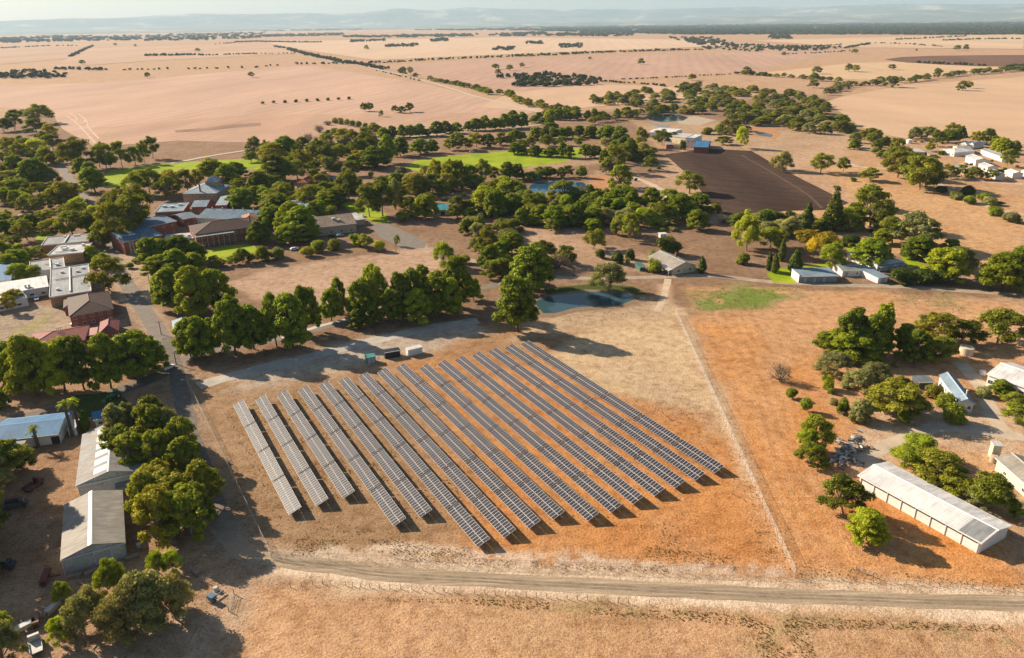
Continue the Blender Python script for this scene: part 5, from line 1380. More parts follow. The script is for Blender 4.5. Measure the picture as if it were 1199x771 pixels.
T(560, 200, Z, [('P',120,190,380,130),('E',260,90,230,160),('E',320,70,200,120),('P',260,220,330,120),('P',310,310,420,90),('E',420,200,330,110),('E',470,190,300,110),('E',640,110,250,200),('P',760,150,250,130),('S',800,95,200,110),('P',855,130,240,80),('P',935,140,240,110),('E',1030,150,250,100),
 ('P',500,260,410,170),('P',430,360,430,90),('P',590,280,440,140),('P',700,235,360,130),('P',760,290,440,150),('P',910,285,400,140),('P',930,210,330,160),('P',980,300,420,110),('P',1090,220,360,170),('P',1140,140,300,150),('P',1180,170,330,120),('P',920,390,470,120),('S',810,240,310,90),('E',900,440,600,180),('E',1120,310,490,160),('E',1160,300,540,120),('u',1060,400,500,80),
 ('E',230,395,490,70),('E',265,405,490,50),('b',950,605,680,90),('b',1080,620,720,110),('b',1180,600,690,90),('w',1160,670,740,40),('w',1010,730,790,110),('E',500,550,690,160),('E',690,560,730,150),('S',620,620,760,230),('P',400,600,770,240),('P',230,490,640,180),('E',60,450,640,150),('P',80,590,770,180),('P',200,650,790,180),('P',180,550,700,150)])
T(600, 180, 3.993, [('P',80,440,640,170),('P',30,590,830,200),('G',450,520,640,120),('u',665,490,550,80),('b',725,380,470,115),('g',655,450,490,50),('C',884,508,560,52)])
T(700, 150, Z, [('P',60,20,90,120),('P',180,20,140,110),('P',210,75,180,130),('P',250,100,260,120),('P',40,150,320,70),('E',130,170,350,150),('E',210,160,280,120),('E',170,310,470,190),('E',400,225,330,110),('E',380,160,250,110),('E',440,160,220,80),('E',350,30,160,100),('E',500,20,130,120),('E',580,40,100,80),('b',660,90,170,60),('E',990,60,130,100),('W',1110,10,160,110),('u',850,0,50,100),('E',720,340,510,170),('u',830,510,580,80),('u',910,575,660,110),
 ('P',640,520,700,190),('P',770,520,680,190),('P',720,590,720,170),('P',760,660,790,160),('P',200,470,640,200),('P',240,480,560,130),('P',400,490,620,140),('E',320,560,660,150),('E',460,590,740,170),('E',530,600,740,130),('E',210,640,770,170),('P',120,550,680,160),('P',40,560,680,130),('S',980,660,740,120)])
T(860, 210, Z, [('W',90,260,560,220),('b',230,230,350,140),('b',330,240,350,130),('b',430,245,340,130),('E',280,370,540,200),('C',555,190,400,105),('N',755,30,400,200),('E',890,195,380,160),('E',960,260,380,150),('E',1070,90,380,240),('E',1120,250,410,160),('g',965,340,400,100),('Y',560,370,540,200),('Y',720,390,590,210),('Y',610,440,620,150),('W',740,480,690,210),('b',900,420,510,150),('P',1030,420,660,240),('P',940,560,650,100),('P',1150,410,510,100),('C',365,465,640,65),('C',265,560,710,60),('C',310,590,730,65),('C',465,560,740,120),('u',65,565,660,120)])
T(900, 180, 3.993, [('E',685,290,440,180),('P',700,400,490,130),('P',650,410,490,80),('P',835,395,460,80),('G',870,445,540,130),('P',820,470,590,180),('b',620,530,605,130),('b',720,530,605,130),('b',800,530,605,120),('E',580,300,420,120),('P',1080,460,640,170),('P',1160,430,620,130),('P',1190,510,650,80),
 ('E',240,10,90,90),('E',350,20,90,50),('E',480,70,130,80),('E',590,0,110,100),('E',650,10,120,80),('E',700,40,170,140),('b',805,150,185,60),('b',930,148,195,70),('g',880,190,215,60),('B',938,200,235,60),('g',1030,200,240,70),('B',1060,252,290,80),('g',1130,280,320,90),('G',60,0,80,110),('B',395,110,130,30)])
T(1020, 130, 6.7, [('E',20,165,260,80),('P',110,235,290,90),('G',340,140,230,110),('G',430,130,220,140),('E',510,170,280,110),('E',640,100,200,110),('P',610,180,250,140),('P',700,140,240,90),('E',830,170,260,90),('E',900,170,270,100),('E',960,200,300,80),('P',1020,265,330,130),('P',1140,255,340,100),('E',1080,320,440,100),('E',170,250,420,120),('E',230,290,390,130),('E',180,340,480,140),('E',310,350,490,150),('E',410,400,600,200),('E',370,440,600,150),('E',460,290,320,80),('E',640,430,530,110),('E',720,440,520,80),('E',790,450,530,90),('E',930,470,540,80),('g',25,275,335,80),('P',75,325,375,70),('b',550,590,635,90),('b',755,585,655,100),('w',770,675,720,100),('u',660,650,690,110),('u',890,670,710,130),('B',1010,715,740,60),('B',545,305,345,60),('E',20,630,770,170)])
T(900, 360, 3.993, [('P',370,-5,220,140),('P',400,90,240,180),('P',530,5,230,120),('P',470,60,240,150),('P',340,100,220,130),('P',640,70,230,130),('P',690,120,270,130),('P',500,150,250,110),('E',770,30,160,160),('E',880,50,160,120),('E',820,130,240,130),('E',790,170,240,110),('E',720,40,140,90),('E',1050,40,168,200),('E',240,110,215,80),('S',55,250,345,115),('G',310,220,310,120),('G',420,290,380,130),('G',500,265,350,120),('B',275,310,380,62),('B',105,370,425,60),('B',172,415,487,62),('E',560,350,490,210),('E',660,380,500,140),('B',345,420,495,60),('g',425,420,530,120),('B',630,465,545,80),('u',770,355,420,90),('u',820,390,470,90),('u',860,440,535,120),('W',220,500,660,150),('W',180,560,680,90),('E',210,640,740,130),('W',700,590,700,160),('W',640,650,750,150),('E',800,690,800,200),('g',1000,365,415,80),('P',1080,340,410,90),('E',1140,390,470,90),('E',1170,460,550,100),('E',1190,320,400,60)])
T(900, 550, 3.476, [('E',310,20,190,160),('P',370,160,275,140),('E',690,-20,80,150),('E',760,20,110,120),('E',900,20,170,140),('P',1035,150,225,50),('G',850,70,150,110)])
T(0, 360, 3.993, [('M',650,430,610,120),('M',730,430,630,150),('M',590,470,640,130),('M',800,490,660,120),('M',600,540,700,130),('M',700,520,710,150),('M',840,560,740,140),('M',760,590,770,150),('M',640,610,780,140),('M',860,640,800,120),('P',20,170,440,120),('P',60,165,430,130),('P',180,160,420,160),('P',250,155,410,140),('P',330,165,400,140),('P',400,170,380,140),('P',510,150,370,150),('P',640,115,330,200),('P',700,150,310,120),('P',575,140,330,90),('P',150,260,410,130),('P',10,380,460,70),('E',60,620,770,150),('E',20,640,780,120),('E',135,630,730,110),('C',405,480,580,55),('b',525,470,548,75)])
T(0, 550, 3.49, [('M',640,-10,120,140),('M',740,0,170,170),('M',620,50,210,130),('M',760,50,250,170),('M',680,80,270,160),('M',820,0,160,130),('M',810,90,230,120),('W',470,370,510,115),('W',265,460,580,70),('W',650,325,450,85),('W',705,320,470,75),('W',240,620,745,85),('G',350,500,710,150),('G',400,490,650,120),('G',520,470,690,180),('G',640,410,630,180),('G',720,450,610,130),('G',580,500,670,150),('G',490,570,690,110),('W',25,580,690,75),('G',30,640,800,140),('G',5,0,70,80)])
T(0, 0, 1.0, [('E',-22,530,575,42),('E',-40,560,610,44),('P',-58,590,650,46),('E',-30,500,540,40),('E',-75,640,700,50),('E',-95,560,620,50),('E',-20,590,640,48),('E',-30,640,690,48),('P',-70,520,580,50),('P',-34,520,615,62),('P',-44,560,660,66),('P',-26,470,570,60)])
for it_ in PLANTED:      # no two of a row quite alike
    if it_[0] in 'PEM' and it_[3] > 5:
        it_[3] *= NPR.uniform(.86, 1.14); it_[4] *= NPR.uniform(.90, 1.15)
        it_[1] += NPR.normal() * .9; it_[2] += NPR.normal() * 1.1
# lone trees and bushes out on the plain
T(300, 0, 3.993, [('u',x,y-9,y+6,20) for x,y in ((30,482),(82,478),(135,476),(187,473),(237,470),(287,468),(336,465),(385,463),(435,460))] +
  [('E',505,487,522,34),('E',530,487,522,36),('E',650,495,527,28),('E',680,505,530,36),('E',720,487,525,42),('G',585,515,556,24),('E',515,213,233,18),('E',683,322,356,38),('E',720,315,350,28),('E',745,342,366,22),('E',1120,305,326,30),('E',1185,305,332,28),('E',1130,325,350,28)])
T(600, 0, 3.993, [('E',600,282,304,34),('E',362,267,279,14),('E',45,298,316,24),('E',840,355,378,34),('E',1095,318,352,40)])
T(900, 0, 3.993, [('E',905,380,425,44),('E',935,385,415,26),('E',575,303,328,34),('E',375,305,336,36),('E',405,308,338,34),('E',225,314,347,40),('E',210,350,380,44),('E',790,323,356,36),('E',72,244,263,20),('E',402,232,252,26),('E',690,230,243,10),('E',210,388,412,44),('E',570,362,410,60),('E',880,215,237,30),('E',918,212,236,24)])
T(0, 0, 3.993, [('E',690,342,365,24),('E',1175,338,364,26),('E',925,227,243,20),('E',633,208,219,12),('E',540,203,215,14),('E',385,286,302,24)])
# rows of trees along roads: bigger ones one by one
def row(kind, pts, n, h, w, jit=.12):
    c = smooth_line(px_poly(pts), 5.0)
    for k in range(n):
        i = int((k + .5) / n * (len(c) - 1))
        x, y = c[i]; x += NPR.normal() * w * jit * 2; y += NPR.normal() * w * jit * 2
        hh, ww = h * NPR.uniform(.75, 1.25), w * NPR.uniform(.75, 1.3)
        q = P(x, y, 0)
        kk = kind[NPR.randint(len(kind))]
        PLANTED.append([kk, x, y, hh, ww, q[0], q[1], q[1] - 4])
row('EP', [(500,95),(527,99),(548,104),(568,109),(588,113),(606,116)], 17, 9, 15)
row('E', [(600,118),(620,124),(650,131),(680,141)], 12, 10, 15)
row('E', [(640,139),(660,136),(680,133)], 7, 9, 14)
row('EG', [(965,112),(985,104),(1000,100),(1020,101),(1040,97),(1060,98)], 15, 10, 18)
row('E', [(1060,97),(1090,93),(1120,89),(1150,86.5),(1199,82)], 17, 10, 20)
row('E', [(880,88),(905,90),(935,92),(965,95),(985,97)], 14, 8, 16)
row('P', [(640,139),(660,141),(700,139),(730,137)], 11, 10, 13)
row('E', [(690,147),(720,141),(760,136),(780,134)], 8, 9, 14)
row('P', [(600,141),(625,142),(640,150),(660,152)], 6, 10, 14)
row('P', [(600,165),(640,163),(690,161),(720,160)], 13, 11, 13)
row('P', [(604,180),(640,184),(680,186),(720,186)], 9, 11, 13)
row('E', [(600,176),(640,172),(690,170)], 6, 10, 13)
KEEP_CLEAR = [(338,372,200,232),(366,426,243,284),(505,548,228,256),(752,840,148,186),(612,694,206,236),(378,408,204,222),(560,700,172,193),(210,275,205,248),(470,530,186,204)]
row('EP', [(622,211.5),(650,208.5),(688,209)], 8, 8, 11)
row('M', [(752,133.5),(780,131.5),(812,134.5)], 10, 9, 14)
def fill(kind, pts, n, h, w):
    poly = np.array(pts, float)
    k = 0
    while k < n:
        x, y = NPR.uniform(poly[:,0].min(), poly[:,0].max()), NPR.uniform(poly[:,1].min(), poly[:,1].max())
        if poly_sd(np.array([[x]]), np.array([[y]]), poly)[0, 0] > 0: continue
        if h > 4 and any(a <= x <= b and c <= y <= d for a, b, c, d in KEEP_CLEAR): continue
        X, Y = G(x, y); k += 1
        PLANTED.append([kind[NPR.randint(len(kind))], X, Y, h * NPR.uniform(.75, 1.25), w * NPR.uniform(.75, 1.3), x, y, y - 4])
fill('MMG', [(690,116),(740,110),(775,106),(790,120),(770,127),(700,124)], 40, 9, 16)
fill('MMMMGE', [(775,106),(830,102),(850,108),(920,108),(960,118),(985,140),(990,157),(940,158),(880,146),(830,138),(780,124)], 135, 10, 19)
fill('M', [(800,150),(860,142),(880,152),(860,160),(815,158)], 14, 7, 12)
fill('MP', [(985,150),(1020,158),(1030,176),(1000,176)], 12, 8, 13)
fill('PMEW', [(0,170),(50,160),(70,215),(80,250),(60,290),(0,330)], 30, 9, 12)
fill('PW', [(70,236),(120,245),(135,290),(95,262)], 6, 9, 11)
fill('PPG', [(320,178),(380,160),(430,155),(440,190),(420,200),(330,205)], 26, 9, 13)
fill('MGP', [(300,205),(330,206),(345,235),(305,240)], 8, 8, 11)
fill('MGP', [(480,222),(560,218),(600,228),(600,262),(500,262),(470,250)], 14, 8, 11)
fill('ubBg', [(0,170),(60,170),(110,250),(90,280),(0,330)], 28, 2.6, 4.6)
fill('ubBg', [(310,170),(440,160),(460,230),(310,240)], 34, 2.6, 4.6)
fill('ubBg', [(470,225),(600,220),(640,240),(600,270),(480,262)], 26, 2.4, 4.2)
fill('ubBg', [(640,245),(790,238),(800,275),(650,262)], 26, 2.4, 4.2)
fill('ubg', [(700,160),(780,165),(775,200),(720,225)], 14, 2.4, 4.2)
fill('ubg', [(870,255),(1060,255),(1080,290),(880,290)], 20, 2.2, 4)
fill('ug', [(1020,165),(1199,165),(1199,212),(1060,205)], 26, 2.0, 3.6)
fill('ug', [(960,430),(1060,420),(1075,480),(980,490)], 12, 1.8, 3.0)
fill('PMW', [(300,210),(360,205),(420,215),(450,232),(440,240),(375,240),(310,250)], 16, 8, 12)
fill('PMWG', [(440,205),(480,208),(600,212),(610,225),(560,230),(450,228)], 14, 8, 12)
fill('PMWG', [(560,228),(650,235),(720,232),(800,240),(830,258),(760,272),(620,275),(560,262)], 30, 9, 13)
fill('MGP', [(690,165),(745,168),(760,190),(735,215),(700,200)], 14, 8, 12)
fill('PGM', [(840,258),(1000,262),(1060,275),(1050,288),(880,275)], 12, 8, 12)
fill('MGP', [(500,262),(600,265),(640,290),(560,285)], 9, 7, 11)
fill('GM', [(560,290),(640,300),(640,330),(600,345),(560,320)], 8, 7, 11)
# ------------------------------------------------------------------ put the trees in and say which one each is
LAND = [("the two farm sheds", 120, 590), ("the scrap yard corner", 110, 720), ("the row of palms", 85, 490), ("the maroon roofs", 70, 420), ("the crossroads", 200, 420), ("the flat roofed blocks", 70, 320),
 ("the parked caravans", 50, 262), ("the west paddock gate", 50, 150), ("the avenue top", 95, 205), ("the pilastered brick block", 150, 260), ("the stone hall", 245, 222), ("the courtyard lawn", 250, 268), ("the brick wing lawn", 270, 300),
 ("the north school fence", 300, 300), ("the corner house", 225, 385), ("the bare school paddock", 330, 345), ("the pine row lane", 430, 360), ("the solar row heads", 520, 350), ("the tan hall", 395, 255), ("the hall car park", 470, 280), ("the stone house", 357, 215),
 ("the sports court", 395, 205), ("the west oval", 200, 190), ("the field hedge", 410, 145), ("the east oval end", 460, 185), ("the oval's sunny side", 570, 165), ("the oval's garden side", 560, 205), ("the teal pump house", 520, 240), ("the garden reserve", 590, 260),
 ("the garden dam", 655, 220), ("the dam pines", 660, 255), ("the near pond", 640, 335), ("the cottage", 790, 300), ("the reserve tracks", 720, 275), ("the pump hut yard", 740, 230), ("the plough corner", 815, 250), ("the winery", 790, 165), ("the winery dam", 780, 135),
 ("the creek bush", 870, 125), ("the bush's east edge", 960, 140), ("the homestead lawn", 920, 300), ("the homestead hedge", 880, 255), ("the homestead chimneys", 1045, 285), ("the homestead driveway", 1070, 325), ("the east paddock corner", 1180, 320),
 ("the far farm track", 1080, 200), ("the far farm houses", 1110, 165), ("the forked track", 1130, 230), ("the plough's right edge", 985, 195), ("the pine clump paddock", 1000, 410), ("the cream tank", 1115, 400), ("the long gable house", 1110, 460), ("the grey bushes", 1000, 450), ("the scrap heap", 955, 520),
 ("the dusty yard", 1080, 520), ("the poultry shed", 1000, 600), ("the poultry shed's far side", 1120, 570), ("the white gable shed", 1185, 460), ("the straight plain road", 560, 108), ("the winding field road", 1010, 98), ("the east field road", 1130, 87), ("the red round field", 1100, 75), ("the big stubble paddock", 420, 120), ("the far stubble", 200, 85), ("the pale far paddock", 700, 70), ("the oval lane", 690, 150)]
REL = {'behind': "behind", 'front': "in front of", 'west': "left of", 'east': "right of", 'at': "at"}
_ne = 0
for it in PLANTED:
    if it[0] == 'E':
        _ne += 1
        if _ne % 6 == 0: it[0] = 'M'  # every sixth gum is planted and labelled as a mallee
groups = {}
for it in PLANTED:
    k, x, y, h, w, px, py, pyc = it
    d = P(x, y, 0)[2]
    best = min(LAND, key=lambda L: math.hypot((L[1] - px), (L[2] - py) * 1.6))
    dx, dy = (px - best[1]) * d / F, (py - best[2]) * d / F * 2.2
    if abs(dx) < 7 and abs(dy) < 7: r = 'at'
    elif abs(dy) > abs(dx): r = 'behind' if dy < 0 else 'front'
    else: r = 'west' if dx < 0 else 'east'
    groups.setdefault((KIND[k][2], r, best[0]), []).append(it)
GROUPNAME = {"pine_tree": "pines of the town and pond belt", "gum_tree": "gum trees of the town, creek and paddocks", "grey_leaved_tree": "grey green trees", "mallee_gum_tree": "mallee of the creek bush", "broadleaf_tree": "light green leafy trees", "wattle_tree": "yellow wattles at the homestead", "cypress_tree": "column cypresses", "round_bush": "round bushes", "bare_shrub": "bare grey shrubs"}
tree_meshes = {}
def put(it, label):
    k, x, y, h, w, px, py, pyc = it
    nm, cat, look = KIND[k]
    tp = TPL[k]; crown, trunk, _ = tp[NPR.randint(len(tp))]
    rz = NPR.uniform(0, 6.283)
    g = GROUPNAME.get(nm)
    if trunk is None:
        o = bpy.data.objects.new(nm, crown); COL.objects.link(o)
        o.location = (x, y, -0.03); o.rotation_euler = (0, 0, rz); o.scale = (w, w, h)
        tag(o, label, cat, g); return
    r = empty(nm, (x, y, -0.05), rz, label, cat, g)
    r.scale = (w * NPR.uniform(.88, 1.14), w * NPR.uniform(.85, 1.1), h * NPR.uniform(.93, 1.07))
    if k in 'PEMGW': r.rotation_euler = (NPR.normal() * .05, NPR.normal() * .05, rz)
    child("trunk", trunk, r); child("crown", crown, r)
for (look, rel, land), its in groups.items():
    where = f"{REL[rel]} {land}"
    its.sort(key=lambda i: i[5])
    hs = sorted(range(len(its)), key=lambda i: -its[i][3])
    for i, it in enumerate(its):
        if len(its) == 1: lab = f"{look} standing alone of its kind {where}"
        elif len(its) == 2:
            big = it[3] * it[4] >= max(q[3] * q[4] for q in its)
            lab = f"{'bigger' if big else 'smaller'} of the two {look}s {where}"
        else:
            n = len(its)
            pos = "leftmost" if i == 0 else ("rightmost" if i == n - 1 else ORD[i + 1] + " from the left")
            lab = f"{look}, {pos} of the {n} {where}" if i in (0, n - 1) else f"{look}, {pos} among those {where}"
        lab = lab.replace("bushs", "bushes")
        put(it, lab)
for o_ in scene.objects:
    if o_.get('label') and len(o_['label'].split()) > 16: print("LONG", o_['label'])
print("TREES", len(PLANTED), {k: sum(1 for p in PLANTED if KIND[p[0]][0] == k) for k in {KIND[p[0]][0] for p in PLANTED}})

# palms
def palm(px, ytop, ybase, label, leaves=26, w=None, squat=False):
    x, y = G(px, ybase)
    lo, hi = .5, 40
    for _ in range(30):
        h = (lo + hi) / 2
        if P(x, y, h)[1] > ytop: lo = h
        else: hi = h
    root = empty("palm_tree", (x, y, 0), NPR.uniform(0, 6), label, "palm tree", "palms between the white huts")
    th = h - 1.4
    m = MB(); r0 = .48
    n = 9
    for k in range(n):
        z0, z1 = th * k / n - (.1 if k == 0 else 0), th * (k + 1) / n
        m.cyl((0,0,z0), (0,0,z1), r0 * (1.08 - .3 * k / n), r0 * (.98 - .3 * k / n), 9, cap=False)
    m.build("trunk", BARKP, root)
    V, Fc = [], []
    rs = np.random.RandomState(int(px))
    R_ = 2.3 if not squat else 2.6
    for k in range(leaves):
        a = 2.39996 * k; el = rs.uniform(-.5, 1.35)
        d = np.array((math.cos(a), math.sin(a), 0)); u = np.array((0, 0, 1.0)); s_ = np.array((-math.sin(a), math.cos(a), 0))
        p0 = np.array((0, 0, th)); L_ = R_ * rs.uniform(.8, 1.1)
        for q in range(7):
            t0 = q / 7
            for sd in (-1, 1):
                t1 = t0 + .12
                c0 = p0 + d * math.cos(el) * L_ * t0 + u * (math.sin(el) * L_ * t0 - .9 * t0 * t0 * L_ * .6)
                c1 = p0 + d * math.cos(el) * L_ * t1 + u * (math.sin(el) * L_ * t1 - .9 * t1 * t1 * L_ * .6)
                ww = .55 * math.sin(.5 + t0 * 2.4)
                e = (c0 + c1) / 2 + d * .25 + s_ * sd * ww - u * .18
                b_ = len(V); V += [c0.tolist(), c1.tolist(), e.tolist()]; Fc.append([b_, b_ + 1, b_ + 2])
    o = bpy.data.objects.new("fronds", mesh_of("fronds", np.array(V), Fc, M_BRIGHT)); COL.objects.link(o); o.parent = root
palm(85, 467, 511, "taller of the two palms with thick trunks over the white hut")
palm(94, 464, 507, "palm standing nearer the dark cypress, beside its twin at the hut", 28)
palm(45, 497, 524, "short squat palm in front of the long blue roof", 34, squat=True)
palm(1199-1199+103, 232, 240, "little palm at the top of the avenue", 22, squat=True)

# ------------------------------------------------------------------ far woods and windbreaks: too many and too small to count
def far_trees():
    rs = np.random.RandomState(77)
    tpl = []
    for s in range(4):
        pf = []
        for k in range(5):
            a = 2.4 * k; rad = .26 if k else 0
            pf.append((rad * math.cos(a), rad * math.sin(a), .55 + rs.uniform(-.12, .2), .26, .26, .26))
        V, Fc = leaf_cloud(rs, pf, 70, .085, core=.85, sub=1, shell=(.7, 1.15))
        tpl.append((V, Fc))
    spots = []
    def belt(pts, width, spacing, h, w=None):
        c = smooth_line(px_poly(pts), spacing)
        for x, y in c:
            for _ in range(max(1, int(width / spacing))):
                if rs.rand() < .14: continue
                spots.append((x + rs.normal() * width * .4, y + rs.normal() * width * .4, h * rs.uniform(.65, 1.3), (w or h * 1.35) * rs.uniform(.7, 1.35)))
    def wood(pts, n, h, w):
        poly = np.array(pts, float); k = 0
        while k < n:
            x, y = rs.uniform(poly[:,0].min(), poly[:,0].max()), rs.uniform(poly[:,1].min(), poly[:,1].max())
            if poly_sd(np.array([[x]]), np.array([[y]]), poly)[0, 0] > 0: continue
            X, Y = G(x, y); k += 1
            D = math.hypot(X, Y); sc = max(1.0, D / 3500.0)
            spots.append((X, Y, h * rs.uniform(.7, 1.3) * min(sc, 1.9), w * rs.uniform(.7, 1.4) * sc))
    # plain to the left
    wood([(0,45),(60,42.5),(165,42.5),(165,47.5),(60,49.5),(0,51)], 300, 11, 17)
    wood([(170,42),(250,39),(310,38.5),(310,45),(240,47.5),(170,48.5)], 260, 11, 17)
    belt([(0,57),(50,54.5),(88,54)], 22, 14, 9)
    belt([(82,67),(96,60),(109,54)], 10, 14, 9)
    belt([(169,66),(200,65.5),(236,65)], 22, 9, 10); belt([(236,65.5),(270,64.5),(300,63.5)], 8, 9, 7)
    wood([(0,88),(30,82),(45,84),(85,88),(84,92),(0,93)], 70, 9, 13)
    belt([(66,82),(90,82),(120,82.5)], 10, 10, 10); belt([(110,82.8),(160,82.5),(220,81.5),(300,80)], 6, 17, 7)
    belt([(276,50),(300,49)], 20, 10, 11); belt([(250,52.5),(275,50.5)], 6, 22, 8); belt([(277,63),(300,63.5),(345,63)], 5, 14, 6)
    # middle
    belt([(300,49),(340,50),(375,50)], 26, 12, 10); belt([(322,55),(334,57)], 14, 10, 9)
    belt([(337,58),(350,61.5),(362,65),(380,69),(400,73.5),(412,75)], 16, 9, 10)
    belt([(412,75),(425,77),(445,81),(447,82)], 14, 9, 9); belt([(440,83),(470,90),(490,95)], 4, 20, 4)
    belt([(300,79),(325,77.5)], 6, 12, 6); belt([(345,76),(370,75.5),(415,75)], 8, 10, 8)
    belt([(425,75),(470,73),(520,70),(560,68.5),(600,67)], 7, 11, 8); belt([(600,67),(650,65),(700,62.5),(760,60.5),(820,59)], 8, 10, 10)
    wood([(411,48.6),(450,47),(450,48.6),(411,50)], 40, 10, 15); wood([(452,54),(489,51.5),(490,55),(452,55.8)], 55, 10, 13); wood([(505,48),(524,46),(524,49),(505,49.5)], 40, 11, 14)
    wood([(577,57),(602,55.5),(602,60),(577,59.5)], 45, 10, 13); wood([(616,50),(636,49.5),(636,52),(616,52)], 34, 10, 14); wood([(654,53.5),(681,52.5),(681,56.5),(656,56.5)], 50, 11, 13)
    wood([(300,42),(400,39.5),(400,42),(300,44)], 110, 10, 22); wood([(400,43),(470,42),(560,40.5),(560,43),(470,44.5),(400,44.5)], 170, 10, 18); wood([(568,42),(600,39),(640,38),(640,42),(590,43.5)], 110, 10, 18)
    wood([(640,40),(700,39),(742,40),(742,43),(640,43)], 150, 10, 18); wood([(300,35),(420,33.5),(420,35.5),(300,37)], 70, 10, 30)
    # scrub patch and hedges north of the ovals
    wood([(600,90),(640,86),(660,90),(703,93),(700,100),(640,102),(600,103)], 120, 9, 14)
    belt([(585,92),(600,90)], 12, 10, 9)
    belt([(703,96),(732,98),(762,100),(800,104)], 7, 8, 5); belt([(730,93.5),(790,91),(863,87)], 4, 7, 3.5); belt([(863,87),(880,88),(900,90)], 8, 9, 8)
    # right plain
    wood([(778,44),(830,45),(850,49),(865,55),(820,54),(800,49)], 120, 10, 16); wood([(820,56),(880,53),(960,55),(990,56),(960,60),(880,61),(830,59)], 170, 10, 14)
    belt([(990,57),(1017,52)], 12, 12, 9); belt([(917,64),(950,63),(1000,60)], 6, 18, 6); belt([(900,58),(930,56),(985,53)], 10, 12, 7)
    belt([(1075,74),(1100,75.5),(1150,77.5)], 8, 10, 8); wood([(1180,80),(1199,78),(1230,78),(1230,84),(1180,84)], 26, 9, 14)
    belt([(1050,47),(1090,45),(1130,43)], 20, 14, 9); belt([(1105,48),(1150,46.5),(1230,46)], 16, 9, 9); belt([(1025,51),(1060,52),(1100,55)], 14, 22, 7)
    wood([(900,43),(925,42),(926,46),(900,46.5)], 50, 11, 14)
    # the wooded plain and town below the hills
    wood([(600,36),(700,32),(800,28.5),(900,24),(1000,23),(1240,21),(1240,40),(1100,41.5),(1000,40),(900,40),(800,41),(720,39),(640,37)], 5200, 12, 27)
    wood([(460,36),(600,33),(700,29),(800,26),(800,28),(700,32),(600,36)], 240, 11, 36)
    wood([(760,37),(1000,35),(1240,34),(1240,41),(1000,41),(800,41)], 2400, 11, 17)
    n = len(spots); Vs, Fs = [], []; base = 0
    allV, allL, starts = [], [], []
    for j, (V, Fc) in enumerate(tpl):
        sub = [s for i, s in enumerate(spots) if i % 4 == j]
        if not sub: continue
        S = np.array(sub); a = rs.uniform(0, 6.28, len(S))
        ca, sa = np.cos(a)[:, None], np.sin(a)[:, None]
        X = (V[:, 0] * ca - V[:, 1] * sa) * S[:, 3:4] + S[:, 0:1]; Y = (V[:, 0] * sa + V[:, 1] * ca) * S[:, 3:4] + S[:, 1:2]
        Zz = (V[:, 2] - .16)[None] * S[:, 2:3] * 1.1
        allV.append(np.stack([X, Y, Zz], -1).reshape(-1, 3))
        tri = np.array([f for f in Fc if len(f) == 3]); quad = np.array([f for f in Fc if len(f) == 4])
        off = base + np.arange(len(S)) * len(V)
        if len(tri): allL.append((3, (tri[None] + off[:, None, None]).reshape(-1)))
        if len(quad): allL.append((4, (quad[None] + off[:, None, None]).reshape(-1)))
        base += len(S) * len(V)
    Vv = np.vstack(allV); loops = np.concatenate([l for _, l in allL])
    sizes = np.concatenate([np.full(len(l) // k, k) for k, l in allL])
    st = np.concatenate([[0], np.cumsum(sizes)[:-1]])
    me = bpy.data.meshes.new("distant_trees")
    me.vertices.add(len(Vv)); me.loops.add(len(loops)); me.polygons.add(len(sizes))
    me.vertices.foreach_set("co", Vv.reshape(-1).astype(np.float32)); me.loops.foreach_set("vertex_index", loops.astype(np.int32))
    me.polygons.foreach_set("loop_start", st.astype(np.int32)); me.update(); me.validate()
    m, nt, b = new_mat("distant foliage")
    g_ = nt.nodes.new("ShaderNodeNewGeometry")
    c = ramp(nt, noise(nt, g_.outputs["Position"], 0.02, 3, .6), [(.35, (.030, .042, .014)), (.65, (.072, .080, .030))])
    nt.links.new(c, b.inputs["Base Color"]); b.inputs["Roughness"].default_value = .9; b.inputs["Specular IOR Level"].default_value = .05
    me.materials.append(m)
    o = bpy.data.objects.new("distant_trees", me); COL.objects.link(o)
    tag(o, "far windbreaks and woods thinning out across the plain", "woodland", kind="stuff")
    print("FAR", n)
far_trees()
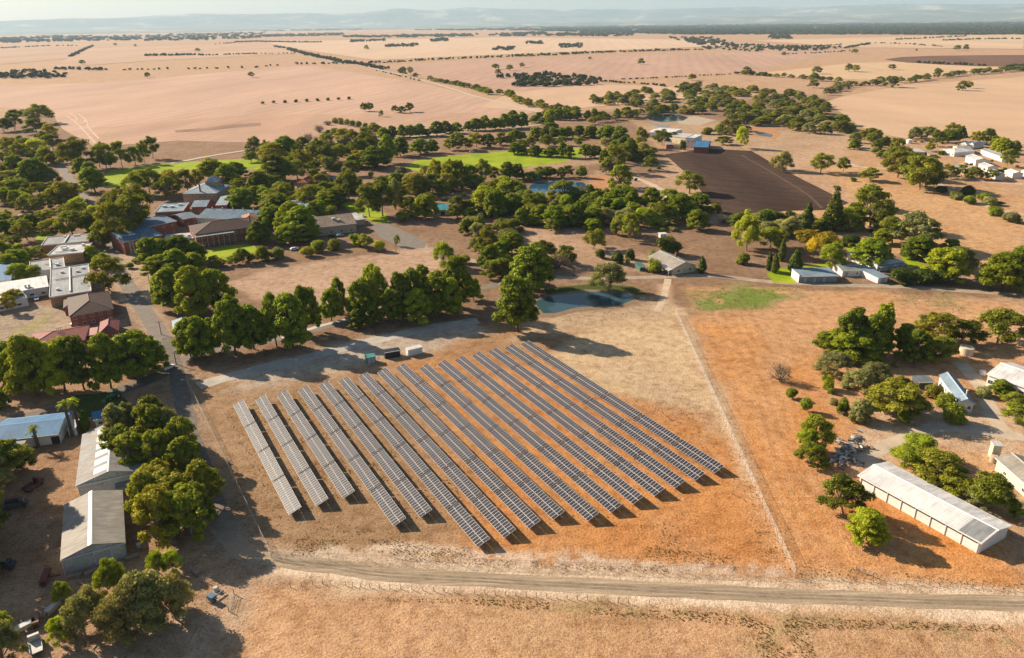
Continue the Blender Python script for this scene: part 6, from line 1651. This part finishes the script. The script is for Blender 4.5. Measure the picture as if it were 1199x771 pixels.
# ------------------------------------------------------------------ low scrub and tufts
def tufts():
    rs = np.random.RandomState(5)
    V, Fc = [], []
    def clump(x, y, r, h, n):
        for _ in range(n):
            a = rs.rand() * 6.28; b = rs.rand() * 6.28; rr = r * math.sqrt(rs.rand())
            cx, cy = x + rr * math.cos(a) * .6, y + rr * math.sin(a) * .6
            w = r * rs.uniform(.25, .5); hh = h * rs.uniform(.5, 1.1)
            dx, dy = math.cos(b) * w, math.sin(b) * w; lx, ly = rs.normal() * r * .3, rs.normal() * r * .3
            k = len(V)
            V.extend([(cx - dx, cy - dy, -.03), (cx + dx, cy + dy, -.03), (cx + dx * .7 + lx, cy + dy * .7 + ly, hh), (cx - dx * .7 + lx, cy - dy * .7 + ly, hh * .8)])
            Fc.append((k, k + 1, k + 2, k + 3))
    # strips between the panel rows
    for i in range(-1, 16):
        n = 150 if 0 <= i < 15 else 60
        v1 = V_LOW[max(i, 0)]; v0 = v1 - SEG * N_TAB[max(i, 0)]
        for _ in range(int(n * (1.35 if i < 7 else .8))):
            u = U0 + PITCH_ROW * i + WID + rs.uniform(.1, PITCH_ROW - WID - .2); v = rs.uniform(v0, v1)
            if fbm(np.array([u]), np.array([v]), 7, 4)[0] < .42: continue
            p = B_DIR * u + A_DIR * v
            clump(p[0], p[1], rs.uniform(.12, .32), rs.uniform(.1, .25), 5)
    def area(pts, n, r, h, thr=.0, size=8):
        poly = np.array(pts, float); k = 0; t = 0
        n = int(n * 1.6); thr *= .9
        while k < n and t < n * 30:
            t += 1
            x, y = rs.uniform(poly[:,0].min(), poly[:,0].max()), rs.uniform(poly[:,1].min(), poly[:,1].max())
            if poly_sd(np.array([[x]]), np.array([[y]]), poly)[0, 0] > 0: continue
            X, Y = G(x, y)
            if fbm(np.array([X]), np.array([Y]), size, 12)[0] < thr: continue
            k += 1
            clump(X, Y, rs.uniform(.35, 1.0) * r * .5, rs.uniform(.5, 1.2) * h * .6, 4)
    area([(325,630),(470,632),(570,655),(700,662),(935,664),(935,675),(700,668),(330,652)], 650, .40, .35, .48)
    area([(370,605),(460,625),(540,640),(560,655),(350,640)], 60, .5, .45)
    area([(700,615),(760,615),(880,570),(925,640),(925,660),(720,655)], 120, .5, .45, .5)
    area([(750,640),(860,650),(850,662),(755,656)], 150, .45, .4)
    area([(730,470),(800,460),(830,480),(790,500)], 45, .55, .5); area([(760,480),(860,490),(905,590),(850,560)], 110, .5, .45, .5)
    area([(540,701),(700,708),(900,722),(1199,733),(1199,740),(880,735),(540,707)], 700, .45, .4, .47)
    area([(870,725),(940,725),(955,771),(890,771)], 240, .45, .4, .45)
    area([(420,699),(540,702),(540,708),(420,703)], 60, .35, .35)
    area([(640,372),(760,356),(780,362),(690,384)], 120, .5, .4); area([(810,338),(945,338),(880,364),(815,364)], 260, .6, .4, .45); area([(1030,342),(1110,340),(1140,368),(1060,362)], 160, .6, .4, .48)
    area([(940,350),(1000,430),(910,470),(870,400)], 60, .45, .3, .5); area([(935,660),(1199,684),(1199,692),(935,674)], 130, .45, .4, .45)
    area([(300,690),(1199,730),(1199,771),(260,771)], 260, .28, .22, .45)
    area([(225,455),(330,640),(320,660),(235,560)], 130, .4, .3, .4)
    area([(0,560),(60,600),(200,650),(280,640),(260,720),(60,771),(0,771)], 260, .45, .35, .45)
    area([(905,330),(1000,334),(1000,342),(905,342)], 120, .6, .4, .4)
    me = bpy.data.meshes.new("grass_tufts"); me.from_pydata(V, [], Fc)
    me.materials.append(leaf_mat("dry tuft", (.13, .105, .03), (.30, .215, .075), (.26, .18, .06), .15)); me.update()
    o = bpy.data.objects.new("grass_tufts", me); COL.objects.link(o)
    tag(o, "dry tufts of grass and low weeds scattered over the bare soil", "grass", kind="stuff")
tufts()

# ------------------------------------------------------------------ fences
def mesh_wire():
    m, nt, b = new_mat("chain link")
    b.inputs["Base Color"].default_value = (.80, .79, .76, 1); b.inputs["Metallic"].default_value = .0; b.inputs["Roughness"].default_value = .5
    out = nt.nodes["Material Output"]; tr = nt.nodes.new("ShaderNodeBsdfTransparent"); ms = nt.nodes.new("ShaderNodeMixShader")
    co = coords(nt)
    # diagonal wires every 6 cm
    fac = None
    for sgn in (1, -1):
        cb = nt.nodes.new("ShaderNodeVectorMath"); cb.operation = 'DOT_PRODUCT'
        nt.links.new(co, cb.inputs[0]); cb.inputs[1].default_value = (1 / .085, 0, sgn / .085)
        fr = nt.nodes.new("ShaderNodeMath"); fr.operation = 'FRACT'; nt.links.new(cb.outputs["Value"], fr.inputs[0])
        lt = nt.nodes.new("ShaderNodeMath"); lt.operation = 'LESS_THAN'; nt.links.new(fr.outputs[0], lt.inputs[0]); lt.inputs[1].default_value = .075
        if fac is None: fac = lt.outputs[0]
        else:
            mx = nt.nodes.new("ShaderNodeMath"); mx.operation = 'MAXIMUM'; nt.links.new(fac, mx.inputs[0]); nt.links.new(lt.outputs[0], mx.inputs[1]); fac = mx.outputs[0]
    nt.links.new(fac, ms.inputs[0]); nt.links.new(tr.outputs[0], ms.inputs[1]); nt.links.new(b.outputs[0], ms.inputs[2]); nt.links.new(ms.outputs[0], out.inputs[0])
    return m
WIRE = mesh_wire(); STEEL = plain("fence steel", (.45, .45, .44), .5, .2, 2, .5); WOOD = plain("weathered post", (.30, .235, .17), .9, .3, 3)
def fence(p0, p1, label, h=2.0, gap=3.2):
    a, b = Vector((*G(*p0), 0)), Vector((*G(*p1), 0))
    d = b - a; L = d.length
    root = empty("chain_link_fence", a, math.atan2(d.y, d.x), label, "fence", "fences round the solar field")
    m = MB(); m.add([(0,0,.05),(L,0,.05),(L,0,h),(0,0,h)], [(0,1,2,3)]); m.build("wire_mesh", WIRE, root)
    m = MB(); m.cyl((0,0,h),(L,0,h),.025,.025,6); m.build("top_rail", STEEL, root)
    n = min(100, max(2, int(L / gap))); me = None
    for k in range(n + 1):
        if me is None:
            q = MB(); q.cyl((0,0,-.2),(0,0,h+.06),.04,.04,6); o = q.build("post", STEEL, root, (0,0.05,0)); me = o.data
        else: child("post", me, root, (L * k / n, 0.05, 0))
fence((931,676),(791,368), "chain link fence along the sandy east side of the solar field", 2.1)
fence((318,654),(931,676), "chain link fence along the gravel road in front of the solar rows", 1.9)
fence((219,448),(318,654), "chain link fence beside the dark sealed road", 2.0)
def wire_fence(pts, label, n, h=1.15, group="farm fences"):
    c = smooth_line(px_poly(pts), 2.0)
    root = empty("post_and_wire_fence", (c[0][0], c[0][1], 0), 0, label, "fence", group)
    m = MB()
    for z in (.35, .7, 1.05):
        for i in range(0, len(c) - 1):
            a, b = c[i] - c[0], c[i + 1] - c[0]
            m.cyl((a[0], a[1], z), (b[0], b[1], z), .012, .012, 3, cap=False)
    m.build("wires", STEEL, root)
    me = None
    for k in range(n):
        p = c[int(k / (n - 1) * (len(c) - 1))] - c[0]
        if me is None:
            q = MB(); q.cyl((0,0,-.2),(0,0,h),.075,.065,6); o = q.build("post", WOOD, root, (p[0], p[1], 0)); me = o.data
        else: child("post", me, root, (p[0], p[1], 0))
wire_fence([(340,688),(378,684),(405,686),(520,693),(640,700),(760,708)], "old post and wire fence on the paddock side of the gravel road", 34)
wire_fence([(938,676),(1000,680),(1100,686),(1199,692)], "post and wire fence on the verge below the long white poultry shed", 22)
wire_fence([(183,614),(205,648),(232,676),(256,690)], "timber fence between the scrap yard and the dark road", 14, 1.3)
wire_fence([(778,182),(800,203),(816,218),(822,232)], "thin fence along the west edge of the dark ploughed plot", 16)

def gate(p0, p1, label):
    a, b = Vector((*G(*p0), 0)), Vector((*G(*p1), 0)); d = b - a; L = d.length
    root = empty("farm_gate", a, math.atan2(d.y, d.x), label, "gate")
    for z, nm in ((.25, 0), (.5, 0), (.75, 0), (1.15, 0)):
        m = MB(); m.cyl((.15,0,z),(L-.15,0,z),.03,.03,6); m.build("rail", STEEL, root)
    for x in (0, L):
        m = MB(); m.cyl((x,0,-.2),(x,0,1.45),.1,.09,8); m.build("post", WOOD, root)
    m = MB(); m.cyl((.15,0,.25),(L-.15,0,1.15),.025,.025,6); m.build("brace", STEEL, root)
gate((268,716),(274,696), "steel farm gate in the deep shade beside the gravel road")
gate((1002,668),(1022,676), "sagging timber strainer and gate below the poultry shed")

def pole(px, ytop, ybase, label, arm=True):
    x, y = G(px, ybase); lo, hi = 2, 20
    for _ in range(30):
        h = (lo + hi) / 2
        if P(x, y, h)[1] > ytop: lo = h
        else: hi = h
    root = empty("utility_pole", (x, y, 0), .6, label, "utility pole", "wooden power poles")
    m = MB(); m.cyl((0,0,-.3),(0,0,h),.19,.13,8); m.build("shaft", WOOD, root)
    m = MB(); m.box(-1.1,-.06,h-.55,1.1,.06,h-.42); q = m.build("crossarm", WOOD, root)
    for xx in (-1, -.35, .35, 1):
        m = MB(); m.cyl((xx,0,h-.42),(xx,0,h-.2),.06,.05,6); m.build("insulator", TRIM, q)
pole(206.5, 412, 427, "wooden power pole beside the white ute at the crossroads")
pole(189, 376, 392, "wooden power pole beside the corner house on the avenue")
pole(464, 279, 297, "thin wooden pole beside the shaded car park")
pole(177, 318, 340, "wooden power pole on the avenue by the clipped pine hedge")
pole(1045.5, 167, 180, "wooden power pole among the far farm trees")
pole(330.5, 210, 223, "pale pole in front of the red roofed stone house")

# ------------------------------------------------------------------ vehicles
RUB = plain("tyre rubber", (.03, .03, .03), .9, .2); CHROME = plain("light lens", (.7, .7, .66), .2, .1)
def wheel(root, x, y, r, w, hub=(.55, .55, .55)):
    m = MB(); m.cyl((0,-w/2,0),(0,w/2,0),r,r,14); q = m.build("wheel", RUB, root, (x, y, r))
    m = MB(); m.cyl((0,-w/2-.012,0),(0,w/2+.012,0),r*.55,r*.55,10); m.build("rim", plain("rim" + str(hub), hub, .4, .1, 3, .4), q)
def prism(m, prof, y0, y1, mi=0):
    n = len(prof)
    v = [(x, y0, z) for x, z in prof] + [(x, y1, z) for x, z in prof]
    m.add(v, [tuple(range(n)), tuple(range(2*n-1, n-1, -1))] + [(i, i + n, (i + 1) % n + n, (i + 1) % n) for i in range(n)], mi)
def car(px, heading_to, label, paint, ute=False, group="vehicles parked around the town"):
    x, y = G(*px); x2, y2 = G(*heading_to)
    root = empty("ute" if ute else "parked_car", (x, y, 0.03), math.atan2(y2 - y, x2 - x), label, "ute" if ute else "car", group)
    pm = plain("car paint " + str(paint), paint, .25, .06, 2, 0, .5)
    m = MB(); prism(m, [(-2.25,.35),(2.2,.35),(2.28,.6),(2.2,.82),(1.1,.98),(-2.2,1.0),(-2.3,.8)], -.88, .88); m.build("body", pm, root)
    m = MB()
    if ute: prism(m, [(1.05,.99),(.55,1.52),(-.55,1.56),(-.7,.99)], -.78, .78)
    else: prism(m, [(1.1,.99),(.5,1.48),(-1.3,1.5),(-2.0,1.0)], -.76, .76)
    cab = m.build("cabin", pm, root)
    for s in (-1, 1):
        m = MB()
        if ute: m.add([(.95,s*.785,1.06),(.52,s*.785,1.45),(-.5,s*.785,1.48),(-.6,s*.785,1.06)], [(0,1,2,3)])
        else: m.add([(1.0,s*.765,1.05),(.5,s*.765,1.41),(-1.25,s*.765,1.43),(-1.75,s*.765,1.05)], [(0,1,2,3)])
        m.build("side_window", GLASS, cab)
        m = MB(); m.box(2.2, s*.62-.16, .62, 2.29, s*.62+.16, .78); m.build("headlight", CHROME, root)
        m = MB(); m.box(-2.31, s*.66-.12, .68, -2.24, s*.66+.12, .84); m.build("tail_light", plain("red lens", (.4,.02,.02), .3, .1), root)
    m = MB(); m.add([(1.075,-.68,1.03),(1.075,.68,1.03),(.56 if ute else .52,.66,1.49 if ute else 1.45),(.56 if ute else .52,-.66,1.49 if ute else 1.45)], [(0,1,2,3)]); q = m.build("windscreen", GLASS, cab); q.location.x = .02
    if ute:
        m = MB(); m.box(-2.2,-.8,1.002,-.8,.8,1.012); m.build("tray_bed", plain("tray", (.12,.12,.12), .8, .2), root)
        for s in (-1, 1):
            m = MB(); m.box(-2.25, s*.86-.03, 1.0, -.75, s*.86+.03, 1.28); m.build("tray_side", pm, root)
        m = MB(); m.box(-2.3,-.86,1.0,-2.25,.86,1.28); m.build("tailgate", pm, root)
    for wx in (-1.4, 1.4):
        for s in (-1, 1): wheel(root, wx, s*.82, .34, .24)
car((198,432),(210,426), "white ute parked in the sun at the crossroads", (.75,.74,.72), True)
car((0.5,477),(12,474), "white car cut by the photo edge on the shaded road", (.70,.72,.75))
car((398,277),(410,275), "light blue car parked in the shade of the tan hall", (.28,.42,.55))
car((389,278),(400,276.5), "dark car beside the light blue car at the tan hall", (.05,.055,.07))
car((90,381),(100,379), "blue white car tight against the two storey brick house", (.45,.58,.68))
car((101,378),(101,388), "red fronted car beside the brick house wall", (.50,.10,.10))
car((43,351),(44,358), "white van like car outside the flat roofed blocks", (.75,.75,.75))
car((26,254),(34,253), "white vehicle glinting between the parked caravans", (.75,.75,.74))
car((44,261),(54,260), "silver vehicle in the line of caravans under trees", (.60,.62,.64))
car((36,244),(44,243), "pale blue caravan like vehicle beneath the gums", (.35,.52,.62))
car((758,222),(768,221), "dark work truck in the yard beside the ploughed plot", (.07,.075,.07), True)
car((345,293),(352,292), "white vehicle half hidden in the shrubs by the school paddock", (.7,.7,.7))
car((425,254),(430,258), "white car at the porch of the tan hall", (.7,.7,.7))
car((552.5,178.5),(560,178), "tiny white car on the far edge of the oval", (.75,.75,.75))
# tractor
def tractor(px, to, label):
    x, y = G(*px); x2, y2 = G(*to)
    root = empty("tractor", (x, y, .03), math.atan2(y2 - y, x2 - x), label, "tractor")
    g = plain("tractor green", (.05, .22, .10), .4, .2)
    m = MB(); prism(m, [(-.2,.75),(1.9,.75),(2.0,1.25),(1.8,1.5),(-.2,1.55)], -.42, .42); m.build("bonnet", g, root)
    m = MB(); prism(m, [(-1.5,.9),(-.2,.9),(-.2,1.2),(-1.5,1.4)], -.6, .6); m.build("chassis", g, root)
    m = MB()
    for xx in (-1.35, -.25):
        for s in (-1, 1): m.box(xx-.05, s*.6-.05, 1.3, xx+.05, s*.6+.05, 2.6)
    cabm = m.build("cab_frame", g, root)
    m = MB(); m.box(-1.5,-.72,2.6,-.1,.72,2.72); m.build("roof", plain("tractor roof", (.10,.30,.16), .5, .2), root)
    m = MB(); m.box(-1.2,-.28,1.35,-.7,.28,1.5); m.box(-1.25,-.28,1.5,-1.12,.28,1.95); m.build("seat", DARKOPEN, root)
    m = MB(); m.cyl((1.1,.3,1.5),(1.1,.3,2.3),.05,.05,8); m.build("exhaust", DARKOPEN, root)
    for s in (-1, 1):
        wheel(root, -1.0, s*.95, .85, .5, (.5,.42,.05)); wheel(root, 1.5, s*.75, .5, .34, (.5,.42,.05))
        m = MB(); prism(m, [(-1.9,1.72),(-.2,1.72),(-.45,1.84),(-1.6,1.84)], s*.95-.28, s*.95+.28); m.build("mudguard", g, root)
        m = MB(); m.cyl((.6,s*.55,1.35),(2.6,s*.55,.9),.08,.08,6); m.cyl((2.6,s*.55,.9),(3.1,s*.55,.45),.08,.08,6); m.build("loader_arm", g, root)
    m = MB(); prism(m, [(2.9,.12),(3.7,.1),(3.5,.2),(3.1,.25),(3.05,.75),(2.95,.75)], -.95, .95); m.build("bucket", g, root)
tractor((134,466.5),(124,470), "green front loader tractor parked on the grass verge by the shaded road")

# ------------------------------------------------------------------ scrap and yard things
RUST = plain("rusty steel", (.20, .085, .045), .85, .35, 2); OLDW = plain("old white paint", (.62, .60, .56), .7, .3)
def at(px): x, y = G(*px); return (x, y, 0.0)
def truck_wreck(px, rz, label, col):
    root = empty("old_truck", at(px), rz, label, "old truck", "wrecks in the scrap yard")
    pm = plain("faded " + str(col), col, .7, .35, 1.5)
    m = MB(); m.box(-2.6,-.9,.62,2.4,.9,.78); m.build("chassis", RUST, root)
    m = MB(); prism(m, [(.9,.78),(2.5,.78),(2.5,1.35),(1.9,1.45),(1.6,2.15),(.9,2.2)], -.95, .95); q = m.build("cab", pm, root)
    m = MB(); m.add([(1.93,-.8,1.48),(1.93,.8,1.48),(1.66,.75,2.08),(1.66,-.75,2.08)], [(0,1,2,3)]); w = m.build("windscreen", GLASS, q); w.location.x = .02
    m = MB(); m.box(-2.7,-1.05,.80,.7,1.05,.92)
    for s in (-1, 1): m.box(-2.7, s*1.05-.05, .92, .7, s*1.05+.05, 1.3)
    m.build("tray", pm, root)
    for wx in (-1.7, 1.75):
        for s in (-1, 1): wheel(root, wx, s*.88, .42, .26, (.2,.1,.06))
truck_wreck((42.5,758), 2.2, "faded white truck wreck at the bottom of the scrap yard", (.58,.57,.54))
truck_wreck((40,571), 1.3, "rusty red truck wreck in the deep shade left of the sheds", (.13,.04,.035))
truck_wreck((20,594), .4, "dark truck wreck under the shaded yard trees", (.07,.07,.08))
truck_wreck((4,667), .2, "dark truck wreck at the photo edge in the yard shade", (.05,.05,.06))
def machine(px, rz, label, col, n=5, L=5.0):
    """a seeder or harrow: drawbar, toolbar, tines and two wheels"""
    root = empty("farm_implement", at(px), rz, label, "farm implement", "implements in the scrap yard")
    pm = plain("implement " + str(col), col, .75, .35, 1.5)
    m = MB(); m.box(-.12,-.12,.55,2.6,.12,.75); m.build("drawbar", pm, root)
    m = MB(); m.box(-.9,-L/2,.7,-.6,L/2,.9); m.box(.1,-L/2,.7,.35,L/2,.9); m.build("toolbar", pm, root)
    for k in range(n):
        t = MB(); yy = -L/2 + L*(k+.5)/n; t.cyl((-.75,yy,.8),(-1.15,yy,.05),.06,.05,6); t.build("tine", RUST, root)
    for s in (-1, 1): wheel(root, -.3, s*(L/2-.4), .45, .2, (.2,.1,.06))
    m = MB(); prism(m, [(-.8,.9),(.3,.9),(.4,1.5),(-.9,1.5)], -L/2+.3, L/2-.3); m.build("hopper", pm, root)
machine((30,737), 2.4, "white hoppered seeder at the head of the scrap line", (.60,.58,.54), 6, 4.4)
machine((45,729), .5, "rust brown implement in the middle of the scrap line", (.25,.14,.08), 5, 4.0)
machine((62,716), 2.9, "pale implement nearest the bare yard in the scrap line", (.50,.46,.40), 5, 3.6)
machine((56,679), .3, "dark red implement in shade at the shed corner", (.16,.035,.035), 6, 5.2)
machine((16,588), 1.9, "rusty implement by the trees at the photo edge", (.22,.12,.07), 5, 3.6)
machine((250,703), 1.0, "blue folded implement by the gate in the shade", (.08,.17,.26), 4, 2.2)
machine((1160,571), .8, "green implement parked against the pale green shed", (.20,.35,.30), 4, 3.0)
def pallet_stack(px, rz, label, n, mat):
    root = empty("timber_stack", at(px), rz, label, "timber stack", "timber stacks in the yards")
    for k in range(n):
        m = MB(); z = .1 + k*.24
        m.box(-1.3 + .06*(k % 2), -.55, z, 1.3, .55, z + .14)
        for s in (-.9, 0, .9): m.box(s-.06, -.55, z - .09, s+.06, .55, z)
        m.build("board_layer", mat, root)
for p, r, l, n in (((88,676), .2, "low timber stack in front of the big grey shed", 3), ((108,672), .9, "timber stack under the leafy tree by the big grey shed", 4), ((155,654), .4, "timber stack at the corner of the shed track", 3), ((203,634), 2.2, "timber stack beside the road fence", 3), ((229,671), 2.4, "timber stack near the gate end of the road fence", 3), ((69,738), 1.1, "timber stack leaning at the white post", 4)):
    pallet_stack(p, r, l, n, plain("old timber", (.33, .25, .18), .9, .35, 2))
for p, l in (((163,641), "pale blue drum on the shaded side of the big grey shed"), ((179,664), "white drum between the leafy trees"), ((183,620), "white drum on the shed track by the gums"), ((253,692), "blue barrel at the gate")):
    root = empty("drum", at(p), 0, l, "drum", "drums in the yards")
    m = MB(); m.cyl((0,0,0),(0,0,.95),.45,.45,14); m.build("body", plain("drum " + l[:4], (.40,.55,.62) if 'blue' in l else (.68,.68,.66), .5, .2), root)
    m = MB(); m.cyl((0,0,.95),(0,0,1.0),.47,.47,14); m.build("rim", STEEL, root)
def heap():
    rs = np.random.RandomState(3); m = MB()
    poly = [(975,512),(1008,505),(1018,525),(1004,545),(985,549),(970,540)]
    pw = px_poly(poly); c = pw.mean(0)
    for k in range(300):
        t = rs.rand(); i = rs.randint(6); p = c + (pw[i] * (1 - rs.rand()) + pw[(i + 1) % 6] * rs.rand() * .5 + c * .5 - c * 1.0) * 0 + (pw[i] - c) * t * .95 + rs.normal(size=2) * .7
        z = (1 - t) * 1.9 * rs.rand() + .1
        L, W, Tk = rs.uniform(.5, 1.9), rs.uniform(.2, .9), rs.uniform(.03, .18)
        R = Matrix.Translation((p[0], p[1], z)) @ Matrix.Rotation(rs.rand() * 6.28, 4, 'Z') @ Matrix.Rotation(rs.normal() * .5, 4, 'X') @ Matrix.Rotation(rs.normal() * .4, 4, 'Y')
        v = [R @ Vector((x, y, zz)) for zz in (0, Tk) for x, y in ((-L/2,-W/2),(L/2,-W/2),(L/2,W/2),(-L/2,W/2))]
        m.add(v, [(0,3,2,1),(4,5,6,7),(0,1,5,4),(1,2,6,5),(2,3,7,6),(3,0,4,7)], rs.randint(3))
    o = m.build("scrap_rubble", [plain("scrap grey", (.36,.34,.32), .7, .4, 3), plain("scrap pale", (.55,.52,.47), .7, .3, 3), plain("scrap brown", (.20,.14,.10), .8, .4, 3)])
    tag(o, "heap of grey and pale scrap sheets behind the leafy trees by the poultry shed", "rubble", kind="stuff")
heap()
